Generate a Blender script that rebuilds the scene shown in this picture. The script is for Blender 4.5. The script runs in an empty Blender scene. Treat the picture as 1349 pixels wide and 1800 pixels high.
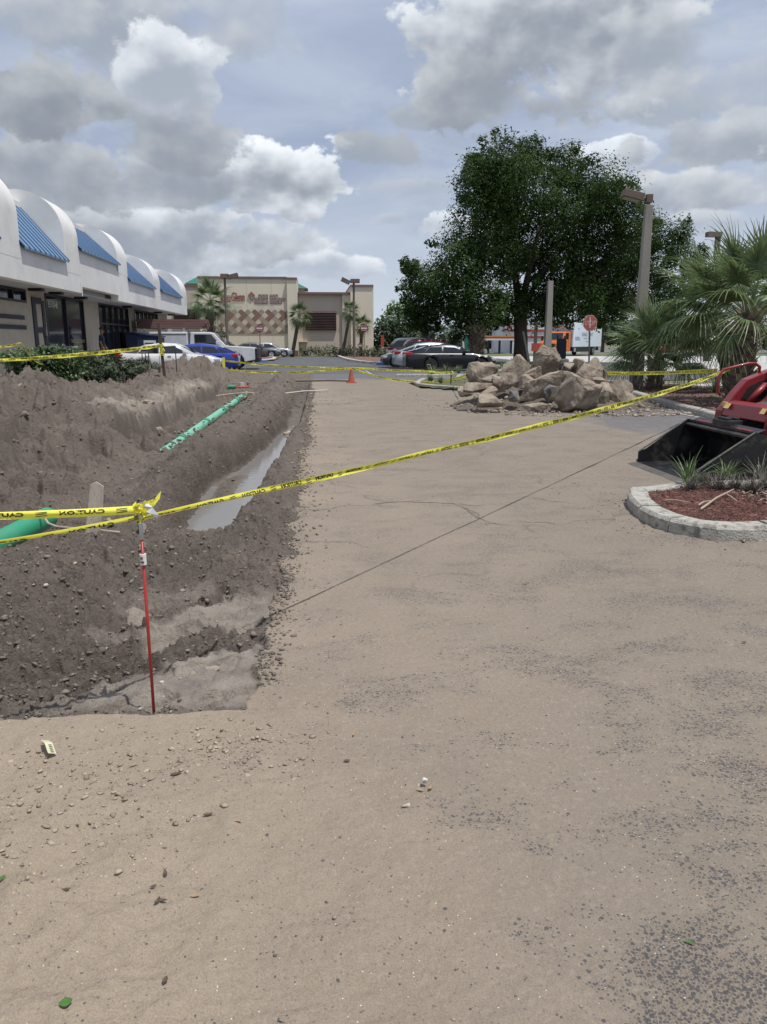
import bpy, bmesh, math, random
import numpy as np
from mathutils import Vector, Matrix, Euler
random.seed(7); RNG = np.random.default_rng(11)
S = bpy.context.scene
COL = S.collection
R = math.radians
# ------------------------------------------------------------ camera, sky, sun, exposure
F, CX, CY, EYE = 1350.0, 674.5, 900.0, 1.55
PIT = math.atan(300/1350); YAW = math.atan((674.5-550)/math.hypot(1350, 300))
cam = bpy.data.cameras.new('camera'); camo = bpy.data.objects.new('camera', cam); COL.objects.link(camo)
cam.sensor_fit = 'VERTICAL'; cam.sensor_height = 24.0; cam.lens = 24.0*F/1800.0
cam.clip_start = 0.05; cam.clip_end = 6000
camo.location = (0, 0, EYE); camo.rotation_euler = (math.pi/2-PIT, 0, -YAW)
S.camera = camo
def ray(px, py):
    x = (px-CX)/F; y = -(py-CY)/F
    f = math.cos(PIT)+y*math.sin(PIT); u = -math.sin(PIT)+y*math.cos(PIT)
    return x*math.cos(YAW)+f*math.sin(YAW), -x*math.sin(YAW)+f*math.cos(YAW), u
def G(px, py, z=0.0):            # the point at height z seen there
    X, Y, u = ray(px, py); t = (z-EYE)/u
    return X*t, Y*t
def AT(px, py, Yd):              # the point at depth Yd seen there
    X, Y, u = ray(px, py); t = Yd/Y
    return X*t, Yd, EYE+u*t
def AE(px, py):
    X, Y, u = ray(px, py)
    return math.atan2(X, Y), math.atan2(u, math.hypot(X, Y))
S.render.engine = 'CYCLES'
S.view_settings.view_transform = 'Standard'; S.view_settings.look = 'None'
S.view_settings.exposure = 0.14; S.view_settings.gamma = 1.0; S.view_settings.use_curve_mapping = False
S.cycles.use_denoising = True
SUN_EL, SUN_AZ = R(70), math.atan2(0.76, -0.65)      # azimuth from +Y towards +X
sdir = Vector((math.sin(SUN_AZ)*math.cos(SUN_EL), math.cos(SUN_AZ)*math.cos(SUN_EL), math.sin(SUN_EL)))
sun = bpy.data.lights.new('sun', 'SUN'); sun.energy = 3.5; sun.angle = R(0.55); sun.color = (1, 0.965, 0.91)
suno = bpy.data.objects.new('sun', sun); COL.objects.link(suno)
suno.rotation_euler = sdir.to_track_quat('Z', 'Y').to_euler(); suno.location = (20, 10, 40)

W = bpy.data.worlds.new("World"); S.world = W; W.use_nodes = True
nt = W.node_tree; nt.nodes.clear()
def nd(t, **k):
    n = nt.nodes.new(t)
    for a, b in k.items(): setattr(n, a, b)
    return n
def setin(sock, v):
    if isinstance(v, bpy.types.NodeSocket): nt.links.new(v, sock)
    else: sock.default_value = v
def M_(op, a, b=0.0, c=0.0, clamp=False):
    n = nd('ShaderNodeMath', operation=op, use_clamp=clamp)
    setin(n.inputs[0], a); setin(n.inputs[1], b)
    if op in ('MULTIPLY_ADD', 'SMOOTH_MAX'): setin(n.inputs[2], c)
    return n.outputs[0]
def sstep(a, b, v):
    n = nd('ShaderNodeMapRange', interpolation_type='SMOOTHSTEP')
    setin(n.inputs['Value'], v); n.inputs['From Min'].default_value = a; n.inputs['From Max'].default_value = b
    return n.outputs[0]
def mixc(f, a, b):
    n = nd('ShaderNodeMix', data_type='RGBA'); setin(n.inputs[0], f); setin(n.inputs[6], a); setin(n.inputs[7], b)
    return n.outputs[2]
tc = nd('ShaderNodeTexCoord'); sep = nd('ShaderNodeSeparateXYZ'); nt.links.new(tc.outputs['Generated'], sep.inputs[0])
AZ = M_('ARCTAN2', sep.outputs[0], sep.outputs[1]); EL = M_('ARCSINE', sep.outputs[2])
comb = nd('ShaderNodeCombineXYZ'); setin(comb.inputs[0], AZ); setin(comb.inputs[1], M_('MULTIPLY', EL, 1.35))
Q = comb.outputs[0]
def noise(vec, sc, det, rough=0.5, off=(0, 0, 0), dist=0.0, lac=2.0):
    v = nd('ShaderNodeVectorMath', operation='ADD'); setin(v.inputs[0], vec); v.inputs[1].default_value = off
    n = nd('ShaderNodeTexNoise'); n.inputs['Scale'].default_value = sc; n.inputs['Detail'].default_value = det
    n.inputs['Roughness'].default_value = rough; n.inputs['Distortion'].default_value = dist; n.inputs['Lacunarity'].default_value = lac
    nt.links.new(v.outputs[0], n.inputs['Vector']); return n.outputs[0]
N1 = M_('SUBTRACT', noise(Q, 9, 9, 0.56), 0.5)           # outline billows
N2 = M_('SUBTRACT', noise(Q, 26, 7, 0.6, (3, 1, 0)), 0.5)
Nf = M_('SUBTRACT', noise(Q, 70, 4, 0.6, (9, 1, 0)), 0.5)
EDG = M_('ADD', M_('MULTIPLY', N1, 3.1), M_('ADD', M_('MULTIPLY', N2, 0.95), M_('MULTIPLY', Nf, 0.16)))
E1 = M_('SUBTRACT', noise(Q, 9, 4, 0.5), noise(Q, 9, 4, 0.5, (-0.010, 0.024, 0)))
# high thin overcast
sky = nd('ShaderNodeTexSky', sky_type='NISHITA'); sky.sun_disc = False
sky.sun_elevation = SUN_EL; sky.sun_rotation = SUN_AZ; sky.air_density = 1.2; sky.dust_density = 1.5
stretch = nd('ShaderNodeCombineXYZ'); setin(stretch.inputs[0], AZ); setin(stretch.inputs[1], M_('MULTIPLY', EL, 3.2))
L1 = noise(stretch.outputs[0], 3.2, 6, 0.55, (1.3, 2, 0), 0.4)
L2 = noise(stretch.outputs[0], 1.3, 4, 0.5, (4.3, 7, 0), 0.3)
veil = mixc(sstep(0.32, 0.7, L1), (3.9, 4.6, 6.2, 1), (5.6, 6.3, 7.6, 1))
base = mixc(M_('MULTIPLY_ADD', sstep(0.35, 0.6, L2), 0.20, 0.78), sky.outputs[0], veil)
base = mixc(sstep(0.22, 0.0, EL), base, (6.2, 6.9, 7.8, 1))
# scattered cloud everywhere
gen = M_('ADD', noise(stretch.outputs[0], 2.6, 8, 0.58, (7, 3, 0)), M_('MULTIPLY', N2, 0.10))
gsh = sstep(-0.05, 0.06, E1)
gcol = mixc(gsh, (3.0, 3.6, 4.6, 1), (6.2, 6.8, 7.7, 1))
cur = mixc(M_('MULTIPLY', sstep(0.50, 0.72, gen), 0.6), base, gcol)
# the cumulus of the photographed sky, far to near: px, py, rx, ry_up, ry_down, grey of its base, brightness of its top, softness
CL = [(300,450,330,40,40,.40,.80,.7,.95),(560,470,130,28,25,.50,.86,.6,.9),(690,386,45,14,16,.48,.62,.7,.8),(775,400,62,30,22,.48,.86,.35,1),
      (330,415,150,62,62,.37,.82,.5,.97),(450,430,100,55,42,.35,.78,.6,.9),(500,335,118,84,46,.35,.93,.22,1),(110,420,190,50,60,.36,.62,.8,.9),
      (290,330,130,70,40,.34,.60,.5,.95),(60,290,180,60,50,.33,.58,.6,.95),(310,250,110,75,50,.33,.55,.6,.9),
      (70,180,130,75,62,.30,.56,.45,.97),(190,40,230,90,80,.38,.60,1.1,.85),(300,125,88,72,62,.44,.84,.45,.95),(420,20,120,50,60,.44,.62,1.0,.6),
      (665,262,70,34,34,.38,.46,.5,.85),(735,206,68,20,20,.40,.48,.7,.8),(720,330,110,14,12,.46,.55,.9,.5),
      (960,90,235,150,115,.34,.80,.42,.98),(870,160,150,60,60,.33,.5,1.0,.7),(960,190,80,30,35,.34,.42,.9,.8),(1170,90,120,60,50,.42,.62,1.1,.7),
      (1100,270,110,28,30,.55,.90,.3,.95),(1190,200,80,34,28,.42,.52,.7,.8),(1250,265,140,58,42,.38,.66,.45,.95),
      (1230,330,150,45,40,.38,.72,.5,.95),(1290,150,120,50,50,.46,.6,1.0,.6),(1240,395,160,22,20,.5,.7,.8,.7),(60,20,120,40,40,.42,.58,.9,.8)]
for (px, py, rx, ru, rd, g0, g1, soft, al) in CL:
    a, e = AE(px, py); k = 1/1383
    dx = M_('MULTIPLY', M_('SUBTRACT', AZ, a), 1/(rx*k))
    de = M_('SUBTRACT', EL, e)
    up = M_('MULTIPLY', de, 1/(ru*k)); dn = M_('MULTIPLY', de, 1/(rd*k))
    dy = M_('MAXIMUM', up, M_('MULTIPLY', dn, -1.0))
    r = M_('SQRT', M_('ADD', M_('MULTIPLY', dx, dx), M_('MULTIPLY', dy, dy)))
    dens = M_('ADD', M_('SUBTRACT', 1.0, r), EDG)
    alpha = M_('MULTIPLY', sstep(0.0, 0.05+soft*0.46, dens), al)
    lit = M_('ADD', M_('MULTIPLY', up, 0.42), M_('ADD', M_('MULTIPLY', E1, 2.9), M_('MULTIPLY', N2, 0.45)))
    lit = M_('ADD', lit, M_('MULTIPLY', M_('SUBTRACT', 0.55, dens), 0.45))
    f = sstep(-0.35, 0.80, lit)
    d0 = (g0*11*0.87, g0*11*0.98, g0*11*1.15, 1); d1 = (g1*11.2*0.95, g1*11.2, g1*11.2*1.05, 1)
    cur = mixc(alpha, cur, mixc(f, d0, d1))
# below the horizon: plain ground-coloured haze
cur = mixc(sstep(0.0, -0.02, EL), cur, (2.5, 2.4, 2.2, 1))
bg = nd('ShaderNodeBackground'); bg.inputs['Strength'].default_value = 0.088; nt.links.new(cur, bg.inputs['Color'])
wo = nd('ShaderNodeOutputWorld'); nt.links.new(bg.outputs[0], wo.inputs[0])
W.cycles.sampling_method = 'MANUAL'; W.cycles.sample_map_resolution = 512

# ------------------------------------------------------------ materials
MATS = {}
def pm(name, c1, c2=None, scale=4.0, rough=0.7, bump=0.0, bscale=None, metal=0.0, detail=5, island=0.0, spec=None, c3=None, s3=1.0, coat=0.0, trans=0.0, stretch=None):
    if name in MATS: return MATS[name]
    m = bpy.data.materials.new(name); m.use_nodes = True; t = m.node_tree; b = t.nodes['Principled BSDF']
    b.inputs['Roughness'].default_value = rough; b.inputs['Metallic'].default_value = metal
    if spec is not None: b.inputs['Specular IOR Level'].default_value = spec
    if coat: b.inputs['Coat Weight'].default_value = coat; b.inputs['Coat Roughness'].default_value = 0.05
    c2 = c2 or tuple(x*0.82 for x in c1)
    tcn = t.nodes.new('ShaderNodeTexCoord'); vec = tcn.outputs['Object']
    if stretch:
        mp = t.nodes.new('ShaderNodeMapping'); mp.inputs['Scale'].default_value = stretch; t.links.new(vec, mp.inputs[0]); vec = mp.outputs[0]
    n = t.nodes.new('ShaderNodeTexNoise'); n.inputs['Scale'].default_value = scale; n.inputs['Detail'].default_value = detail; n.inputs['Roughness'].default_value = 0.6
    t.links.new(vec, n.inputs['Vector'])
    mr = t.nodes.new('ShaderNodeMapRange'); mr.inputs['From Min'].default_value = 0.34; mr.inputs['From Max'].default_value = 0.66
    t.links.new(n.outputs[0], mr.inputs[0])
    mx = t.nodes.new('ShaderNodeMix'); mx.data_type = 'RGBA'; mx.inputs[6].default_value = (*c1, 1); mx.inputs[7].default_value = (*c2, 1)
    t.links.new(mr.outputs[0], mx.inputs[0]); out = mx.outputs[2]
    if c3:
        n3 = t.nodes.new('ShaderNodeTexNoise'); n3.inputs['Scale'].default_value = s3; n3.inputs['Detail'].default_value = 6; t.links.new(vec, n3.inputs['Vector'])
        r3 = t.nodes.new('ShaderNodeMapRange'); r3.inputs['From Min'].default_value = 0.52; r3.inputs['From Max'].default_value = 0.66; t.links.new(n3.outputs[0], r3.inputs[0])
        m3 = t.nodes.new('ShaderNodeMix'); m3.data_type = 'RGBA'; m3.inputs[7].default_value = (*c3, 1); t.links.new(r3.outputs[0], m3.inputs[0]); t.links.new(out, m3.inputs[6]); out = m3.outputs[2]
    if island:
        g = t.nodes.new('ShaderNodeNewGeometry'); mi = t.nodes.new('ShaderNodeMapRange'); mi.inputs['To Min'].default_value = 1-island; mi.inputs['To Max'].default_value = 1+island
        t.links.new(g.outputs['Random Per Island'], mi.inputs[0])
        vm = t.nodes.new('ShaderNodeVectorMath'); vm.operation = 'SCALE'; t.links.new(out, vm.inputs[0]); t.links.new(mi.outputs[0], vm.inputs['Scale']); out = vm.outputs[0]
    t.links.new(out, b.inputs['Base Color'])
    if bump:
        bn = t.nodes.new('ShaderNodeTexNoise'); bn.inputs['Scale'].default_value = bscale or scale*5; bn.inputs['Detail'].default_value = 7; t.links.new(vec, bn.inputs['Vector'])
        bp = t.nodes.new('ShaderNodeBump'); bp.inputs['Strength'].default_value = min(1, bump); bp.inputs['Distance'].default_value = 0.02; t.links.new(bn.outputs[0], bp.inputs['Height']); t.links.new(bp.outputs[0], b.inputs['Normal'])
    if trans:
        out_n = t.nodes['Material Output']; tr = t.nodes.new('ShaderNodeBsdfTranslucent'); t.links.new(out, tr.inputs[0])
        ms = t.nodes.new('ShaderNodeMixShader'); ms.inputs[0].default_value = trans
        t.links.new(b.outputs[0], ms.inputs[1]); t.links.new(tr.outputs[0], ms.inputs[2]); t.links.new(ms.outputs[0], out_n.inputs[0])
    MATS[name] = m; return m

# ------------------------------------------------------------ mesh helpers
class MB:
    def __init__(s): s.v = []; s.f = []
    def add(s, v, f):
        o = len(s.v); s.v += [tuple(p) for p in v]; s.f += [tuple(i+o for i in q) for q in f]; return s
    def box(s, a, b, M=None):
        x0, y0, z0 = a; x1, y1, z1 = b
        v = [(x0,y0,z0),(x1,y0,z0),(x1,y1,z0),(x0,y1,z0),(x0,y0,z1),(x1,y0,z1),(x1,y1,z1),(x0,y1,z1)]
        if M is not None: v = [M @ Vector(p) for p in v]
        return s.add(v, [(0,3,2,1),(4,5,6,7),(0,1,5,4),(1,2,6,5),(2,3,7,6),(3,0,4,7)])
    def tube(s, pts, r, n=8, caps=True):
        pts = [Vector(p) for p in pts]; rs = r if isinstance(r, (list, tuple)) else [r]*len(pts)
        o = len(s.v); up = None
        for i, p in enumerate(pts):
            d = (pts[min(i+1, len(pts)-1)]-pts[max(i-1, 0)]).normalized()
            if up is None: up = Vector((0,0,1)) if abs(d.z) < 0.9 else Vector((1,0,0))
            a = d.cross(up).normalized(); b = a.cross(d).normalized(); up = b
            for k in range(n):
                t = 2*math.pi*k/n; s.v.append(tuple(p+(a*math.cos(t)+b*math.sin(t))*rs[i]))
        for i in range(len(pts)-1):
            for k in range(n): s.f.append((o+i*n+k, o+i*n+(k+1) % n, o+(i+1)*n+(k+1) % n, o+(i+1)*n+k))
        if caps: s.f.append(tuple(o+k for k in range(n))[::-1]); s.f.append(tuple(o+(len(pts)-1)*n+k for k in range(n)))
        return s
    def prism(s, poly, a, b, axis='y'):           # polygon in the other two axes, extruded from a to b
        n = len(poly)
        def P(u, v, w): return {'y': (u, w, v), 'x': (w, u, v), 'z': (u, v, w)}[axis]
        v = [P(u, w, a) for u, w in poly]+[P(u, w, b) for u, w in poly]
        f = [tuple(range(n)), tuple(range(2*n-1, n-1, -1))]+[(i, (i+1) % n, (i+1) % n+n, i+n) for i in range(n)]
        return s.add(v, f)
    def build(s, name, mat, parent=None, smooth=False, kind=None, loc=None, fix=True, bevel=0):
        me = bpy.data.meshes.new(name); me.from_pydata(s.v, [], s.f)
        if fix:
            bm = bmesh.new(); bm.from_mesh(me); bmesh.ops.recalc_face_normals(bm, faces=bm.faces)
            if bevel: bmesh.ops.bevel(bm, geom=[e for e in bm.edges if len(e.link_faces) == 2 and e.calc_face_angle(0) > 0.5], offset=bevel, segments=2, affect='EDGES', profile=0.5)
            bm.to_mesh(me); bm.free()
        return link(name, me, mat, parent, smooth, kind, loc)
def link(name, me, mat, parent=None, smooth=False, kind=None, loc=None):
    if mat is not None and not me.materials: me.materials.append(mat)
    if smooth: me.polygons.foreach_set('use_smooth', [True]*len(me.polygons))
    o = bpy.data.objects.new(name, me); COL.objects.link(o)
    if parent is not None: o.parent = parent
    if kind: o['kind'] = kind
    if loc is not None: o.location = loc
    return o
def npmesh(name, V, Fc):
    me = bpy.data.meshes.new(name); V = np.asarray(V, np.float32); Fc = np.asarray(Fc, np.int32); k = Fc.shape[1]
    me.vertices.add(len(V)); me.vertices.foreach_set('co', V.ravel())
    me.loops.add(Fc.size); me.loops.foreach_set('vertex_index', Fc.ravel())
    me.polygons.add(len(Fc)); me.polygons.foreach_set('loop_start', np.arange(len(Fc), dtype=np.int32)*k)
    me.update(calc_edges=True); return me
def thing(name, label, cat, loc=(0,0,0), rz=0.0, group=None):
    o = bpy.data.objects.new(name, None); COL.objects.link(o); o.location = loc; o.rotation_euler = (0, 0, rz); o.empty_display_size = 0.2
    return tag(o, label, cat, group)
def tag(o, label, cat, group=None, kind=None):
    o['label'] = label; o['category'] = cat
    if group: o['group'] = group
    if kind: o['kind'] = kind
    return o
def struct(o): o['kind'] = 'structure'; return o
_tc = {}
def text_geo(txt, size, bold=0.0):
    key = (txt, bold)
    if key not in _tc:
        c = bpy.data.curves.new('t', 'FONT'); c.body = txt; c.align_x = 'CENTER'; c.align_y = 'CENTER'; c.resolution_u = 2; c.size = 1; c.offset = bold
        o = bpy.data.objects.new('t', c); COL.objects.link(o); dg = bpy.context.evaluated_depsgraph_get()
        me = o.evaluated_get(dg).to_mesh()
        _tc[key] = ([tuple(v.co) for v in me.vertices], [tuple(p.vertices) for p in me.polygons])
        o.evaluated_get(dg).to_mesh_clear(); bpy.data.objects.remove(o); bpy.data.curves.remove(c)
    v, f = _tc[key]
    return [(a*size, b*size, 0) for a, b, _ in v], f
def text_obj(name, txt, size, mat, parent, org, ux, uy, sx=1.0, mirror=False):
    v, f = text_geo(txt, size); ux = Vector(ux); uy = Vector(uy); org = Vector(org); m = -1 if mirror else 1
    vv = [org+ux*(a*sx*m)+uy*b for a, b, _ in v]
    return MB().add(vv, f).build(name, mat, parent, fix=False)

# ---- noise (numpy)
def _h(ix, iy, seed):
    n = (ix.astype(np.int64)*374761393+iy.astype(np.int64)*668265263+seed*1442695041) & 0xffffffff
    n = ((n ^ (n >> 13))*1274126177) & 0xffffffff
    return ((n ^ (n >> 16)) & 0xffff)/65535.0
def vn(x, y, seed=0):
    ix = np.floor(x); iy = np.floor(y); fx = x-ix; fy = y-iy
    fx = fx*fx*fx*(fx*(fx*6-15)+10); fy = fy*fy*fy*(fy*(fy*6-15)+10)
    a = _h(ix, iy, seed); b = _h(ix+1, iy, seed); c = _h(ix, iy+1, seed); d = _h(ix+1, iy+1, seed)
    return (a+(b-a)*fx)+((c+(d-c)*fx)-(a+(b-a)*fx))*fy
def fbm(x, y, o=5, seed=0, g=0.5):
    s = 0; a = 1; t = 0
    for i in range(o):
        s = s+a*(vn(x*2**i+i*17.3, y*2**i-i*9.1, seed+i)*2-1); t += a; a *= g
    return s/t
def ss(a, b, x): t = np.clip((x-a)/(b-a), 0, 1); return t*t*(3-2*t)
def gau(x, w): return np.exp(-(x/w)**2)

# ------------------------------------------------------------ terrain functions
def edge_x(y):                      # left edge of the sandy pavement
    return -0.29+0.0095*(y-3)+0.07*fbm(y*1.1, y*0+3, 4, 5)+0.05*fbm(y*5, y*0, 3, 9)-0.05*ss(26, 32, y)
def water_l(y): return np.interp(y, [6, 8, 10.2, 11.4, 13, 16.3, 30], [-1.20, -1.28, -1.26, -1.05, -0.84, -0.58, -0.55])
def water_r(y): return np.interp(y, [6, 7.5, 10, 13, 16, 30], [-0.80, -0.74, -0.62, -0.52, -0.36, -0.2])
def terrain(x, y):
    n1 = fbm(x*0.9, y*0.9, 4, 21); n2 = fbm(x*3.1, y*3.1, 4, 33)
    rid = 1-np.abs(fbm(x*5.5+n2, y*5.5, 3, 41)); clod = 1-np.abs(fbm(x*14, y*14, 3, 51)); fine = fbm(x*38, y*38, 2, 61)
    cx = -5.4+0.3*np.sin(y*0.6)+0.25*n1
    ch = np.interp(y, [0, 8, 13, 15, 17.5, 20, 23, 26, 29, 31.5, 33.5, 35.5, 38, 40], [.90, .90, .84, .88, .56, .44, .34, .36, .50, .70, .76, .42, .12, 0])
    d = x-cx; z = ch*np.where(d > 0, gau(d, 1.55), gau(d, 1.2))*(1+0.22*n1)+ch*0.16*n2*gau(d, 1.5)
    z = z+0.10*gau(x+4.2, 0.8)*n2+(0.16*n2+0.10*fbm(x*6, y*6, 3, 35))*ss(-2.3, -3.1, x)*ss(-7.5, -5.5, x)
    # shallow scoop this side of the pipe trench, and the trench itself
    z = z-0.22*ss(-4.1, -3.3, x)*(1-ss(-2.1, -1.6, x))*ss(5.6, 6.8, y)*(1-ss(11.4, 12.2, y))
    wl = -3.42+0.05*n2+0.10*n1
    t1 = ss(wl, wl+0.13, x)*(1-ss(-2.25, -1.75, x))*ss(11.9+0.4*n2, 12.5+0.4*n2, y)*(1-ss(27, 29.5, y))
    z = z-0.42*t1
    t1b = ss(-4.3+0.2*n2, -4.05+0.2*n2, x)*(1-ss(-3.5, -3.0, x))*ss(9.8, 10.3, y)*(1-ss(11.2, 12.2, y)); z = z-0.32*t1b
    for hx, hy, hr, hd in ((-3.42, 9.25, 0.17, 0.30), (-3.52, 8.45, 0.20, 0.34)):
        z = z-hd*np.clip(1.35-((x-hx)**2+((y-hy)*0.8)**2)/hr**2, 0, 1)**0.6
    # near soil: pocket with the big pipe, wide spoil slope in front
    pk = gau(x+2.55, 0.42)*ss(4.7, 5.5, y)*(1-ss(7.0, 7.35, y)); z = z-0.34*pk
    z = z+0.17*ss(3.5, 5.0, y)*(1-ss(4.7+.5*ss(-2.2, -1.8, x), 5.6+.6*ss(-2.2, -1.8, x), y))*(1-ss(-1.15, -0.75, x))+0.05*ss(3.2, 4.4, y)*(1-ss(6.0, 7.2, y))*(1-ss(-0.8, -0.4, x))
    # ridge between the trenches
    l = water_l(y); rx = l-0.62; dr = x-rx
    ra = 0.24*ss(7.6, 9.5, y)*(1-ss(31.5, 33.5, y))*(0.75+0.6*n1+0.5*n2)+0.14*ss(26, 28, y)*(1-ss(31.5, 33, y))
    z = z+ra*np.where(dr > 0, gau(dr, 0.38), gau(dr, 0.42))
    # water trench
    r = np.minimum(water_r(y)+0.05*n2, edge_x(y)-0.02)
    dp = np.interp(y, [6.3, 7.6, 16, 17.2, 28, 31], [0, .42, .42, .30, .26, 0])
    t2 = ss(l-0.34+0.1*n2, l+0.03+0.1*n2, x)*(1-ss(r+0.0, r+0.13, x))
    shelf = 0.14*gau(x-(l+0.12), 0.22)*ss(8.8, 9.3, y)*(1-ss(10.6, 11.4, y))
    zz = z*(1-t2)+(-dp)*t2+shelf*t2; z = zz
    # crumbs heaped on the right lip
    z = z+0.13*gau(x-(edge_x(y)-0.20), 0.20)*ss(5.0, 5.9, y)*(1-ss(9.4, 10.6, y))*(0.7+0.8*n2)
    z = z+0.07*gau(x-(edge_x(y)-0.12), 0.12)*ss(10.6, 11.2, y)*(1-ss(13.5, 14.5, y))
    # low front corner with silt
    front = ss(3.05, 3.2, y)*(1-ss(4.2, 5.0, y))*ss(-1.35+0.25*n1, -0.95+0.25*n1, x)
    z = z-0.02*front*(0.5+ss(-0.3, 0.3, n2))+0.045*front*np.clip(n2, -.4, 1)+front*(0.040*ss(0.0, 0.05, fbm(x*1.6+y*.5, y*2.6-x*1.6, 3, 78))+0.03*ss(0.08, 0.12, fbm(x*2.6+y, y*3.6-x*2.2, 3, 88))-.03)
    silt = np.clip(front*ss(-0.12, 0.10, fbm(x*1.7+y*0.8, y*3.0-x*2.2, 3, 77)+0.05)+t2*0.85*(1-ss(-0.33, -0.24, z))+0.8*gau(x+3.8, .35)*ss(13.2, 14.5, y)*(1-ss(26, 28, y)), 0, 1)
    near = 1+0*x
    rough = (1-0.82*silt)*(1-0.6*ss(edge_x(y)-0.16, edge_x(y), x))*near
    fd = 1/(1+(y/7.5)**3); fd2 = 1/(1+(y/14.0)**3)
    z = z+rough*((0.095+0.03*fd2)*(rid-0.78)+0.055*fbm(x*3.4+5, y*2.6, 3, 64)*ss(-1.9, -2.4, x)+0.085*fd*(clod-0.72)+0.045*fd*(1-np.abs(fbm(x*30, y*30, 2, 57))-.7)+0.016*fd*fine)+0.004*fd*fine*silt
    z = np.where(y < 3.25, z*ss(3.02, 3.25, y)+(-0.012)*(1-ss(3.02, 3.25, y)), z)
    k = ss(edge_x(y)-0.05, edge_x(y)+0.03, x); sp_ = gau(x-(edge_x(y)-0.02), 0.14)*(0.35+0.9*gau(y-7.3, 1.6)+.5*gau(y-12.5, 1.2)+.3*gau(y-4.6, .8)); out = -0.022+sp_*(0.060*np.clip(0.75+1.5*n2, 0, 1.6)+0.035*(clod-0.72)+0.02*fine)
    z = z*(1-k)+out*k
    wet = np.clip(t2*1.0*ss(0.05, -0.2, z)+0.35*t1+0.5*gau(x-(l-0.2), 0.35)*ss(7, 9, y)*(1-ss(17, 24, y)), 0, 1)
    return z, silt, wet
def theight(x, y): return float(terrain(np.array([float(x)]), np.array([float(y)]))[0][0])
def pave(x, y):
    n = fbm(x*1.3, y*1.3, 4, 91); m = fbm(x*7, y*7, 4, 93); c = 1-np.abs(fbm(x*22, y*22, 2, 95))
    loose = (1-ss(-0.2, 0.9, x))*(1-ss(2.9, 3.4, y))+0.9*gau(x-3.15, 0.5)*gau(y-6.3, 1.2)
    loose = np.clip(loose*(0.7+0.9*n), 0, 1)
    z = 0.010*n*0.6+0.0020*m+loose*(0.026*m+0.026*(c-0.72)+.006*fbm(x*60, y*60, 2, 97))
    z = z+0.03*gau(x-3.0, 0.22)*gau(y-6.9, 0.8)*(0.6+m)
    return z*1.0, loose
def grid_mesh(name, X, Y, Z, attrs):
    h, w = X.shape; V = np.stack([X, Y, Z], -1).reshape(-1, 3)
    i = np.arange(h*w).reshape(h, w); Fc = np.stack([i[:-1, :-1], i[:-1, 1:], i[1:, 1:], i[1:, :-1]], -1).reshape(-1, 4)
    me = npmesh(name, V, Fc)
    for k, a in attrs.items():
        at = me.attributes.new(k, 'FLOAT', 'POINT'); at.data.foreach_set('value', a.astype(np.float32).ravel())
    return me

# soil material
def soil_material():
    m = bpy.data.materials.new('soil'); m.use_nodes = True; t = m.node_tree; b = t.nodes['Principled BSDF']; L = t.links.new
    tcn = t.nodes.new('ShaderNodeTexCoord'); v = tcn.outputs['Object']
    def nz(s, d=5, r=0.6):
        n = t.nodes.new('ShaderNodeTexNoise'); n.inputs['Scale'].default_value = s; n.inputs['Detail'].default_value = d; n.inputs['Roughness'].default_value = r; L(v, n.inputs['Vector']); return n.outputs[0]
    def mr(x, a, b2, c=0.0, d=1.0):
        n = t.nodes.new('ShaderNodeMapRange'); L(x, n.inputs[0]); n.inputs[1].default_value = a; n.inputs[2].default_value = b2; n.inputs[3].default_value = c; n.inputs[4].default_value = d; return n.outputs[0]
    def mx(f, a, c):
        n = t.nodes.new('ShaderNodeMix'); n.data_type = 'RGBA'
        for s_, q in ((0, f), (6, a), (7, c)):
            if isinstance(q, tuple): n.inputs[s_].default_value = (*q, 1)
            else: L(q, n.inputs[s_])
        return n.outputs[2]
    c = mx(mr(nz(1.3), .35, .65), (0.135, 0.113, 0.095), (0.215, 0.179, 0.149))
    c = mx(mr(nz(9, 6), .40, .62), c, (0.168, 0.140, 0.117))
    c = mx(mr(nz(45, 4), .56, .72, 0, .55), c, (0.068, 0.056, 0.048))
    c = mx(mr(nz(60, 3), .66, .72, 0, .7), c, (0.30, 0.26, 0.22))
    a1 = t.nodes.new('ShaderNodeAttribute'); a1.attribute_name = 'silt'; a2 = t.nodes.new('ShaderNodeAttribute'); a2.attribute_name = 'wet'
    c = mx(a1.outputs['Fac'], c, mx(mr(nz(5), .35, .65), (0.44, 0.385, 0.325), (0.27, 0.232, 0.196)))
    wt = t.nodes.new('ShaderNodeMix'); wt.data_type = 'RGBA'; wt.blend_type = 'MULTIPLY'; L(a2.outputs['Fac'], wt.inputs[0]); L(c, wt.inputs[6]); wt.inputs[7].default_value = (0.62, 0.60, 0.58, 1)
    L(wt.outputs[2], b.inputs['Base Color'])
    L(mr(a2.outputs['Fac'], 0, 1, 0.95, 0.55), b.inputs['Roughness'])
    bp = t.nodes.new('ShaderNodeBump'); bp.inputs['Strength'].default_value = 1.0; bp.inputs['Distance'].default_value = 0.05; L(nz(28, 8, 0.7), bp.inputs['Height'])
    L(bp.outputs[0], b.inputs['Normal']); b.inputs['Specular IOR Level'].default_value = 0.25
    return m
SOIL = soil_material(); MATS['soil'] = SOIL
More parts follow.
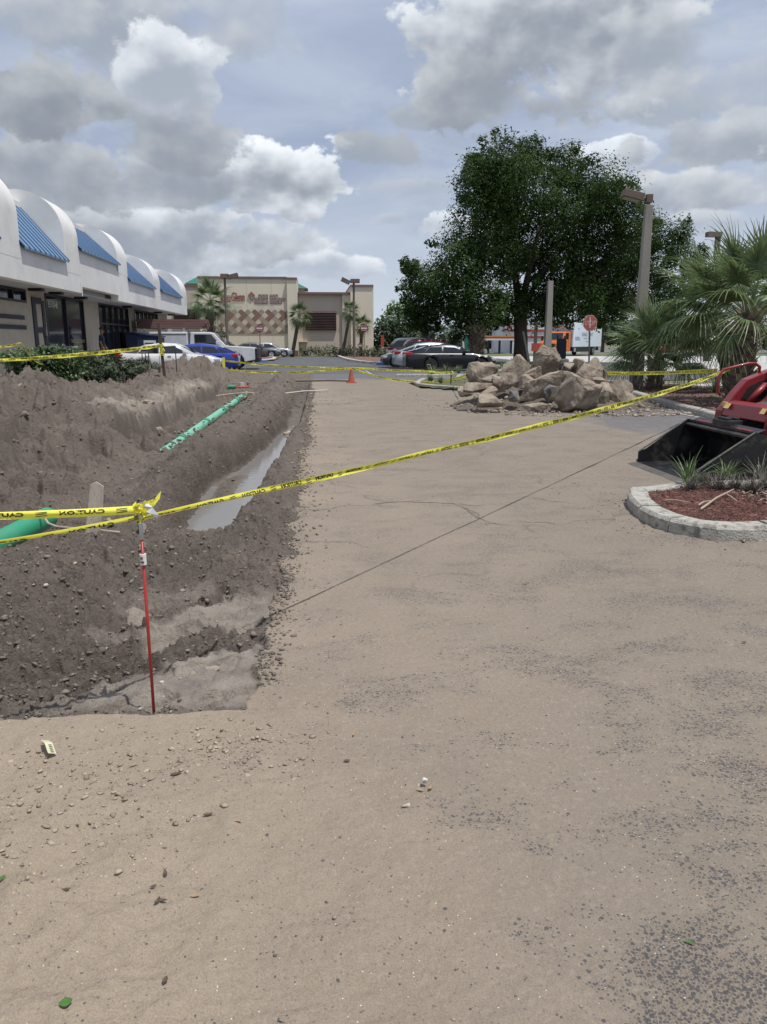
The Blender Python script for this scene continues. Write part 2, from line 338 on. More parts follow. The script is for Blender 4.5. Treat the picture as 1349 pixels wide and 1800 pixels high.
def sand_material():
    m = bpy.data.materials.new('sandy_asphalt'); m.use_nodes = True; t = m.node_tree; b = t.nodes['Principled BSDF']; L = t.links.new
    tcn = t.nodes.new('ShaderNodeTexCoord'); v = tcn.outputs['Object']
    def nz(s, d=5, r=0.6, st=None, dist=0):
        n = t.nodes.new('ShaderNodeTexNoise'); n.inputs['Scale'].default_value = s; n.inputs['Detail'].default_value = d; n.inputs['Roughness'].default_value = r; n.inputs['Distortion'].default_value = dist
        if st:
            mp = t.nodes.new('ShaderNodeMapping'); mp.inputs['Scale'].default_value = st; L(v, mp.inputs[0]); L(mp.outputs[0], n.inputs['Vector'])
        else: L(v, n.inputs['Vector'])
        return n.outputs[0]
    def mr(x, a, b2, c=0.0, d=1.0, sm=False):
        n = t.nodes.new('ShaderNodeMapRange'); L(x, n.inputs[0]); n.inputs[1].default_value = a; n.inputs[2].default_value = b2; n.inputs[3].default_value = c; n.inputs[4].default_value = d
        if sm: n.interpolation_type = 'SMOOTHSTEP'
        return n.outputs[0]
    def ma(op, x, y):
        n = t.nodes.new('ShaderNodeMath'); n.operation = op
        for i, q in enumerate((x, y)):
            if isinstance(q, (int, float)): n.inputs[i].default_value = q
            else: L(q, n.inputs[i])
        return n.outputs[0]
    def mx(f, a, c):
        n = t.nodes.new('ShaderNodeMix'); n.data_type = 'RGBA'
        for s_, q in ((0, f), (6, a), (7, c)):
            if isinstance(q, tuple): n.inputs[s_].default_value = (*q, 1)
            elif isinstance(q, float): n.inputs[s_].default_value = q
            else: L(q, n.inputs[s_])
        return n.outputs[2]
    def vor(s, feat='F1'):
        n = t.nodes.new('ShaderNodeTexVoronoi'); n.feature = feat; n.inputs['Scale'].default_value = s; L(v, n.inputs['Vector']); return n
    c = mx(mr(nz(0.55, 5), .36, .64), (0.325, 0.262, 0.198), (0.248, 0.205, 0.160))
    c = mx(mr(nz(2.6, 6, .65), .40, .70, 0, .7), c, (0.312, 0.256, 0.202))
    att = t.nodes.new('ShaderNodeAttribute'); att.attribute_name = 'loose'
    c = mx(ma('MULTIPLY', att.outputs['Fac'], 0.55), c, (0.390, 0.310, 0.228))
    # worn patches where the asphalt shows between the sand
    sp = t.nodes.new('ShaderNodeSeparateXYZ'); L(v, sp.inputs[0])
    patch = ma('ADD', nz(1.7, 8, .66, (1, 1.5, 1), .4), ma('MULTIPLY', nz(6, 4), 0.16))
    patch = ma('ADD', patch, mr(sp.outputs[0], -0.5, 1.2, -0.05, 0.045))
    patch = ma('SUBTRACT', patch, ma('MULTIPLY', att.outputs['Fac'], 0.12))
    dx_ = ma('DIVIDE', ma('SUBTRACT', sp.outputs[0], 1.0), 0.42); dy_ = ma('DIVIDE', ma('SUBTRACT', sp.outputs[1], 1.5), 0.26)
    patch = ma('ADD', patch, ma('MULTIPLY', 0.15, ma('SUBTRACT', 1.0, ma('MINIMUM', 1.0, ma('ADD', ma('MULTIPLY', dx_, dx_), ma('MULTIPLY', dy_, dy_))))))
    pmk = ma('MULTIPLY', mr(patch, .56, .80, 0.012, 1, True), mr(sp.outputs[1], 2.4, 5.5, 1, .40))
    c = mx(ma('MULTIPLY', mr(patch, .52, .76, 0, 1, True), 0.28), c, (0.160, 0.138, 0.118))
    c = mx(mr(ma('ADD', sp.outputs[0], ma('MULTIPLY', nz(1.1), 1.4)), 0.4, 2.6, 0, .55), c, (0.222, 0.190, 0.156))
    c = mx(mr(nz(210, 3, .7), .40, .62, .0, .42), c, (0.125, 0.105, 0.088))
    c = mx(mr(nz(38, 5, .7), .50, .70, .0, .40), c, (0.36, 0.305, 0.245))
    v1 = vor(120); v2 = vor(70)
    s1 = t.nodes.new('ShaderNodeSeparateColor'); L(v1.outputs['Color'], s1.inputs[0]); v4 = vor(62); s4 = t.nodes.new('ShaderNodeSeparateColor'); L(v4.outputs['Color'], s4.inputs[0])
    agg = ma('MULTIPLY', ma('LESS_THAN', v1.outputs['Distance'], 0.46), ma('LESS_THAN', s1.outputs[0], ma('MULTIPLY', pmk, 0.75)))
    agg = ma('MAXIMUM', agg, ma('MULTIPLY', ma('LESS_THAN', v4.outputs['Distance'], 0.40), ma('LESS_THAN', s4.outputs[0], ma('MULTIPLY', pmk, 0.5))))
    c = mx(ma('MULTIPLY', agg, 0.8), c, (0.070, 0.070, 0.078))
    # odd dark chips everywhere and white shell specks
    sel = t.nodes.new('ShaderNodeSeparateColor'); L(v2.outputs['Color'], sel.inputs[0])
    chip = ma('MULTIPLY', ma('LESS_THAN', v2.outputs['Distance'], 0.25), ma('GREATER_THAN', sel.outputs[0], 0.83))
    c = mx(ma('MULTIPLY', chip, 0.55), c, (0.14, 0.125, 0.115))
    v3 = vor(95); s3 = t.nodes.new('ShaderNodeSeparateColor'); L(v3.outputs['Color'], s3.inputs[0])
    wsp = ma('MULTIPLY', ma('LESS_THAN', v3.outputs['Distance'], 0.20), ma('GREATER_THAN', ma('ADD', s3.outputs[0], mr(nz(1.2), .4, .7, -.04, .05)), 0.955))
    c = mx(ma('MULTIPLY', wsp, 0.85), c, (0.66, 0.62, 0.55))
    # far and right: the sand thins out to bare asphalt
    far = ma('ADD', sp.outputs[1], ma('MULTIPLY', nz(0.9, 5), 6.0))
    rt = ma('ADD', ma('ADD', ma('MULTIPLY', sp.outputs[0], 1.0), ma('MULTIPLY', sp.outputs[1], 0.12)), ma('MULTIPLY', nz(1.0, 6, .65, (1, .5, 1)), 3.4))
    fa = ma('MAXIMUM', mr(far, 34.6, 36.0, 0, 1, True), ma('MULTIPLY', mr(rt, 8.6, 9.6, 0, .85, True), mr(sp.outputs[1], 9.5, 12, 0, 1)))
    c = mx(fa, c, mx(mr(nz(8, 5), .35, .65), (0.115, 0.115, 0.122), (0.16, 0.158, 0.162)))
    # thin wavering cracks and wash lines
    cr = t.nodes.new('ShaderNodeTexVoronoi'); cr.feature = 'DISTANCE_TO_EDGE'; cr.inputs['Scale'].default_value = 0.42
    mp = t.nodes.new('ShaderNodeMapping'); mp.inputs['Scale'].default_value = (1, 1.6, 1); L(v, mp.inputs[0])
    wv = t.nodes.new('ShaderNodeVectorMath'); wv.operation = 'ADD'; nn = t.nodes.new('ShaderNodeTexNoise'); nn.inputs['Scale'].default_value = 3; nn.inputs['Detail'].default_value = 5; L(v, nn.inputs['Vector'])
    sc = t.nodes.new('ShaderNodeVectorMath'); sc.operation = 'SCALE'; sc.inputs['Scale'].default_value = 0.55; L(nn.outputs['Color'], sc.inputs[0]); L(mp.outputs[0], wv.inputs[0]); L(sc.outputs[0], wv.inputs[1]); L(wv.outputs[0], cr.inputs['Vector'])
    cm = ma('MULTIPLY', mr(cr.outputs['Distance'], 0.0, 0.016, 1, 0), mr(nz(1.1), .48, .54)); cm = ma('MULTIPLY', cm, mr(sp.outputs[1], 4.0, 5.5))
    c = mx(ma('MULTIPLY', cm, 0.75), c, (0.15, 0.125, 0.105))
    L(c, b.inputs['Base Color']); b.inputs['Roughness'].default_value = 0.92; b.inputs['Specular IOR Level'].default_value = 0.22
    h = ma('ADD', ma('MULTIPLY', nz(55, 6, .7), 0.5), ma('ADD', ma('MULTIPLY', nz(9, 6), 0.8), ma('MULTIPLY', ma('SUBTRACT', 0.5, v1.outputs['Distance']), ma('MULTIPLY', pmk, 0.5))))
    bp = t.nodes.new('ShaderNodeBump'); bp.inputs['Strength'].default_value = 0.75; bp.inputs['Distance'].default_value = 0.02; L(h, bp.inputs['Height']); L(bp.outputs[0], b.inputs['Normal'])
    return m
SAND = sand_material(); MATS['sand'] = SAND

# ------------------------------------------------------------ the ground
ys = 3.02*np.power(41.0/3.02, np.linspace(0, 1, 900)); u = np.linspace(0, 1, 520)
Yg = np.repeat(ys[:, None], len(u), 1); xr = edge_x(Yg)+0.45; xl = np.repeat(np.interp(ys, [3, 8, 14, 41], [-3.2, -6.0, -8.2, -9.0])[:, None], len(u), 1)
Xg = xr+(xl-xr)*(u[None, :]**1.35)
Zg, sl, wt = terrain(Xg, Yg)
struct(link('excavated_soil', grid_mesh('excavated_soil', Xg, Yg, Zg, {'silt': sl, 'wet': wt}), SOIL, smooth=True))
def pave_grid(y0, y1, ny, nx, xleft, nm):
    ys = y0*np.power(y1/y0, np.linspace(0, 1, ny)); u = np.linspace(0, 1, nx); Yg = np.repeat(ys[:, None], nx, 1)
    lf = xleft(Yg); rg = np.repeat(np.interp(ys, [0, 4, 10, 13, 38], [5, 9, 9.4, 8.6, 9.2])[:, None], nx, 1)
    Xg = lf+(rg-lf)*(u[None, :]**1.15); Zg, lo = pave(Xg, Yg); Zg = Zg+0.004; Zg[:, -1] = -0.02
    if y1 > 10: Zg[:, 0] = -0.045
    return struct(link(nm, grid_mesh(nm, Xg, Yg, Zg, {'loose': lo}), SAND, smooth=True))
pave_grid(0.9, 3.08, 200, 420, lambda Y: Y*0-3.2, 'sandy_ground'); pave_grid(3.08, 38.0, 380, 380, lambda Y: edge_x(Y), 'sandy_pavement')
ASPH = pm('asphalt', (0.070, 0.072, 0.078), (0.115, 0.115, 0.12), 0.5, 0.9, 0.3, 60)
LOTA = pm('old_asphalt', (0.13, 0.13, 0.135), (0.20, 0.195, 0.19), 0.35, 0.9, 0.3, 60)
CONC = pm('road_concrete', (0.50, 0.49, 0.47), (0.40, 0.39, 0.37), 0.4, 0.9, 0.1, 20)
GRASS = pm('grass_ground', (0.075, 0.11, 0.035), (0.16, 0.16, 0.07), 1.2, 0.95, 0.6, 40)
g = MB()
for (x0, y0, x1, y1) in ((-3000, -200, 3000, 0.5), (-3000, 0.5, -9.0, 41), (9.2, 0.5, 3000, 41), (-3000, 41, 3000, 3000), (-9.0, 0.5, 9.2, 3.05), (0.9, 3.05, 9.2, 41)):
    g.add([(x0, y0, -0.03), (x1, y0, -0.03), (x1, y1, -0.03), (x0, y1, -0.03)], [(0, 1, 2, 3)])
g.add([(-9.0, 3.05, -0.03), (-3.1, 3.05, -0.03), (-5.9, 8, -0.03), (-8.1, 14, -0.03), (-8.95, 41, -0.03), (-9, 41, -0.03)], [(0, 1, 2, 3, 4, 5)])
struct(g.build('ground', pm('far_ground', (0.12, 0.13, 0.07), (0.16, 0.15, 0.09), 0.1, 0.95), fix=False))
def sheet(name, pts, z, mat):
    return struct(MB().add([(x, y, z) for x, y in pts], [tuple(range(len(pts)))]).build(name, mat))
sheet('parking_lot', [(-9.6, 36.5), (9.2, 36.5), (9.2, 12), (12.4, 12), (13, 24), (12.6, 30), (20, 33), (60, 36), (60, 46), (17, 46), (17, 80), (-40, 80), (-40, 46), (-9.6, 46)], -0.004, ASPH)
sheet('concrete_road', [(17, 40), (70, 30), (140, 30), (140, 82), (17, 82), (17, 55), (19.5, 50)], 0.004, CONC)
sheet('concrete_apron', [(13.0, 26.5), (60, 22), (60, 36), (21, 33.5)], 0.004, CONC)
sheet('grass_verge', [(16, 84), (200, 84), (200, 100), (16, 100)], 0.0, GRASS)
sheet('far_lot', [(16, 100), (220, 100), (220, 150), (16, 150)], 0.0, LOTA)
sheet('sidewalk', [(-12, 16), (-8.9, 16), (-8.9, 38), (-12, 38)], 0.02, CONC)
WATER = bpy.data.materials.new('muddy_water'); WATER.use_nodes = True
wb = WATER.node_tree.nodes['Principled BSDF']; wb.inputs['Base Color'].default_value = (0.20, 0.19, 0.18, 1); wb.inputs['Roughness'].default_value = 0.06; wb.inputs['IOR'].default_value = 1.33
wn = WATER.node_tree.nodes.new('ShaderNodeTexNoise'); wn.inputs['Scale'].default_value = 9; wn.inputs['Detail'].default_value = 4; wbp = WATER.node_tree.nodes.new('ShaderNodeBump'); wbp.inputs['Strength'].default_value = 0.12; wbp.inputs['Distance'].default_value = 0.02
wtc = WATER.node_tree.nodes.new('ShaderNodeTexCoord'); WATER.node_tree.links.new(wtc.outputs['Object'], wn.inputs['Vector'])
WATER.node_tree.links.new(wn.outputs[0], wbp.inputs['Height']); WATER.node_tree.links.new(wbp.outputs[0], wb.inputs['Normal'])
sheet('muddy_water', [(-2.3, 6.4), (-0.45, 6.4), (-0.30, 12), (-0.24, 16.9), (-0.9, 16.9), (-1.5, 12.6), (-2.2, 10.5)], -0.315, WATER)

# ------------------------------------------------------------ rocks, clods, pebbles
def rock_mesh(name, sx, sy, sz, seed, sub=2, flat=0.25):
    rn = random.Random(seed); bm = bmesh.new()
    for i in range(rn.randint(11, 17)):
        p = Vector((rn.gauss(0, 1), rn.gauss(0, 1), rn.gauss(0, 1))).normalized()
        p = Vector([math.copysign(abs(c)**0.8, c) for c in p])*rn.uniform(.75, 1.08)
        bm.verts.new((p.x*sx, p.y*sy, p.z*sz))
    r = bmesh.ops.convex_hull(bm, input=bm.verts)
    for v in [v for v in bm.verts if not v.link_faces]: bm.verts.remove(v)
    bmesh.ops.bevel(bm, geom=list(bm.edges), offset=min(sx, sy, sz)*0.07, segments=2, affect='EDGES', profile=0.6)
    bmesh.ops.triangulate(bm, faces=bm.faces)
    m = min(sx, sy, sz)
    for k in range(sub):
        bmesh.ops.subdivide_edges(bm, edges=[e for e in bm.edges if e.calc_length() > m*0.22/(k+0.6)], cuts=1, use_grid_fill=True)
        bmesh.ops.triangulate(bm, faces=bm.faces)
    bm.normal_update()
    co = np.array([v.co[:] for v in bm.verts]); q = co/m*1.4
    d = fbm(q[:, 0]+seed, q[:, 1]+q[:, 2]*1.3, 4, seed)*0.13+fbm(q[:, 0]*4+seed, q[:, 2]*4+q[:, 1]*3, 3, seed+9)*0.06
    for v, k in zip(bm.verts, d): v.co += v.normal*float(k)*m
    me = bpy.data.meshes.new(name); bm.to_mesh(me); bm.free(); return me
ROCKM = pm('broken_concrete', (0.34, 0.285, 0.22), (0.20, 0.166, 0.13), 5, 0.92, 1.0, 16, c3=(0.16, 0.125, 0.095), s3=2.6, detail=8)
ROCKD = pm('broken_asphalt', (0.115, 0.115, 0.12), (0.17, 0.165, 0.16), 6, 0.9, 0.8, 50, c3=(0.26, 0.22, 0.18), s3=4)
ROCKS = pm('soil_caked_stone', (0.25, 0.205, 0.165), (0.34, 0.28, 0.22), 8, 0.95, 0.8, 40)
def rock(name, label, cat, loc, size, rot, seed, mat=ROCKM, group=None, sub=2):
    me = rock_mesh(name, size[0]/2, size[1]/2, size[2]/2, seed, sub)
    o = link(name, me, mat); o.location = loc; o.rotation_euler = tuple(R(a) for a in rot)
    me.polygons.foreach_set('use_smooth', [True]*len(me.polygons))
    return tag(o, label, cat, group)
def scatter_small(name, pts, mat, seed=1, flat=0.7):
    """pts: list of (x,y,z,size): small broken stones joined into one mesh"""
    rs = np.random.default_rng(seed); P = np.array(pts); n = len(P)
    t = (1+5**.5)/2
    ico = np.array([(-1,t,0),(1,t,0),(-1,-t,0),(1,-t,0),(0,-1,t),(0,1,t),(0,-1,-t),(0,1,-t),(t,0,-1),(t,0,1),(-t,0,-1),(-t,0,1)])/1.9
    fa = np.array([(0,11,5),(0,5,1),(0,1,7),(0,7,10),(0,10,11),(1,5,9),(5,11,4),(11,10,2),(10,7,6),(7,1,8),(3,9,4),(3,4,2),(3,2,6),(3,6,8),(3,8,9),(4,9,5),(2,4,11),(6,2,10),(8,6,7),(9,8,1)])
    V = ico[None]*(1+rs.uniform(-.45, .38, (n, 12, 1)))*rs.uniform(.5, 1.35, (n, 1, 3))
    V[:, :, 2] *= flat
    a = rs.uniform(0, 6.28, n); ca, sa = np.cos(a)[:, None], np.sin(a)[:, None]; tl = rs.uniform(-.5, .5, n)[:, None]
    X = V[:, :, 0]*ca-V[:, :, 1]*sa; Y = V[:, :, 0]*sa+V[:, :, 1]*ca; Z = V[:, :, 2]+X*tl*.5
    V = np.stack([X, Y, Z], -1)*P[:, None, 3:4]*0.5+P[:, None, :3]
    Fc = (fa[None]+(np.arange(n)*12)[:, None, None]).reshape(-1, 3)
    o = link(name, npmesh(name, V.reshape(-1, 3), Fc), mat); o['kind'] = 'stuff'; return o
# clods over the dug soil
N = 32000
yy = 3.1*np.power(30/3.1, RNG.random(N)**1.5); fr = RNG.random(N); xx = edge_x(yy)+0.02-fr**0.9*np.interp(yy, [3, 8, 14, 30], [2.3, 4.6, 5.6, 6.5])
zz, s_, w_ = terrain(xx, yy); keep = (s_ < RNG.random(N)*0.9) & (zz > -0.28); xx, yy, zz = xx[keep], yy[keep], zz[keep]
sz = (0.0040+0.022*RNG.random(len(xx))**7)*(1+yy*0.11)
tag(scatter_small('soil_clods', np.stack([xx, yy, zz+sz*.15, sz], 1), pm('clod', (0.140, 0.117, 0.098), (0.200, 0.167, 0.139), 3, 0.95, 0.5, 60, island=0.3), 3), 'loose grey brown soil clods strewn over the dug earth', 'soil clods')
N = 420
yy = 3.1*np.power(26/3.1, RNG.random(N)**1.2); xx = edge_x(yy)-RNG.random(N)**1.1*np.interp(yy, [3, 8, 14, 30], [1.6, 3.6, 4.6, 5.5]); zz, s_, w_ = terrain(xx, yy); k = zz > -0.28
xx, yy, zz = xx[k], yy[k], zz[k]; sz = (0.006+0.022*RNG.random(len(xx))**4)*(1+yy*0.05)
N2_ = 5200; y2 = 3.3*np.power(26/3.3, RNG.random(N2_)); x2 = edge_x(y2)+np.abs(RNG.normal(size=N2_))*(.06+.10*gau(y2-7.3, 1.6)+.05*gau(y2-12.5, 1.5)); s2 = (.003+.017*RNG.random(N2_)**5)*(1+y2*.09)
z2 = np.maximum(terrain(x2, y2)[0], 0.004); tag(scatter_small('edge_crumbs', np.stack([x2, y2, z2+s2*.2, s2], 1), MATS['clod'], 41), 'dark soil crumbs spilled over the pavement edge', 'soil clods')
tag(scatter_small('pale_gravel', np.stack([xx, yy, zz+sz*.2, sz], 1), pm('pale_stone', (0.42, 0.35, 0.27), (0.32, 0.27, 0.21), 3, 0.9, 0.3, 40, island=0.35), 4), 'small pale stones scattered through the dug earth', 'gravel')
# pebbles on the pavement: dense lower left and along the trench edge
pts = []
for _ in range(7000):
    y = 1.35*(24/1.35)**random.random(); a = random.random()
    if a < .55: x = edge_x(np.array([y]))[0]+abs(random.gauss(0, .14+0.02*y)) if y > 3.05 else random.uniform(-1.4, .5)
    elif a < .75: x, y = 2.95+random.gauss(0, .2), 6.6+random.gauss(0, .75)
    else: x = random.uniform(-.2, .9*y*.55+.6)
    cl = vn(np.array([x*2.3]), np.array([y*2.3]), 5)[0]
    if random.random() > cl*1.3: continue
    s = (0.0022+0.011*random.random()**6)*(1+.09*y)
    if a >= .75: s *= .8
    pts.append((x, y, 0, s))
pa = np.array(pts); pa[:, 2] = pave(pa[:, 0], pa[:, 1])[0]+.004+pa[:, 3]*.12
tag(scatter_small('pavement_grit', pa, pm('grit', (0.25, 0.21, 0.17), (0.16, 0.135, 0.115), 9, 0.9, 0.3, 60, island=0.5), 8), 'crumbs of grit and shell on the sandy pavement', 'grit')
pts = []
for _ in range(1200):
    y = 2.45+random.gauss(0, .27); x = -.95+random.gauss(0, .28)+(y-2.4)*.2
    if random.random() < .35: y, x = 2.75+random.gauss(0, .12), -.35+random.gauss(0, .18)
    if y > 3.02: continue
    pts.append((x, y, pave(np.array([x]), np.array([y]))[0][0]+.006, .005+.024*random.random()**3.5))
tag(scatter_small('pale_rubble_crumbs', pts, pm('pale_crumb', (0.36, 0.295, 0.225), (0.27, 0.22, 0.17), 9, 0.9, 0.4, 50, island=0.25), 12, .45), 'pale crumbs of broken base rock near the lower left corner', 'rubble crumbs')

# rubble heap on the right: soil cone plus separate boulders
def heap(x, y):
    z = 0.62*np.clip(1-np.sqrt(((x-6.15)/2.35)**2+((y-18.5)/1.75)**2), 0, 1)**0.8
    z = z+0.25*np.clip(1-np.sqrt(((x-4.3)/1.1)**2+((y-18.6)/1.2)**2), 0, 1)
    return z*(1+.3*fbm(x*2, y*2, 4, 3))+ss(0, .08, z)*(0.05*fbm(x*9, y*9, 4, 8)+.02)-.015
gx, gy = np.meshgrid(np.linspace(3.0, 9.2, 200), np.linspace(15.4, 21.2, 170)); zz = heap(gx, gy)
o = link('rubble_soil_heap', grid_mesh('rubble_soil_heap', gx, gy, zz, {'silt': gx*0, 'wet': gx*0}), SOIL, smooth=True); tag(o, 'low heap of grey brown soil under the broken rocks', 'soil heap', kind='stuff')
ROCKS_IN = [ # px,py of centre, depth, w,h px, depth m, rotation, label, material
 (848,657,18.3,50,38,.62,(0,-8,10),'blocky tan boulder at the left end of the rock pile','m'),
 (861,669,17.9,21,24,.3,(20,30,5),'small upright stone just right of the leftmost boulder','m'),
 (874,672,17.8,20,20,.28,(0,20,60),'rounded stone wedged below the pointed slabs','m'),
 (908,652,18.9,54,44,.5,(10,-28,5),'pointed tan slab rising left of the tallest rock','m'),
 (934,655,18.7,34,25,.45,(0,8,30),'squat round-edged stone touching the tallest rock','m'),
 (889,671,17.9,36,27,.3,(0,-36,20),'thin pale slab with a peaked top in the pile','m'),
 (962,640,18.9,46,46,.45,(5,24,8),'tallest rock of the pile with a pointed peak','m'),
 (985,641,19.4,34,26,.4,(10,30,40),'grey rough rock behind the tallest peak','d'),
 (999,646,19.0,20,18,.3,(20,0,70),'small dark stone in the gap behind the peak','m'),
 (1015,646,19.1,22,33,.35,(0,18,10),'narrow upright slab beside the humped boulder','m'),
 (1050,662,18.8,62,44,.5,(0,24,10),'broad humped boulder at the upper right of the pile','m'),
 (838,681,17.3,46,18,.45,(0,0,10),'flat pale slab lying under the leftmost boulder','m'),
 (850,690,17.1,40,19,.35,(0,-16,15),'dark edged slab tilted on the left foot of the pile','s'),
 (866,705,16.9,50,21,.42,(0,-3,8),'long flat block lying at the left front of the pile','m'),
 (905,697,17.3,22,19,.3,(20,0,30),'dark grey asphalt chunk in the left middle of the pile','d'),
 (960,681,17.6,78,40,.42,(25,-18,8),'big tilted slab in the middle of the pile','m'),
 (968,692,17.25,32,24,.24,(0,-30,20),'black asphalt chunk against the middle slab','d'),
 (942,715,16.7,38,14,.26,(0,-4,5),'low oblong stone at the foot of the middle slab','m'),
 (1018,692,16.75,68,62,.45,(12,8,8),'huge rounded slab standing at the front of the pile','m'),
 (1058,699,17.2,34,44,.35,(0,20,20),'brown stone tucked right of the huge rounded slab','m'),
 (1082,696,17.4,44,48,.45,(0,32,5),'large wedge shaped boulder near the right end','m'),
 (1054,673,18.0,27,16,.35,(20,10,50),'dark overhanging stone above the wedge boulder','s'),
 (1113,708,17.3,46,28,.3,(0,36,0),'thin slab leaning off the right end of the pile','m'),
 (1060,727,16.5,24,13,.25,(0,0,30),'small block on the ground before the rounded slab','m'),
 (1104,724,17.0,12,8,.15,(0,0,70),'little pale stone under the leaning right slab','m'),
 (925,672,18.0,40,24,.35,(30,-10,40),'soil covered stone below the pointed slab','s'),
 (818,688,17.7,26,15,.3,(0,0,0),'low stone at the far left tip of the pile','m'),
 (932,732,16.1,8,5,.08,(0,0,0),'small dark cube of stone on the pavement before the pile','d'),
 (1035,660,18.6,40,30,.4,(0,10,10),'buried stone between the rounded slab and humped boulder','s'),
 (1030,733,16.15,22,6,.14,(0,0,10),'flat sliver of rock on the sand before the pile','s')]
for i, (px, py, Y, w, h, dm, rot, lab, mk) in enumerate(ROCKS_IN):
    p = AT(px, py, Y); s = 1383/(Y*math.cos(YAW)+p[0]*math.sin(YAW))
    rock('boulder' if w > 30 else 'broken_rock', lab, 'boulder' if w > 30 else 'rock', p, (w/s*1.42, dm*1.15, h/s*1.40), rot, 100+i*7, {'m': ROCKM, 'd': ROCKD, 's': ROCKS}[mk], 'broken rocks in the pile', 3 if w > 30 else 2)
pts = []
for _ in range(2600):
    a = random.uniform(0, 6.28); r = random.uniform(.55, 1.22); x = 6.1+2.6*r*math.cos(a); y = 18.2+2.3*r*math.sin(a)
    if y > 19.5 or (random.random() < .5 and y > 17): continue
    z = float(heap(np.array([x]), np.array([y]))[0]); s = .02+.11*random.random()**4
    pts.append((x, y, max(z, 0)+s*.15, s))
for _ in range(120):
    x = random.uniform(2.2, 3.6); y = 20+random.gauss(0, 2.2); pts.append((x+abs(random.gauss(0, .2)), y, .01, .02+.05*random.random()**3))
tag(scatter_small('rubble_fragments', pts, pm('fragment', (0.38, 0.31, 0.235), (0.22, 0.18, 0.145), 3, 0.92, 0.5, 40, island=0.4), 21), 'small broken fragments around the foot of the rock pile', 'rubble')

# stones lying in the dug earth
def ground_rock(name, label, px, py, z, w, h, dm, rot, seed, mat=ROCKS, lift=.3, group=None):
    x, y = G(px, py, z); s = 1383/(y*math.cos(YAW)+x*math.sin(YAW)); W_, H_ = w/s, h/s
    return rock(name, label, 'stone', (x, y, theight(x, y)+H_*lift if x < edge_x(np.array([y]))[0] else H_*lift+.01), (W_, dm or W_*.8, H_), rot, seed, mat, group)
DARKST = pm('damp_slab', (0.20, 0.165, 0.135), (0.27, 0.225, 0.185), 9, 0.9, 0.8, 50)
ground_rock('slab_fragment', 'flat dark slab of pavement tipped on the dirt slope beside the red stake', 240, 1088, 0, 58, 36, .19, (24, 6, 12), 301, DARKST, .45)
ground_rock('stone', 'pale flat stone lying across the flooded trench', 515, 746, -.1, 36, 17, .26, (0, 0, 5), 302, pm('pale_block', (.50, .42, .32), (.42, .34, .25), 4, .9, .5, 30), .6)
ground_rock('stone', 'grey blocky stone beside the top of the red stake', 250, 943, 0, 26, 30, .12, (0, 10, 20), 303, DARKST, .4)
ground_rock('stone', 'half buried rounded stone behind the label of the stake', 251, 978, 0, 18, 26, .08, (0, 0, 30), 304, ROCKS, .4)
ground_rock('stone', 'squat brown stone on the upper left slope of the mound', 50, 757, .1, 26, 22, .3, (0, 10, 0), 305, ROCKS, .4)
ground_rock('stone', 'small stone just below the brown stone on the left slope', 48, 775, .08, 16, 12, .2, (0, 0, 50), 306, ROCKM, .4)
ground_rock('stone', 'tan stone lying on the shelf above the pipe trench', 229, 732, 0, 27, 13, .35, (0, 0, 10), 307, ROCKM, .45)
ground_rock('stone', 'smaller stone right of the tan stone on the shelf', 258, 728, 0, 13, 8, .2, (0, 0, 60), 308, ROCKS, .45)
ground_rock('stone', 'pale angular stone above the far end of the green pipe', 433, 703, -.2, 18, 11, .3, (0, 20, 30), 309, ROCKM, .5)
ground_rock('stone', 'pale flat shard behind the pale angular stone', 443, 700, -.1, 12, 5, .2, (0, 0, 0), 310, ROCKM, .5)
ground_rock('stone', 'brown stone at the near rim of the water', 380, 917, -.2, 18, 14, .1, (0, 0, 20), 311, ROCKM, .6)
ground_rock('stone', 'wedge of stone standing in the spoil before the water', 363, 948, -.05, 18, 22, .08, (10, 20, 50), 312, ROCKS, .35)
ground_rock('stone', 'small rounded stone on the soil right of the stake', 321, 1042, 0, 12, 9, .04, (0, 0, 0), 313, ROCKM, .3)
ground_rock('stone', 'tan stone beside the wooden stake under the lower tape', 197, 936, 0, 26, 16, .12, (0, 0, 10), 314, ROCKM, .4)
ground_rock('stone', 'shiny black lump of tar in the silty hollow', 361, 1124, -.03, 32, 19, .10, (0, -12, 15), 315, pm('tar', (.02, .02, .022), (.06, .06, .06), 20, .35, 1, 60), .35)
ground_rock('stone', 'pale oval stone beside the tar lump', 383, 1134, -.03, 15, 9, .05, (0, 0, 10), 316, ROCKM, .3)
ground_rock('stone', 'long thin stone set in the silty corner', 370, 1187, -.03, 40, 13, .10, (0, -8, 20), 317, ROCKM, .3)
ground_rock('stone', 'rounded pale stone at the near end of the thin stone', 341, 1199, -.03, 17, 11, .05, (0, 0, 10), 318, ROCKM, .3)
ground_rock('stone', 'cream stone poking from the trench wall above the pipe', 281, 748, -.15, 20, 16, .2, (0, 40, 10), 319, ROCKM, .5)
ground_rock('stone', 'tan pebble with a dark shadow near the torn tape scrap', 79, 1361, 0, 18, 12, .035, (0, 0, 0), 320, ROCKM, .4)
ground_rock('stone', 'flat tan chip right of the tan pebble', 117, 1396, 0, 22, 9, .035, (0, 0, 0), 321, ROCKM, .3)
ground_rock('stone', 'white pebble resting on two leaves in mid pavement', 747, 1383, 0, 14, 14, .02, (0, 0, 0), 322, pm('white_pebble', (.62, .59, .54), (.5, .47, .42), 40, .9, .4, 90), .6)
ground_rock('stone', 'small cream chip below the pebble and leaves', 714, 1422, 0, 18, 9, .02, (0, 0, 0), 323, pm('cream_chip', (.50, .43, .34), (.42, .36, .28), 40, .9), .3)
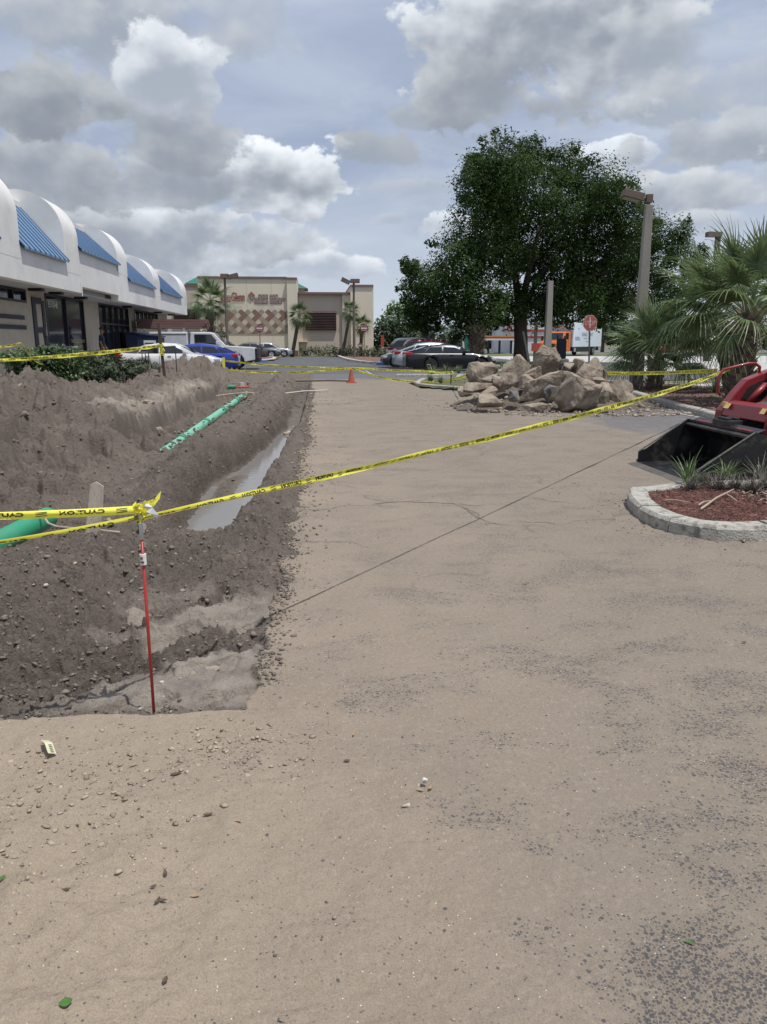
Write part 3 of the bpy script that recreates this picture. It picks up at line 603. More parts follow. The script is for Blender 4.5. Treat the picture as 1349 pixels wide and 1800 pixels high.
ground_rock('stone', 'dark clod on the sand below the tan pebble', 147, 1403, 0, 12, 12, .02, (0, 0, 0), 324, DARKST, .35)
for i, (px, py, w, lab) in enumerate([(1273, 949, 11, 'leftmost small stone at the foot of the kerb'), (1287, 952, 9, 'middle small stone at the foot of the kerb'), (1307, 955, 11, 'rightmost small stone at the foot of the kerb')]):
    ground_rock('stone', lab, px, py, 0, w, 8, None, (0, 0, 30*i), 330+i, ROCKM, .3)
# ------------------------------------------------------------ strip-mall building on the left
BW = pm('white_stucco', (0.76, 0.75, 0.73), (0.68, 0.67, 0.655), 0.8, 0.85, 0.15, 40, c3=(0.60, 0.59, 0.57), s3=0.5)
BLUE = pm('blue_metal', (0.125, 0.235, 0.365), (0.15, 0.26, 0.39), 2, 0.5)
BLUED = pm('dark_blue_seam', (0.02, 0.065, 0.19), None, 2, 0.6)
SPLIT = pm('split_block', (0.46, 0.41, 0.34), (0.39, 0.345, 0.285), 3, 0.95, 0.4, 30)
DARKF = pm('dark_frame', (0.018, 0.016, 0.018), None, 3, 0.5)
GLASSD = pm('dark_glass', (0.012, 0.016, 0.026), (0.02, 0.026, 0.036), 0.6, 0.08, spec=0.25)
SOFF = pm('soffit', (0.50, 0.50, 0.50), (0.43, 0.43, 0.43), 1, 0.9)
CRM = pm('navy_letter', (0.02, 0.02, 0.035), None, 3, 0.6)
B = thing('shop_building', 'white shopping plaza building with barrel vaults and blue metal awnings behind the hedge', 'building', (-8.6, 1.85, 0))
def barrel(y0, y1, top, Rr, zb):
    n = 14; pts = [(0, zb), (0, top-Rr*0.95)]
    for i in range(1, n+1):
        a = math.pi/2*i/n; pts.append((-Rr*(1-math.cos(a)), top-Rr*0.95+Rr*0.95*math.sin(a)))
    pts += [(-Rr-1.2, top), (-Rr-1.2, zb)]
    m = MB().prism(pts, y0, y1, 'y'); o = m.build('barrel_vault', BW, B)
    me = o.data
    for p in me.polygons:
        if len(p.vertices) == 4 and abs(p.normal.y) < .5: p.use_smooth = True
    me.set_sharp_from_angle(angle=R(40)) if hasattr(me, 'set_sharp_from_angle') else None
    return o
secs = [(19.7, 21.4, 'w', 6.65, 3.3), (21.4, 22.9, 'w', 6.65, 3.3)]
bars = [(15.0, 16.5, 6.65, 4.35), (21.2, 23.0, 6.65, 4.35), (27.3, 29.0, 6.65, 4.35), (34.9, 36.7, 6.6, 4.93), (42.8, 44.6, 6.15, 4.4), (51.6, 54.0, 6.15, 4.4)]
for (y0, y1, top, zb) in bars: barrel(y0, y1, top, 1.5, zb-.4)
# fascia wall with a raised notch between 29 and 36.6
fz = 3.32
for (y0, y1, z0, z1) in ((12, 29.0, fz, 4.35), (29.0, 34.7, 3.56, 4.93), (34.7, 36.7, fz, 4.6), (36.7, 54.0, fz, 4.4)):
    MB().box((-.35, y0+.002, z0), (-.004, y1-.002, z1-.004)).build('fascia_panel', BW, B)
for (y0, y1, zb, tp) in ((16.5, 21.2, 4.35, 6.05), (23.0, 27.3, 4.35, 6.05), (29.0, 34.9, 4.93, 6.25), (36.7, 42.8, 4.4, 5.75), (44.6, 51.6, 4.4, 5.75)):
    aw = MB().add([(.12, y0, zb-.03), (.12, y1, zb-.03), (-1.35, y1, tp), (-1.35, y0, tp), (.12, y0, zb-.10), (.12, y1, zb-.10), (-1.35, y1, tp-.1), (-1.35, y0, tp-.1)], [(0, 1, 2, 3), (4, 7, 6, 5), (0, 4, 5, 1), (3, 2, 6, 7)]).build('awning', BLUE, B)
    sm = MB(); n = int((y1-y0)/.44)
    for i in range(n+1):
        y = y0+(y1-y0)*i/n
        sm.add([(.13, y-.05, zb-.06), (.13, y+.05, zb-.06), (-1.35, y+.03, tp), (-1.35, y-.03, tp), (.13, y-.05, zb-.012), (.13, y+.05, zb-.012), (-1.35, y+.05, tp+.018), (-1.35, y-.05, tp+.018)], [(4, 5, 6, 7), (0, 4, 7, 3), (1, 2, 6, 5), (0, 1, 5, 4)])
    sm.build('standing_seams', BLUED, aw, kind='stuff')
    MB().box((-2.6, y0+.003, zb-.2), (-1.36, y1-.003, tp+.18)).build('parapet', BW, B)
MB().box((-1.5, 12, fz+.003), (-.36, 54, fz+.06)).build('soffit', SOFF, B)
MB().box((-.95, 29.0, 3.325), (-.60, 34.7, 4.2)).build('beam', BW, B)
WX = -1.35
def wall(y0, y1, z0, z1, mat=SPLIT): return MB().box((WX-.3, y0, z0), (WX, y1, z1)).build('wall', mat, B)
# side walls and roof to close the box
MB().box((-14, 11.9, 0), (WX-.302, 12.1, 4.9)).build('end_wall', SPLIT, B)
MB().box((-14, 53.7, 0), (WX-.302, 53.9, 4.9)).build('end_wall', SPLIT, B)
MB().box((-14, 12.1, 4.6), (-2.7, 53.7, 4.8)).build('flat_roof', BW, B)
wall(12, 28.9, 0, 2.86); wall(27.0, 28.9, 2.862, 3.32); wall(12, 21, 2.862, 3.32)
def window(y0, y1, z0, z1, nv, tr=None, nm='window'):
    w = MB().box((WX-.10, y0, z0), (WX-.07, y1, z1)).build(nm, GLASSD, B)
    f = MB(); fw = .07
    f.box((WX-.06, y0, z0), (WX+.02, y1, z0+fw)); f.box((WX-.06, y0, z1-fw), (WX+.02, y1, z1))
    for i in range(nv+1):
        y = y0+(y1-y0-fw)*i/nv; f.box((WX-.058, y, z0+fw), (WX+.018, y+fw, z1-fw))
    if tr: f.box((WX-.056, y0, tr), (WX+.016, y1, tr+fw))
    f.build('window_frame', DARKF, w); return w
window(21.02, 26.98, 2.87, 3.3, 5)
MB().box((WX-3.0, 28.9, 0), (WX-2.9, 34.0, 3.3)).build('recess_wall', DARKF, B)
window(28.92, 33.9, .25, 3.3, 2, nm='shop_window')
wall(33.92, 36.3, 0, 3.32)
window(36.32, 42.3, .25, 3.3, 5, 2.35, nm='glass_doors')
wall(42.32, 43.8, 0, 3.32)
window(43.82, 50.4, 2.3, 3.3, 6); wall(43.82, 50.4, 0, 2.29); wall(50.42, 53.7, 0, 3.32)
MB().box((WX+.001, 12, 0), (0.3, 54, .35)).build('raised_walk', CONC, B)
for yy_ in (26.2, 28.3, 31.4, 39.5, 47.5, 52.0): MB().box((-1.0, yy_, fz-.09), (-.55, yy_+.35, fz-.002)).build('soffit_light', DARKF, B)
MB().tube([(.03, 28.93, 3.2), (.03, 28.93, 3.75)], .02, 6).build('pipe_bracket', BW, B)
MB().tube([(-1.1, 24.2, 5.9), (-1.1, 24.2, 7.0)], .03, 6).box((-1.3, 24.15, 6.97), (-.9, 24.25, 7.0)).build('roof_pipe', BW, B)
# painted bars and the big letter
MB().box((WX+.001, 24.1, 2.28), (WX+.03, 26.6, 2.42)).build('wall_stripe', CRM, B); MB().box((WX+.001, 23.9, 1.95), (WX+.03, 26.7, 2.09)).build('wall_stripe', CRM, B)
Rl = MB(); X0, X1 = WX+.002, WX+.04
def rp(y0, y1, z0, z1): Rl.box((X0, y0, z0), (X1, y1, z1))
rp(27.45, 27.8, .6, 3.1); rp(27.8, 28.45, 2.88, 3.1); rp(28.45, 28.72, 2.0, 3.02); rp(27.8, 28.45, 1.86, 2.05); rp(28.4, 28.66, 1.7, 2.0); rp(28.45, 28.75, .6, 1.75)
Rl.build('painted_letter', CRM, B)
WHT = pm('white_print', (0.75, 0.75, 0.72), None, 3, 0.6); YEL = pm('yellow_print', (0.62, 0.50, 0.14), None, 3, 0.6)
text_obj('address_number', '3510A8', .36, WHT, B, (WX-.05, 29.95, 2.93), (0, 1, 0), (0, 0, 1), 1.0)
text_obj('window_lettering', 'THE COLLECTION OF', .2, YEL, B, (WX-.05, 32.9, 1.55), (0, 1, 0), (0, 0, 1)); text_obj('window_lettering', 'ARTS 1', .2, YEL, B, (WX-.05, 33.3, 1.3), (0, 1, 0), (0, 0, 1))

# litter bin, table, dumpster
GREYP = pm('grey_plastic', (0.33, 0.34, 0.34), (0.27, 0.28, 0.28), 5, 0.6)
t = thing('litter_bin', 'grey domed litter bin standing before the dark shop window', 'litter bin', (-9.3, 31.3, .35))
MB().box((-.28, -.28, 0), (.28, .28, .62)).build('bin_body', GREYP, t, bevel=.04)
MB().prism([(-.3, .62), (.3, .62), (.3, .72), (.17, 1.02), (-.17, 1.02), (-.3, .72)], -.3, .3, 'y').build('bin_lid', GREYP, t, bevel=.03)
MB().box((.235, -.14, .76), (.262, .14, .93)).build('bin_opening', DARKF, t)
t = thing('table', 'dark folding table standing beside the person at the shop front', 'table', (-8.35, 36.4, .35))
MB().box((-.8, -.4, .70), (.8, .4, .74)).build('tabletop', pm('mauve_top', (.20, .17, .19), None, 3, .6), t)
for sx in (-.7, .7):
    for sy in (-.33, .33): MB().tube([(sx, sy, 0), (sx, sy, .70)], .02, 6).build('leg', DARKF, t)
t = thing('dumpster', 'navy blue dumpster with a white sticker beside the building wall', 'dumpster', (-8.9, 43.0, 0))
NAVY = pm('navy_steel', (0.012, 0.02, 0.06), (0.02, 0.03, 0.075), 2, 0.55)
MB().prism([(-.75, .15), (.75, .15), (.85, 1.75), (-.85, 1.95)], -.9, .9, 'y').build('dumpster_body', NAVY, t, bevel=.02)
MB().prism([(-.9, 1.97), (.9, 1.77), (.9, 1.83), (-.9, 2.05)], -.95, .95, 'y').build('dumpster_lid', NAVY, t)
for sy in (-.6, .6): MB().tube([(.6, sy, .08), (.6, sy+.06, .08)], .08, 10).build('caster', DARKF, t)
st = MB().box((.1, -.925, 1.32), (.72, -.905, 1.6)).build('sticker', WHT, t)
MB().box((.15, -.93, 1.42), (.6, -.926, 1.48)).build('sticker_print', NAVY, st)

# ------------------------------------------------------------ the person
def skin_fig(name, pts, edges, rad, mat, parent=None, sub=2):
    me = bpy.data.meshes.new(name); me.from_pydata(pts, edges, []); o = bpy.data.objects.new(name, me); COL.objects.link(o)
    md = o.modifiers.new('s', 'SKIN'); md.use_smooth_shade = True
    sv = me.skin_vertices[0].data
    for i, r in enumerate(rad): sv[i].radius = (r, r) if not isinstance(r, tuple) else r
    sv[0].use_root = True
    o.modifiers.new('u', 'SUBSURF').levels = sub
    dg = bpy.context.evaluated_depsgraph_get(); m2 = bpy.data.meshes.new_from_object(o.evaluated_get(dg)); bpy.data.objects.remove(o)
    m2.name = name
    return m2
SKINM = pm('skin', (0.30, 0.17, 0.12), None, 6, 0.6); TEE = pm('dark_teal_shirt', (0.015, 0.03, 0.045), None, 5, 0.9); PANT = pm('black_trousers', (0.012, 0.013, 0.018), None, 5, 0.9)
P = thing('person', 'person in dark cap, dark t-shirt and trousers standing in profile at the shop wall', 'person', (-9.35, 36.0, .35), R(0))
pp = [(0,0,.98), (0,0,1.15), (.0,0,1.36), (.0,0,1.47), (.02,0,1.55), (.03,0,1.66), (.03,0,1.76),
      (.01,.19,1.43), (-.0,.24,1.16), (.10,.25,.93), (.15,.25,.86), (.01,-.19,1.43), (-.0,-.24,1.16), (.10,-.25,.93), (.15,-.25,.86),
      (0,.10,.92), (.02,.11,.52), (0,.11,.09), (.13,.12,.04), (0,-.10,.92), (.02,-.11,.52), (-.02,-.11,.09), (.12,-.12,.04)]
ee = [(0,1),(1,2),(2,3),(3,4),(4,5),(5,6),(2,7),(7,8),(8,9),(9,10),(2,11),(11,12),(12,13),(13,14),(0,15),(15,16),(16,17),(17,18),(0,19),(19,20),(20,21),(21,22)]
rr = [(.14,.17),(.13,.16),(.13,.18),(.065,.065),(.055,.055),(.095,.08),(.07,.06),.06,.048,.036,.03,.06,.048,.036,.03,.095,.065,.045,.035,.095,.065,.045,.035]
me = skin_fig('body', pp, ee, rr, SKINM); me.materials.clear()
for m_ in (SKINM, TEE, PANT, DARKF): me.materials.append(m_)
for p in me.polygons:
    z = p.center.z; arm = abs(p.center.y) > .17
    p.material_index = 3 if z < .08 else (2 if z < .97 and not (arm and z > .8) else (1 if z < 1.47 and not (arm and z < 1.2) else 0))
o = link('body', me, None, P, True)
capm = MB()
for i in range(6):
    a0 = i/6*math.pi/2; a1 = (i+1)/6*math.pi/2
    for k in range(14):
        t0 = k/14*2*math.pi; t1 = (k+1)/14*2*math.pi
        q = lambda a, tt: (.03+.112*math.cos(a)*math.cos(tt), .098*math.cos(a)*math.sin(tt), 1.72+.125*math.sin(a))
        capm.add([q(a0, t0), q(a0, t1), q(a1, t1), q(a1, t0)], [(0, 1, 2, 3)])
capm.box((.10, -.07, 1.715), (.23, .07, 1.73)); capm.build('cap', pm('brown_cap', (.05, .03, .025), None, 5, .9), P)
MB().prism([(.12, 1.60), (.155, 1.615), (.12, 1.66)], -.015, .015, 'y').build('nose', SKINM, P)
for sy in (-.085, .085): MB().tube([(.03, sy, 1.63), (.03, sy, 1.67)], .018, 6).build('ear', SKINM, P)
for sy in (-.25, .25):
    h = MB()
    for k in range(4): h.tube([(.145+.012*k-.02, sy-.0, .865), (.155+.012*k-.02, sy, .80), (.15+.010*k-.02, sy, .765-.004*abs(k-1.5))], [.011, .010, .008], 6)
    h.tube([(.13, sy, .88), (.175, sy+.0, .85), (.19, sy, .82)], [.012, .011, .009], 6); h.build('fingers', SKINM, P)

# ------------------------------------------------------------ far store
Dst = 85.0
def FX(px): return AT(px, 600, Dst)[0]
def FZ(py): return AT(450, py, Dst)[2]
BEI = pm('beige_stucco', (0.70, 0.635, 0.505), (0.65, 0.585, 0.46), 0.3, 0.9, 0.1, 10, stretch=(1, 1, .3)); PINKB = pm('dusky_stucco', (0.52, 0.45, 0.38), (0.48, 0.41, 0.35), 0.3, 0.9, stretch=(1, 1, .3))
BRN = pm('brown_louver', (0.085, 0.050, 0.045), (0.06, 0.036, 0.034), 1, 0.7); TRIM = pm('brown_trim', (0.20, 0.13, 0.11), None, 1, 0.8); GRN = pm('green_metal_roof', (0.02, 0.16, 0.10), None, 1, 0.5)
SB = thing('sports_store', 'large beige windowless store with diamond tile wall at the end of the lot', 'building', (0, Dst, 0))
def blk(nm, px0, px1, pyt, d0, d1, mat, z0=0, par=SB): return MB().box((FX(px0), d0, z0), (FX(px1), d1, FZ(pyt))).build(nm, mat, par)
blk('main_wall', 353, 507, 490, 0, 16, BEI); blk('pilaster', 507.2, 525, 491.5, -.35, 16, BEI)
blk('recessed_wing', 262, 352.8, 501, 3.0, 16, PINKB); blk('right_wing', 525.2, 603, 516, 1.0, 16, PINKB); blk('right_bay', 603.2, 617, 516, .7, 16, BEI); blk('right_tower', 617.2, 657, 503, 0, 16, BEI)
for px0, px1, py, d in ((353, 507, 490, -.12), (507.2, 525, 491.5, -.45), (525.4, 617, 516, .5), (617.2, 657, 503, -.12), (262, 352.8, 501, 2.9)):
    MB().box((FX(px0), d, FZ(py)+.002), (FX(px1), 16, FZ(py)+.22)).build('coping', TRIM, SB)
def green(px0, px1, py0, py1, d):
    x0, x1 = FX(px0), FX(px1); xm = (x0+x1)/2; z0, z1 = 1.55+(FZ(py1)-1.55)*1.09, 1.55+(FZ(py0)-1.55)*1.11
    MB().add([(x0, d, z0), (x1, d, z0), (x1, d+6, z0), (x0, d+6, z0), (xm, d+3, z1)], [(0, 1, 4), (1, 2, 4), (2, 3, 4), (3, 0, 4), (0, 3, 2, 1)]).build('green_hip_roof', GRN, SB)
    MB().box((x0+.4, d+.4, FZ(py1+16)), (x1-.4, d+5.6, z0-.004)).build('roof_turret', PINKB, SB)
green(314, 356, 486, 501, 6); green(505, 543, 498, 508, 6)
def louver(px0, px1, py0, py1, d):
    p = MB().box((FX(px0), d-.10, FZ(py1)), (FX(px1), d-.002, FZ(py0))).build('louver_panel', BRN, SB); n = 12; h = (FZ(py0)-FZ(py1))/n; s = MB()
    for i in range(n):
        z = FZ(py1)+h*i; s.add([(FX(px0), d-.11, z+h*.8), (FX(px1), d-.11, z+h*.8), (FX(px1), d-.28, z+h*.15), (FX(px0), d-.28, z+h*.15), (FX(px0), d-.11, z+h*.15), (FX(px1), d-.11, z+h*.15)], [(0, 3, 2, 1), (3, 4, 5, 2), (0, 4, 3), (1, 2, 5)])
    s.build('louver_slats', BRN, p)
louver(537.5, 592.5, 546.5, 580.5, 1.0); louver(300, 351, 541, 566, 3.0)
for px in (391, 437, 480): MB().box((FX(px), -.012, 0), (FX(px)+.03, -.001, FZ(491))).build('wall_joint', PINKB, SB)
for py in (513, 533, 590): MB().box((FX(353.5), -.02, FZ(py)), (FX(384.5), -.001, FZ(py)+.03)).build('wall_joint', PINKB, SB)
MB().box((FX(508), -.42, 0), (FX(524.5), -.36, FZ(616))).build('base_panel', pm('base_brown', (.20, .11, .085), None, 1, .9), SB); MB().box((FX(525.5), .6, FZ(601)), (FX(541), .99, FZ(599))).build('ledge', BEI, SB)
# diamond tiles
TC = {'D': pm('tile_brown', (.25, .15, .105), (.21, .125, .09), 2, .7), 'G': pm('tile_grey', (.34, .30, .25), None, 2, .7), 'T': pm('tile_tan', (.40, .32, .25), None, 2, .7), 'C': pm('tile_cream', (.60, .53, .41), None, 2, .7)}
xl_, xr_, zb_, zt_ = FX(385), FX(507), FZ(586.5), FZ(542.5); hd = (FX(396.85)-FX(385))/2
def clip(poly, f):
    out = []
    for i in range(len(poly)):
        a, b_ = poly[i], poly[(i+1) % len(poly)]; fa, fb = f(a), f(b_)
        if fa >= 0: out.append(a)
        if fa*fb < 0: t_ = fa/(fa-fb); out.append((a[0]+(b_[0]-a[0])*t_, a[1]+(b_[1]-a[1])*t_))
    return out
rows = ['GD', 'CD', 'TD', 'TC', 'DT', 'CG', 'TD', 'DC']
for r_ in range(8):
    for c_ in range(-1, 11):
        cx = xl_+hd*(2*c_+1+(r_ % 2)); cz = zt_-hd*(1+r_)
        g_ = hd*.975; poly = [(cx-g_, cz), (cx, cz-g_), (cx+g_, cz), (cx, cz+g_)]
        if r_ == 0: poly = [(cx-g_, cz), (cx, cz-g_), (cx+g_, cz), (cx+g_*.4, cz+g_*.6), (cx, cz+g_*.78), (cx-g_*.4, cz+g_*.6)]
        for f in (lambda p: p[0]-xl_, lambda p: xr_-p[0], lambda p: p[1]-zb_): poly = clip(poly, f) if len(poly) > 2 else []
        if len(poly) < 3: continue
        k = rows[r_][c_ % 2]
        if r_ == 2 and c_ % 4 == 2: k = 'T'
        MB().prism(poly, -.06, -.002, 'y').build('tile', TC[k], SB)
REDL = pm('red_letters', (0.36, 0.035, 0.03), None, 2, .5); MAR = pm('maroon_shadow', (.14, .05, .05), None, 2, .6); GRL = pm('cream_letters', (.62, .58, .50), None, 2, .6)
def sign_text(nm, s_, px, py, h, sx=1., mat=GRL, back=MAR, slant=0.0):
    for k, (mm, d) in enumerate(((back, -.06), (mat, -.26))):
        v, f = text_geo(s_, h); x0 = FX(px); z0 = FZ(py); off = .10 if k == 0 else 0
        off *= .5; vv = [(x0+a*sx+off+b*slant, d, z0+b-off) for a, b, _ in v]+[(x0+a*sx+off+b*slant, d+.05, z0+b-off) for a, b, _ in v]; n = len(v)
        MB().add(vv[:n], f).build(nm, mm, SB, fix=False)
sign_text('script_sign', 'Ross', 400.5, 524.5, 1.25, .43, REDL, MAR, .12); sign_text('script_sign', 'Glenn', 421.5, 522.5, 1.25, .47, REDL, MAR, .12)
sign_text('small_sign', 'SKI & SPORTS', 422, 528.6, .30, .66)
for (pa, pb, pyy) in ((457.5, 473.5, 519.5), (443.5, 473.5, 525.1), (450, 473.5, 530.7), (477, 491, 519.5), (477, 503, 525.1), (477, 498, 530.7)): MB().box((FX(pa), -.05, FZ(pyy+2.1)), (FX(pb), -.005, FZ(pyy-2.1))).build('letter_backing', MAR, SB)
for i, (s_, px) in enumerate((('CASUAL', 465.5), ('INLINE SKATES', 458.5), ('WAKEBOARD', 461.5))): sign_text('letter_sign', s_, px, 519.5+5.6*i, .42, .58)
for i, (s_, px) in enumerate((('HIKING', 484), ('SKATEBOARD', 490.5), ('WATER SKI', 487.5))): sign_text('letter_sign', s_, px, 519.5+5.6*i, .42, .58)
x0, z0 = FX(445.5), FZ(518.5); MB().prism([(x0-.35, z0), (x0, z0-.35), (x0+.35, z0), (x0, z0+.35)], -.15, -.01, 'y').build('diamond_emblem', TC['D'], SB)

# ------------------------------------------------------------ vehicles
TYRE = pm('tyre', (0.018, 0.018, 0.019), None, 6, 0.85); RIM = pm('alloy', (0.45, 0.46, 0.48), None, 4, 0.35, metal=0.8); RIMD = pm('dark_alloy', (.05, .05, .055), None, 4, .35, metal=.6)
CGL = pm('car_glass', (0.010, 0.013, 0.017), None, 2, 0.04, spec=0.9); LAMPR = pm('tail_red', (0.35, 0.015, 0.012), None, 3, 0.2, coat=.8); LAMPC = pm('lamp_clear', (0.55, 0.57, 0.60), None, 3, 0.12, metal=.3)
BLK = pm('black_trim', (0.015, 0.015, 0.016), None, 4, 0.6); PLATE = pm('plate', (.7, .7, .66), None, 4, .5); CHR = pm('chrome', (.7, .7, .72), None, 4, .15, metal=1)
def interp(pts, x): return float(np.interp(x, [p[0] for p in pts], [p[1] for p in pts]))
def car(name, label, loc, rz, paint, L=4.7, Wd=1.8, H=1.45, hood=.95, belt=.92, wheels=(.85, 3.55), r=.33, roof=None, deck=None, nose=.70, tail=.80, rim=RIM, group='parked cars', qtr=True, cat='car'):
    """x from 0 (nose) to L (tail), nose towards -x in local space (centred)"""
    t = thing(name, label, cat, loc, rz, group)
    roof = roof or [(1.25, belt), (2.1, H-.04), (2.75, H), (3.5, H-.08), (4.35, belt+.03)]
    top = [(0, nose-.12), (.06, nose), (.5, hood-.10), (roof[0][0], belt)]+[(roof[-1][0], belt+.02)]+(deck or [(L-.08, belt-.02), (L, tail-.1)])
    xs = sorted(set([0, .03, .08, .2, .4, .7, 1.0]+[roof[0][0], roof[-1][0], L, L-.03, L-.09, L-.25, L-.5]+[w+d for w in wheels for d in np.linspace(-r*1.18, r*1.18, 13)]+list(np.linspace(.5, L-.5, 9))))
    ring = 11; V = []; Fc = []
    for x in xs:
        zt = interp(top, x); e = min(x, L-x); hw = Wd/2*(1-.13*max(0, 1-e/.55)**2-.045*max(0, 1-e/.09))
        zl = .20+.10*max(0, 1-e/.35)
        for w in wheels:
            q = (r*1.16)**2-(x-w)**2
            if q > 0: zl = max(zl, r+math.sqrt(q))
        zs = max(zt-.10, zl+.02); zl = min(zl, zs-.02)
        prof = [(-hw*.93, zl), (-hw*.99, zl+(zs-zl)*.3), (-hw, zl+(zs-zl)*.62), (-hw*.985, zs-.02), (-hw*.90, zt-.03), (0, zt+.015), (hw*.90, zt-.03), (hw*.985, zs-.02), (hw, zl+(zs-zl)*.62), (hw*.99, zl+(zs-zl)*.3), (hw*.93, zl)]
        V += [(x-L/2, y, z) for y, z in prof]
    n = len(xs)
    for i in range(n-1):
        for k in range(ring-1): Fc.append((i*ring+k, i*ring+k+1, (i+1)*ring+k+1, (i+1)*ring+k))
    Fc += [tuple(range(ring)), tuple((n-1)*ring+k for k in range(ring))[::-1]]
    body = MB().add(V, Fc)
    body.build('body', paint, t, smooth=True).data.set_sharp_from_angle(angle=R(38))
    # cabin
    wb, wt = Wd/2*.90, Wd/2*.70
    V = []; Fc = []; rx = list(np.linspace(roof[0][0], roof[-1][0], 19))
    for x in rx:
        z = interp(roof, x); zt2 = z; f = min(1, max(0, (z-belt)/(H-belt))); wtt = wb+(wt-wb)*f
        V += [(x-L/2, y, zz) for y, zz in ((-wb, belt-.04), (-wtt, zt2-.05*f), (-wtt*.85, zt2), (0, zt2+.02*f), (wtt*.85, zt2), (wtt, zt2-.05*f), (wb, belt-.04))]
    for i in range(len(rx)-1):
        for k in range(6): Fc.append((i*7+k, i*7+k+1, (i+1)*7+k+1, (i+1)*7+k))
    MB().add(V, Fc).build('roof', paint, t, smooth=True).data.set_sharp_from_angle(angle=R(50))
    x0, x1 = roof[0][0], roof[-1][0]; xa = roof[1][0]; xb = roof[-2][0]
    def side(poly, nm, s):
        v = []
        for (x, z) in poly:
            f = (z-belt+.04)/(H-.05-belt+.04); v.append((x-L/2, s*(wb+(wt-wb)*f+.008), z))
        MB().add(v, [tuple(range(len(v)))]).build(nm, CGL, t)
    zt = H-.14; zb2 = belt+.015; xm = (xa+xb)/2+.05
    fr0 = x0+(xa-x0)*.30
    for s in (-1, 1):
        side([(fr0+.05, zb2), (xm-.04, zb2), (xm-.04, zt), (xa+.12, zt-.02)], 'window', s)
        xq = xb+.12 if qtr else x1-.1
        side([(xm+.04, zb2), (xq+.18, zb2), (xb+.02, zt-.03), (xm+.04, zt)], 'window', s)
        if qtr: side([(xq+.24, zb2), (x1-.22, zb2+.02), (xb+.12, zt-.07)], 'quarter_window', s)
        MB().box((xm-.55-L/2, s*(Wd/2)-.012, belt-.12), (xm-.38-L/2, s*(Wd/2)+.012, belt-.085)).build('door_handle', paint, t)
        MB().box((xb-.25-L/2, s*(Wd/2)-.012, belt-.12), (xb-.08-L/2, s*(Wd/2)+.012, belt-.085)).build('door_handle', paint, t)
        ln = MB()
        for xx_ in (xm, fr0+.12): ln.box((xx_-.006-L/2, s*(Wd/2*.998)-.004, .32), (xx_+.006-L/2, s*(Wd/2*.998)+.006, belt-.06))
        ln.build('door_gap', BLK, t)
        mi = MB().box((fr0+.12-L/2, s*(wb+.02), belt+.0), (fr0+.30-L/2, s*(wb+.22), belt+.13)); mi.build('mirror', paint, t, bevel=.03)
        MB().box((.0-L/2+.03, s*Wd*.27, nose-.16), (.42-L/2, s*Wd*.475, nose+.0)).build('headlight', LAMPC, t, bevel=.04)
        MB().box((L-.36-L/2, s*Wd*.30, tail-.14), (L+.005-L/2, s*Wd*.478, tail+.03)).build('taillight', LAMPR, t, bevel=.03)
        for w in wheels:
            ww = thing('wheel', '', '', (w-L/2, s*(Wd/2-.125), r)); del ww['label']; del ww['category']; ww.parent = t
            MB().tube([(0, -.11, 0), (0, -.08, 0), (0, .08, 0), (0, .11, 0)], [r*.93, r, r, r*.93], 24).build('tyre', TYRE, ww, smooth=False)
            q = MB().tube([(0, s*.112, 0), (0, s*.118, 0)], [r*.66, r*.60], 20)
            for k in range(5):
                a = k/5*6.283; q.tube([(r*.12*math.cos(a), s*.12, r*.12*math.sin(a)), (r*.62*math.cos(a), s*.122, r*.62*math.sin(a))], .03, 4)
            q.build('rim', rim, ww)
    def band(p0, p1, w0, w1, nm):
        (xa_, za_), (xb_, zb__) = p0, p1; d = Vector((zb__-za_, 0, -(xb_-xa_))).normalized()*.012
        if d.z < 0: d = -d
        v = [(xa_-L/2+d.x, -w0, za_+d.z), (xa_-L/2+d.x, w0, za_+d.z), (xb_-L/2+d.x, w1, zb__+d.z), (xb_-L/2+d.x, -w1, zb__+d.z)]
        MB().add(v, [(0, 1, 2, 3)]).build(nm, CGL, t)
    band((x0+.06, belt+.05), (xa-.02, interp(roof, xa)-.03), wb*.90, wt*.90, 'windshield')
    band((x1-.05, interp(roof, x1-.05)+.02), (xb+.04, interp(roof, xb+.04)), wb*.86, wt*.88, 'rear_window')
    MB().box((L-.01-L/2, -.26, tail-.22), (L+.015-L/2, .26, tail-.09)).build('licence_plate', PLATE, t)
    MB().box((-L/2-.012, -Wd*.30, .36), (-L/2+.04, Wd*.30, .52)).build('grille', BLK, t)
    MB().box((.15-L/2, -Wd*.40, .17), (L-.15-L/2, Wd*.40, .55)).build('underbody', BLK, t)
    return t
WHITEP = pm('white_paint', (.72, .73, .74), None, 2, .25, coat=.6); BLUEP = pm('blue_paint', (.012, .04, .33), None, 2, .25, coat=.8); BLKP = pm('black_paint', (.006, .007, .010), None, 2, .30, coat=.35)
REDP = pm('red_paint', (.22, .012, .02), None, 2, .25, coat=.8); SILV = pm('silver_paint', (.46, .49, .53), None, 2, .28, metal=.3, coat=.6); GREYC = pm('grey_paint', (.13, .135, .14), None, 2, .28, metal=.3, coat=.6); DKG = pm('charcoal_paint', (.025, .027, .03), None, 2, .25, coat=.8)
PI = math.pi
car('sedan', 'white four door sedan behind the dirt mounds, nearest of the cars by the plaza', (-6.85, 38.7, 0), PI, WHITEP, L=4.85, H=1.47, hood=.98, belt=.98, nose=.74, tail=.92, roof=[(1.15, .98), (2.0, 1.43), (2.75, 1.47), (3.5, 1.38), (4.6, 1.05)])
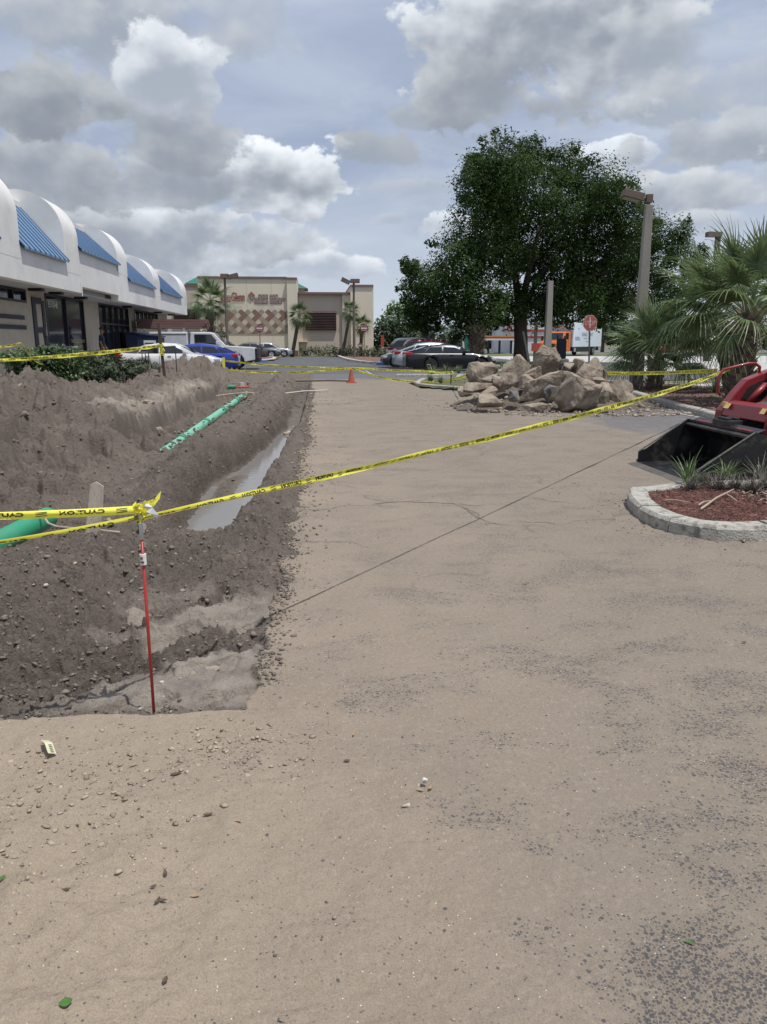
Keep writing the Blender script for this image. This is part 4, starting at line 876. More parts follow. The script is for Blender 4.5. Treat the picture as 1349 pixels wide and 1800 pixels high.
car('sedan', 'bright blue sedan with its tail out between the white sedan and white pickup', (-6.2, 42.1, 0), 0, BLUEP, L=4.6, H=1.44, belt=.96, hood=.95, tail=.88, roof=[(1.2, .96), (2.0, 1.40), (2.7, 1.44), (3.4, 1.35), (4.4, 1.02)], rim=RIMD)
car('suv', 'dark estate car with white roof parked behind the white pickup', (-6.6, 57.5, 0), PI, DKG, L=4.7, H=1.72, belt=1.08, nose=.85, tail=1.0, r=.36, roof=[(1.2, 1.08), (1.9, 1.66), (2.6, 1.72), (4.0, 1.68), (4.55, 1.1)])
car('sedan', 'grey sedan in front of the store with its nose to the right', (-5.5, 76.5, 0), PI, GREYC, L=4.8, H=1.45)
car('sedan', 'pale grey car whose nose shows beyond the grey sedan', (-4.4, 80.2, 0), PI, SILV, L=4.7, H=1.45)
car('sedan', 'black sedan with lit red taillight parked beside the rock pile', (7.35, 42.0, -.0), PI, BLKP, L=4.9, H=1.40, belt=.94, hood=.93, nose=.68, tail=.95, rim=RIMD, roof=[(1.3, .93), (2.15, 1.36), (2.85, 1.40), (3.6, 1.31), (4.75, .98)])
car('sedan', 'silver sedan just behind the black sedan', (7.05, 44.9, 0), PI, SILV, L=4.9, H=1.50, belt=.98, tail=.98, roof=[(1.3, .98), (2.1, 1.46), (2.85, 1.50), (3.6, 1.42), (4.75, 1.02)])
car('suv', 'dark red estate car behind the silver sedan', (7.9, 50.2, 0), PI, REDP, L=4.9, H=1.70, belt=1.02, tail=1.15, nose=.8, r=.36, roof=[(1.3, 1.02), (2.0, 1.64), (2.8, 1.70), (4.2, 1.66), (4.75, 1.08)], qtr=False)
car('hatchback', 'charcoal car with its nose to the left between white and silver cars', (6.35, 47.6, 0), 0, DKG, L=4.4, H=1.46, belt=.98)
car('suv', 'white suv with red taillight at the left of the parked row', (7.4, 53.6, 0), PI, WHITEP, L=4.7, H=1.78, belt=1.08, nose=.85, tail=1.12, r=.36, roof=[(1.2, 1.08), (1.9, 1.70), (2.6, 1.78), (4.0, 1.74), (4.6, 1.12)], qtr=False)
car('hatchback', 'white car behind the palm at the right edge', (17.6, 24.6, 0), R(100), WHITEP, L=4.5, H=1.55, belt=1.0)
car('sedan', 'red car far off behind the left palm', (44.5, 96, 0), 0, REDP, L=4.6, group='cars on the far lot')
car('sedan', 'second red car far off between the two palms', (52, 98, 0), 0, REDP, L=4.6, group='cars on the far lot')
car('sedan', 'dark car under the striped canopy', (17.0, 99, 0), .2, DKG, L=4.6, group='cars on the far lot')
car('sedan', 'silver car under the striped canopy', (19.8, 102, 0), .2, SILV, L=4.6, group='cars on the far lot')
# pickup with cap, rack and boards
t = thing('pickup_truck', 'white pickup with service cap and roof rack of brown boards', 'pickup truck', (-6.5, 45.4, 0), 0, 'parked cars')
Lp = 6.6; X = lambda x: Lp/2-x   # nose towards +x
def side_prism(poly, hw, nm, mat, bev=.04, par=t): return MB().prism([(X(a), b) for a, b in poly], -hw, hw, 'y').build(nm, mat, par, bevel=bev)
arch = lambda w, r: [(w+r*math.cos(a), .42+r*math.sin(a)) for a in np.linspace(0, PI, 9)]
side_prism([(.0, .55), (.02, 1.12), (.12, 1.22), (1.65, 1.30), (2.4, 1.32), (6.55, 1.32), (6.6, .55)]+arch(5.15, .50)+arch(1.15, .52), .98, 'body', WHITEP, .03)
side_prism([(1.62, 1.30), (2.25, 1.98), (2.5, 2.05), (3.55, 2.05), (3.62, 1.33)], .86, 'cab', WHITEP, .05)
side_prism([(3.72, 1.325), (3.72, 2.06), (6.55, 2.06), (6.55, 1.325)], .93, 'service_cap', WHITEP, .04)
for s in (-1, 1):
    MB().add([(X(1.95), s*.868, 1.36), (X(2.42), s*.868, 1.93), (X(3.35), s*.868, 1.93), (X(3.35), s*.868, 1.36)], [(0, 1, 2, 3)]).build('window', CGL, t)
    MB().box((X(6.5), s*.935-.004, 1.90), (X(3.78), s*.935+.004, 1.94)).build('cap_trim', BLK, t)
    MB().box((X(2.15), s*.95, 1.36), (X(1.95), s*1.2, 1.56)).build('mirror', WHITEP, t, bevel=.03)
    MB().box((X(.05), s*.62, .86), (X(-.02), s*.94, 1.14)).build('headlight', LAMPC, t, bevel=.02)
    MB().box((X(6.62), s*.80, .8), (X(6.58), s*.96, 1.2)).build('taillight', LAMPR, t)
    for w in (1.15, 5.15):
        ww = bpy.data.objects.new('wheel', None); COL.objects.link(ww); ww.parent = t; ww.location = (X(w), s*.86, .42)
        MB().tube([(0, -.13, 0), (0, -.1, 0), (0, .1, 0), (0, .13, 0)], [.39, .42, .42, .39], 24).build('tyre', TYRE, ww); MB().tube([(0, s*.132, 0), (0, s*.14, 0)], [.26, .22], 16).build('rim', RIM, ww)
MB().add([(X(1.66), -.80, 1.36), (X(1.66), .80, 1.36), (X(2.24), .72, 1.99), (X(2.24), -.72, 1.99)], [(0, 1, 2, 3)]).build('windshield', CGL, t)
MB().box((X(.05), -.985, .60), (X(-.10), .985, 1.16)).build('grille', BLK, t, bevel=.03); MB().box((X(.06), -.98, .42), (X(-.20), .98, .68)).build('bumper', BLK, t, bevel=.03)
MB().box((X(6.3), -.7, .3), (X(.3), .7, .62)).build('underbody', BLK, t)
for xq in (3.9, 5.2, 6.4):
    for s in (-1, 1): MB().tube([(X(xq), s*.85, 2.06), (X(xq), s*.85, 2.24)], .03, 6).build('rack_post', WHITEP, t)
    MB().box((X(xq)-.03, -.9, 2.2), (X(xq)+.03, .9, 2.245)).build('rack_bar', WHITEP, t)
BRD = pm('brown_boards', (.21, .115, .10), (.155, .085, .075), 2, .8, stretch=(.4, 4, 4), island=.15)
t = thing('lumber_stack', 'stack of long brown boards on the rack of the white pickup', 'lumber', (-7.75, 45.4, 2.25))
for k in range(4):
    for j in range(5): MB().box((-1.95+.1*((k*7+j*3) % 3), -.75+j*.3, k*.125+.002), (1.65+.12*((k+j) % 3), -.75+j*.3+.28, k*.125+.118)).build('board', BRD, t)
# box truck
t = thing('box_truck', 'orange cab delivery truck with long white box crossing the road', 'truck', (AT(966, 600, 80)[0]+2.6*math.cos(R(52)), 80+2.6*math.sin(R(52)), 0), R(52))
ORG = pm('orange_paint', (.62, .16, .03), None, 2, .3, coat=.5); WBOX = pm('box_white', (.60, .66, .72), (.56, .62, .68), .5, .5)
side_p = lambda poly, y0, y1, nm, mat, bev=.04: MB().prism(poly, y0, y1, 'y').build(nm, mat, t, bevel=bev)
side_p([(1.1, .95), (1.1, 3.5), (11.0, 3.5), (11.0, .95)], -1.2, 1.2, 'cargo_box', WBOX, .03)
MB().box((.95, -1.22, .95), (1.25, 1.22, 3.5)).build('box_front_trim', pm('trim_grey', (.4, .4, .42), None, 1, .5), t)
side_p([(-2.6, .55), (-2.6, 1.35), (-2.45, 1.55), (-1.35, 1.72), (-.95, 2.45), (-.75, 2.55), (.75, 2.55), (.8, .55)], -1.1, 1.1, 'cab', ORG, .06)
for s in (-1, 1):
    MB().add([(-1.1, s*1.105, 1.75), (-.72, s*1.105, 2.40), (.1, s*1.105, 2.40), (.1, s*1.105, 1.75)], [(0, 1, 2, 3)]).build('window', CGL, t)
    MB().box((.0, s*1.0, .9), (.02, s*1.115, 2.4)).build('door_gap', BLK, t); MB().box((-1.5, s*1.15, 1.6), (-1.35, s*1.35, 2.1)).build('mirror', BLK, t)
    for w in (-1.6, 8.2, 9.5):
        if w == 9.5: continue
        ww = bpy.data.objects.new('wheel', None); COL.objects.link(ww); ww.parent = t; ww.location = (w, s*1.05, .5)
        MB().tube([(0, -.14, 0), (0, .14, 0)], .5, 20).build('tyre', TYRE, ww); MB().tube([(0, s*.142, 0), (0, s*.15, 0)], .27, 14).build('rim', RIM, ww)
MB().add([(-1.40, -.95, 1.74), (-1.40, .95, 1.74), (-.99, .88, 2.42), (-.99, -.88, 2.42)], [(0, 1, 2, 3)]).build('windshield', CGL, t)
MB().box((-2.66, -.6, .75), (-2.58, .6, 1.3)).build('grille', BLK, t); MB().box((-2.8, -1.15, .4), (-2.55, 1.15, .7)).build('bumper', CHR, t)
MB().box((-2.0, -.5, .5), (10.9, .5, .93)).build('chassis', BLK, t); MB().box((1.3, -1.18, .42), (7.3, -1.1, .93)).build('side_skirt', BLK, t); MB().box((1.7, -1.2, .45), (2.2, -1.185, .85)).build('vent_plate', pm('vent_grey', (.35, .35, .35), None, 1, .6), t)
BLULOGO = pm('blue_logo', (.03, .06, .35), None, 2, .5); GRYL = pm('grey_lettering', (.25, .28, .32), None, 2, .5)
for nm, s_, sz_, mm, xx_, zz_ in (('company_lettering', 'ORANGE COUNTY', .62, GRYL, 5.9, 2.28), ('company_lettering', 'MOVING & STORAGE', .26, GRYL, 5.9, 1.86), ('company_lettering', 'SINCE 1976', .22, GRYL, 5.9, 1.52), ('truck_logo', 'KDR', .55, BLULOGO, 2.45, 1.83)):
    text_obj(nm, s_, sz_, mm, t, (xx_, -1.215, zz_), (1, 0, 0), (0, 0, 1), .75 if 'COUNTY' in s_ else 1)
MB().box((3.2, -1.214, 1.62), (3.42, -1.205, 1.98)).build('logo_mark', GRYL, t)

# far road-side things on the right
t = thing('gas_station', 'white shop with red stripes and a low orange striped canopy beyond the oak', 'building', (0, 0, 0))
ST_W = pm('shop_white', (.66, .68, .70), None, 1, .7); ST_R = pm('stripe_red', (.36, .06, .04), None, 1, .6); ST_O = pm('stripe_orange', (.62, .26, .10), None, 1, .6); NVY = pm('navy_post', (.01, .02, .05), None, 1, .5)
def fx(px, Y): return AT(px, 600, Y)[0]
def fz(py, Y): return AT(900, py, Y)[2]
Yg_ = 104
MB().box((fx(900, Yg_), Yg_, 0), (fx(1022, Yg_), Yg_+12, fz(572, Yg_))).build('shop_wall', ST_W, t)
for a, b_, mm in ((579, 583, ST_R), (590.5, 594, ST_R)): MB().box((fx(900, Yg_)-.1, Yg_-.12, fz(b_, Yg_)), (fx(1022, Yg_), Yg_-.003, fz(a, Yg_))).build('stripe', mm, t)
MB().add([(fx(893, Yg_), Yg_-.2, fz(579, Yg_)), (fx(930, Yg_), Yg_-.2, fz(579, Yg_)), (fx(915, Yg_), Yg_+3, fz(572, Yg_)), (fx(893, Yg_), Yg_+5, fz(579, Yg_))], [(0, 1, 2), (0, 2, 3)]).build('tile_roof', ST_R, t)
Yc = 98
for a, b_, mm in ((590, 592.3, ST_O), (592.4, 595.0, ST_R), (595.1, 598.2, ST_W)): MB().box((fx(849, Yc), Yc, fz(b_, Yc)), (fx(905, Yc), Yc+7, fz(a, Yc))).build('canopy_band', mm, t)
for px in (860.5, 880, 900.5): MB().box((fx(px, Yc)-.12, Yc+.3, 0), (fx(px, Yc)+.12, Yc+.55, fz(598.4, Yc))).build('canopy_post', NVY, t)
t = thing('store_sign', 'white and green tapering shop sign left of the shaggy palm trunk', 'sign', (fx(822.5, 70), 70, 0))
MB().prism([(-.35, 0), (.35, 0), (.55, 2.25), (-.55, 2.25)], -.1, .1, 'y').build('sign_base', ST_W, t); MB().prism([(-.22, .3), (.22, .3), (.38, 2.1), (-.38, 2.1)], -.12, -.101, 'y').build('sign_panel', pm('sign_green', (.02, .16, .11), None, 1, .5), t); MB().prism([(-.85, 2.4), (.35, 2.4), (.45, 3.6), (-.95, 3.5)], -.1, .1, 'y').build('sign_head', ST_W, t); MB().box((-.1, -.05, 2.25), (.1, .05, 2.4)).build('sign_neck', BLK, t)
text_obj('sign_lettering', 'BANK', .3, BLK, t, (-.3, -.105, 2.62), (1, 0, 0), (0, 0, 1))
t = thing('street_name_pole', 'tall black pole with mast arm and small white plate left of the oak', 'pole', (fx(750, 60), 60, 0))
MB().tube([(0, 0, 0), (0, 0, 4.4)], [.17, .14], 10).build('pole', NVY, t); MB().tube([(0, 0, 4.2), (1.0, -.1, 4.7), (3.2, -.3, 5.3)], [.09, .07, .05], 8).build('mast_arm', NVY, t)
pl = MB().box((.42, -.1, 2.95), (.9, -.06, 3.5)).build('plate', WHT, t); text_obj('plate_lettering', 'BUS', .2, GRYL, pl, (.66, -.105, 3.25), (1, 0, 0), (0, 0, 1))
MB().tube([(0, 0, 3.3), (.45, -.08, 3.3)], .03, 6).build('bracket', NVY, t)
# ------------------------------------------------------------ signs and lamps
SRED = pm('sign_red', (.30, .045, .035), (.36, .07, .055), 6, .5); GALV = pm('post_steel', (.06, .06, .06), (.10, .095, .09), 5, .6, metal=.3); RUST = pm('brown_post', (.10, .075, .06), None, 4, .8)
def dne(label, px, py, Y, sc=1.0, hh=2.75):
    x, _, _ = AT(px, 600, Y); t = thing('do_not_enter_sign', label, 'sign', (x, Y, 0), 0, 'do not enter signs')
    MB().box((-.035, -.025, 0), (.035, .025, hh+.3)).build('post', RUST, t)
    r = .38*sc; d = MB().prism([(r*math.cos(a), hh+r*math.sin(a)) for a in np.linspace(0, 2*PI, 29)[:-1]], -.05, -.03, 'y').build('disc', pm('dne_red', (.20, .015, .02), None, 4, .5), t)
    MB().prism([(r*.94*math.cos(a), hh+r*.94*math.sin(a)) for a in np.linspace(0, 2*PI, 29)[:-1]], -.054, -.051, 'y')
    MB().box((-r*.78, -.056, hh-.06*sc), (r*.78, -.0515, hh+.06*sc)).build('white_bar', WHT, d)
    text_obj('lettering', 'DO NOT', .17*sc, WHT, d, (0, -.055, hh+.19*sc), (1, 0, 0), (0, 0, 1)); text_obj('lettering', 'ENTER', .17*sc, WHT, d, (0, -.055, hh-.19*sc), (1, 0, 0), (0, 0, 1))
dne('round red do not enter sign on the left island before the diamond tiles', 457.5, 0, 75.0)
dne('round red do not enter sign on the shrub island at the right tower', 640.5, 0, 74.0, 1.0, 2.75)
dne('little low red sign under the short palm by the tower', 633, 0, 76.5, .62, 1.15)
# stop sign
t = thing('stop_sign', 'faded red octagonal stop sign leaning behind the rock pile', 'sign', (13.75, 38, 0), R(0)); t.rotation_euler = (0, R(-2.5), R(12))
MB().box((-.035, -.02, 0), (.035, .02, 2.2)).build('post', GALV, t)
oc = [(.41*math.cos(PI/8+k*PI/4), 2.43+.41*math.sin(PI/8+k*PI/4)) for k in range(8)]
oi = [(a*.93, 2.43+(b-2.43)*.93) for a, b in oc]
pl = MB().prism(oc, -.035, -.022, 'y').build('sign_plate', pm('faded_border', (.50, .36, .33), None, 5, .6), t); MB().prism(oi, -.039, -.036, 'y').build('sign_face', pm('faded_red', (.33, .085, .065), (.27, .06, .05), 5, .6), pl)
text_obj('lettering', 'STOP', .30, pm('faded_letters', (.55, .40, .36), None, 3, .6), pl, (0, -.042, 2.43), (1, 0, 0), (0, 0, 1), .88)
MB().box((-.03, -.044, 2.22), (.012, -.041, 2.72)).build('reflector_strip', pm('reflector', (.7, .66, .55), None, 3, .5), pl)
CPOLE = pm('concrete_pole', (.30, .275, .245), (.24, .22, .195), 3, .95, .4, 40, stretch=(1, 1, .2)); LBRN = pm('lamp_brown', (.16, .115, .095), (.12, .085, .07), 3, .7)
x, y = G(1118, 683); t = thing('lamp_post', 'square tapered concrete lamp post with one brown box lamp by the palms', 'lamp post', (x, y, 0), R(-8))
hz = 5.8
MB().add([(-.19,-.19,0),(.19,-.19,0),(.19,.19,0),(-.19,.19,0),(-.115,-.115,hz),(.115,-.115,hz),(.115,.115,hz),(-.115,.115,hz)], [(0,3,2,1),(4,5,6,7),(0,1,5,4),(1,2,6,5),(2,3,7,6),(3,0,4,7)]).build('pole', CPOLE, t, bevel=.015)
MB().tube([(0, 0, hz), (0, 0, hz+.08)], .05, 8).box((-.10, -.09, hz+.08), (.10, .09, hz+.32)).box((-.34, -.04, hz+.12), (-.1, .04, hz+.22)).build('bracket', LBRN, t)
Mr = Matrix.Translation((-.5, 0, hz+.27)) @ Matrix.Rotation(R(14), 4, 'Y'); lh = MB().box((-.36, -.24, -.10), (.30, .24, .13), Mr).build('lamp_head', LBRN, t, bevel=.015)
MB().box((-.30, -.19, -.115), (.22, .19, -.102), Mr).build('lens', pm('lens', (.25, .24, .2), None, 3, .3), lh)
def lamp2(label, px, base_py, Y, topz, heads, w=.16, mat=RUST):
    x = AT(px, 600, Y)[0]; t = thing('lamp_post', label, 'lamp post', (x, Y, 0)); MB().tube([(0, 0, 0), (0, 0, topz)], [w, w*.7], 8).build('pole', mat, t)
    for (dx, tilt, wd) in heads:
        M2 = Matrix.Translation((dx, 0, topz+.1)) @ Matrix.Rotation(R(tilt), 4, 'Y'); h = MB().box((-wd, -.3, -.18), (wd, .3, .18), M2); h.build('lamp_head', LBRN, t)
    MB().box((min(0, heads[0][0]), -.05, topz-.05), (max(.1, heads[-1][0]), .05, topz+.05)).build('arm', LBRN, t)
lamp2('brown two headed lamp post before the diamond tile wall', 400, 0, 72, 7.1, [(.0, 0, .35), (.75, -14, .45)], .14, pm('grey_brown_pole', (.15, .13, .115), None, 3, .8))
lamp2('brown two headed lamp post between the store right bay and tower', 623, 0, 74, 6.9, [(-.75, 24, .42), (.12, 0, .42)], .14, MATS['grey_brown_pole'])
lamp2('dark lamp post rising behind the right palm fronds', 1246, 0, 60, 9.5, [(-.55, 0, .35), (0, 0, .2)], .32, pm('dark_wood_pole', (.05, .045, .04), None, 3, .9))
x = AT(963, 600, 47)[0]; t = thing('concrete_pole', 'bare grey concrete pole standing in front of the oak crown behind the rocks', 'pole', (x, 47, 0))
MB().add([(-.21,-.21,0),(.21,-.21,0),(.21,.21,0),(-.21,.21,0),(-.15,-.15,5.1),(.15,-.15,5.1),(.15,.15,5.1),(-.15,.15,5.1)], [(0,3,2,1),(4,5,6,7),(0,1,5,4),(1,2,6,5),(2,3,7,6),(3,0,4,7)]).build('pole', CPOLE, t)
x = AT(941.5, 600, 64)[0]; t = thing('wood_post', 'thin brown post with red tag between oak trunk and grey pole', 'post', (x, 64, 0)); MB().box((-.12, -.1, 0), (.12, .1, 3.4)).build('post_shaft', RUST, t); MB().box((-.35, -.12, .75), (.35, -.101, 1.4)).build('red_tag', ST_R, t)
x = AT(927, 600, 51.5)[0]; t = thing('prop_board', 'grey board leaning against the oak trunk', 'board', (x, 51.6, 0)); MB().add([(-.1+.25, -.1, 0), (.08+.25, -.1, 0), (-.07-.1, .1, 2.2), (-.2-.1, .1, 2.2), (-.1+.25, -.05, 0), (.08+.25, -.05, 0), (-.07-.1, .15, 2.2), (-.2-.1, .15, 2.2)], [(0, 1, 2, 3), (4, 7, 6, 5), (0, 4, 5, 1), (1, 5, 6, 2), (2, 6, 7, 3), (3, 7, 4, 0)]).build('board_face', CPOLE, t)
x = AT(982, 600, 56)[0]; t = thing('utility_cabinet', 'dark cabinet on posts in front of the orange truck cab', 'cabinet', (x, 56, 0)); MB().box((0, -.2, .25), (.5, .2, 1.75)).build('cabinet_box', NVY, t); MB().box((-.12, -.05, 0), (-.04, .05, 2.0)).build('cabinet_post', NVY, t); MB().box((.52, -.05, 0), (.6, .05, 1.6)).build('cabinet_post', NVY, t)
x = AT(672.5, 600, 82)[0]; t = thing('marker_post', 'orange and white marker post at the edge of the trees', 'post', (x, 82, 0)); MB().box((-.1, -.06, 0), (.1, .06, 1.0)).build('post_lower', WHT, t); MB().box((-.16, -.07, 1.0), (.16, .07, 2.2)).build('post_upper', ST_R, t)
x = AT(1150, 600, 62)[0]; t = thing('blue_sign', 'blue sign plate seen through the left palm', 'sign', (x+.35, 62, 0)); MB().box((-.04, -.03, 0), (.04, .03, 1.6)).build('post', GALV, t); MB().prism([(-.5, 1.5), (.35, 1.5), (.35, 2.6), (-.1, 2.75)], -.06, -.031, 'y').build('sign_plate', pm('sign_blue', (.01, .03, .30), None, 1, .5), t)
# traffic cone
x, y = G(618, 673); t = thing('traffic_cone', 'faded orange traffic cone holding caution tape at the lot entrance', 'traffic cone', (x, y, .005))
CONEM = pm('cone_orange', (.42, .10, .05), (.34, .07, .04), 6, .7)
MB().box((-.19, -.19, 0), (.19, .19, .03)).build('cone_base', CONEM, t, bevel=.01)
cn = MB(); cn.tube([(0, 0, .03), (0, 0, .12), (0, 0, .50)], [.135, .115, .035], 20); cn.build('cone_body', CONEM, t, smooth=True).data.set_sharp_from_angle(angle=R(40))
MB().tube([(0, 0, .30), (0, 0, .38)], [.081, .062], 20).build('cone_band', pm('cone_band', (.32, .10, .07), None, 4, .5), t)

# ------------------------------------------------------------ caution tape
TAPE = pm('tape_yellow', (.95, .90, .12), (.90, .84, .10), 2.5, .38, .4, 9, detail=3, trans=.25); TPRT = pm('tape_print', (.012, .012, .010), None, 3, .5)
def tape(label, A, Bp, width, sag=.0, words=True, period=.34, mirror=True, tilt=0.0, twist=0.0, name='caution_tape', wsz=None, group=None, flip=False, seed=0):
    A, Bp = Vector(A), Vector(Bp); Ln = (Bp-A).length; n = max(24, int(Ln/.05)); d = (Bp-A).normalized(); sd = Vector((d.y, -d.x, 0)).normalized()
    rs = random.Random(seed)
    def fr(u, v, off=0.0):
        s = u/Ln; c = A+(Bp-A)*s-Vector((0, 0, 4*sag*s*(1-s)))
        a = tilt+twist*s+.16*math.sin(u*2.1+seed)+.08*math.sin(u*7.3); up = Vector((0, 0, math.cos(a)))+sd*math.sin(a); nrm = sd*math.cos(a)-Vector((0, 0, math.sin(a)))
        w = (width if isinstance(width, float) else width[0]+(width[1]-width[0])*min(1, s*2.2))*(1+.07*math.sin(u*5+seed)); return c+up*(v*w)+nrm*(off+.006*math.sin(v*6+u*3))
    m = MB(); nv = 4
    for i in range(n+1):
        for k in range(nv+1): m.v.append(tuple(fr(Ln*i/n, k/nv-.5)))
    for i in range(n):
        for k in range(nv): o = i*(nv+1)+k; m.f.append((o, o+1, o+nv+2, o+nv+1))
    t = m.build(name, TAPE, None, smooth=True, fix=False); tag(t, label, 'caution tape', group)
    if words:
        L_ = MB(); u = .12; sg = -1 if mirror else 1; hgt = .68
        while u < Ln-.1:
            v, f = text_geo('CAUTION', 1.0, .035); wl = .20 if wsz is None else wsz; sx = wl/4.2
            for off in (-.0022, .0022): L_.add([fr(min(Ln, max(0, u+a*sx*sg)), b*hgt+.03, off) for a, b, _ in v], f)
            for q in (-.3, 0, .3):
                for off in (-.0022, .0022): L_.add([fr(u+period/2+xx, q*.75+yy_, off) for xx, yy_ in ((-.022, -.07), (.02, .02), (.022, .10), (-.02, .01))], [(0, 1, 2, 3)])
            u += period
        L_.build('lettering', TPRT, t, fix=False, kind='stuff')
    return t
RB = Vector((-0.71, 3.11, 0)); rt_ = Vector((-.725, 3.11, .875))
pr = (9.55, 17.7, .92)
tape('long yellow caution tape from the red stake across the pavement to the right palm', (rt_.x, rt_.y, 
 .845), AT(1283, 649, 17.3), (.026, .068), sag=.10, period=.30, tilt=.35, twist=-.5, wsz=.16, seed=2)
tape('upper yellow caution tape running left from the red stake', AT(-60, 908, 3.0), AT(238, 896, 3.09), .031, sag=.004, period=.30, tilt=-.2, wsz=.16, seed=5)
tape('lower yellow caution tape running left from the red stake', AT(-60, 962, 2.85), AT(236, 912, 3.09), .026, sag=.006, period=.32, tilt=.5, twist=.3, wsz=.16, seed=9)
tape('thin caution tape over the hedge tied to the rusty post', AT(-30, 635, 14.5), AT(285, 607, 26), (.05, .10), sag=.05, period=.5, wsz=.27, seed=3)
tape('short slanting caution tape at the left edge above the hedge', AT(-20, 614, 13), AT(38, 604, 15.5), .045, period=.45, wsz=.22, seed=4)
tape('limp caution tape behind the hedge running down from the left wall', AT(40, 604, 15.5), AT(75, 640, 17.5), .02, sag=.1, words=False, seed=6)
tape('upper strand of far caution tape from the white sedan to the cone', AT(395, 634, 33), AT(619, 647, 29.7), .07, sag=.08, period=.55, wsz=.3, seed=7)
tape('lower strand of far caution tape from the white sedan to the cone', AT(395, 650, 33), AT(618, 648, 29.7), .07, sag=.13, period=.55, wsz=.3, seed=8)
tape('upper strand of far caution tape from the cone to the thin stake', AT(619, 647, 29.7), AT(793, 654, 28.2), .07, sag=.02, period=.55, wsz=.3, seed=11)
tape('sagging lower strand of caution tape right of the cone', AT(619, 648, 29.7), AT(793, 669, 28.2), .07, sag=.22, period=.55, wsz=.3, seed=12)
tape('caution tape from the thin stake to the rock pile', AT(793, 665, 28.2), AT(826, 657, 19.5), .08, sag=.04, period=.6, wsz=.3, seed=13)
tape('taut caution tape between the rock pile and the right palm', AT(1052, 656, 19.2), AT(1262, 651, 17.2), .085, sag=.03, period=.36, wsz=.24, seed=14)
t = thing('tape_post', 'rusty steel post holding caution tape above the hedge', 'post', (AT(287, 600, 26)[0], 26, 0)); t.rotation_euler = (0, R(-3), 0)
MB().box((-.045, -.03, .2), (.045, .03, 2.12)).build('post_shaft', pm('rusty_steel', (.06, .045, .04), (.09, .06, .05), 6, .8), t); k_ = MB()
for i in range(7): k_.tube([(.05, -.04, 1.5-.05*i), (.02+random.uniform(-.12, .12), -.07, 1.42-.06*i), (.05, -.04, 1.36-.05*i)], .018, 5)
k_.build('tape_knot', TAPE, t)
t = thing('thin_stake', 'short thin stake with tape near the kerb left of the rock pile', 'stake', (*G(793, 677), 0)); MB().box((-.02, -.02, 0), (.02, .02, .62)).build('stake_shaft', RUST, t); k_ = MB().tube([(0, -.03, .5), (.05, -.04, .45), (.0, -.03, .38)], .03, 5); k_.build('tape_knot', TAPE, t)
t = thing('yellow_wrapped_stake', 'short stake wrapped in yellow tape before the white sedan', 'stake', (AT(394, 640, 33)[0], 33, 0)); MB().box((-.03, -.03, 0), (.03, .03, 1.0)).build('stake_shaft', RUST, t); MB().box((-.05, -.05, .25), (.05, -.031, .9)).build('tape_wrap', TAPE, t)
# the red rod with its knot of tape
t = thing('marker_stake', 'thin red fibreglass rod with white top and label planted at the front of the dig', 'stake', (RB.x, RB.y, 0))
MB().tube([(0, 0, -.05), (0, 0, .76)], .0065, 10).build('rod', pm('rod_red', (.38, .03, .025), None, 3, .4), t, smooth=True)
MB().tube([(0, 0, .76), (0, 0, .90)], .0085, 10).build('reflective_top', pm('rod_white', (.55, .57, .62), None, 3, .4), t, smooth=True)
lb = MB().tube([(0, 0, .655), (0, 0, .70)], .0135, 12).build('label', WHT, t); MB().box((-.008, -.0155, .664), (.006, -.0137, .672)).box((-.008, -.0155, .68), (.002, -.0137, .69)).build('label_print', MAR, lb)
def crumple(nm, c, r, seed, mat, par=None, n=9, w=.028):
    rs = random.Random(seed); m = MB(); p = Vector(c)
    for i in range(n):
        pts = [p+Vector((rs.uniform(-1, 1), rs.uniform(-1, 1), rs.uniform(-1, 1)))*r for _ in range(4)]; pv = []
        for s in range(13):
            q = s/12; a = pts[0]*(1-q)**3+pts[1]*3*q*(1-q)**2+pts[2]*3*q*q*(1-q)+pts[3]*q**3; sd = Vector((math.sin(i+q*3), math.cos(i*2+q*2), math.sin(q*4+i))).normalized()*w/2; pv += [a-sd, a+sd]
        m.add(pv, [(2*k, 2*k+1, 2*k+3, 2*k+2) for k in range(12)])
    return m.build(nm, mat, par, fix=False, smooth=True)
crumple('tape_knot', (0, 0, .885), .032, 3, TAPE, t, 12, .022)
crumple('tape_knot', (-.004, 0, .845), .018, 8, TAPE, t, 6, .018)
fl = MB(); pts_ = [(0, 0, .89), (.03, .01, .905), (.055, 0, .915), (.08, .01, .945)]
for i, p in enumerate(pts_): fl.v += [(p[0], p[1], p[2]-.018), (p[0]+.006, p[1]+.008, p[2]+.014)]
fl.f += [(2*i, 2*i+1, 2*i+3, 2*i+2) for i in range(3)]; fl.build('tape_tail', TAPE, t, fix=False); v, f = text_geo('CA', .02); MB().add([(.055+a*.9, -.004, .925+b+a*.5) for a, b, _ in v], f).build('tail_print', TPRT, t, fix=False)
PLW = pm('white_film', (.62, .62, .62), (.5, .5, .5), 30, .25)
cr_ = MB().add([(.005, -.01, .905), (.03, .005, .915), (.052, -.004, .895), (.075, .0, .86), (.066, .002, .845), (.04, -.012, .872), (.02, .0, .878)], [(0, 1, 2), (0, 2, 6), (2, 5, 6), (2, 3, 5), (3, 4, 5)]); cr_.build('plastic_wrap', PLW, t, fix=False)

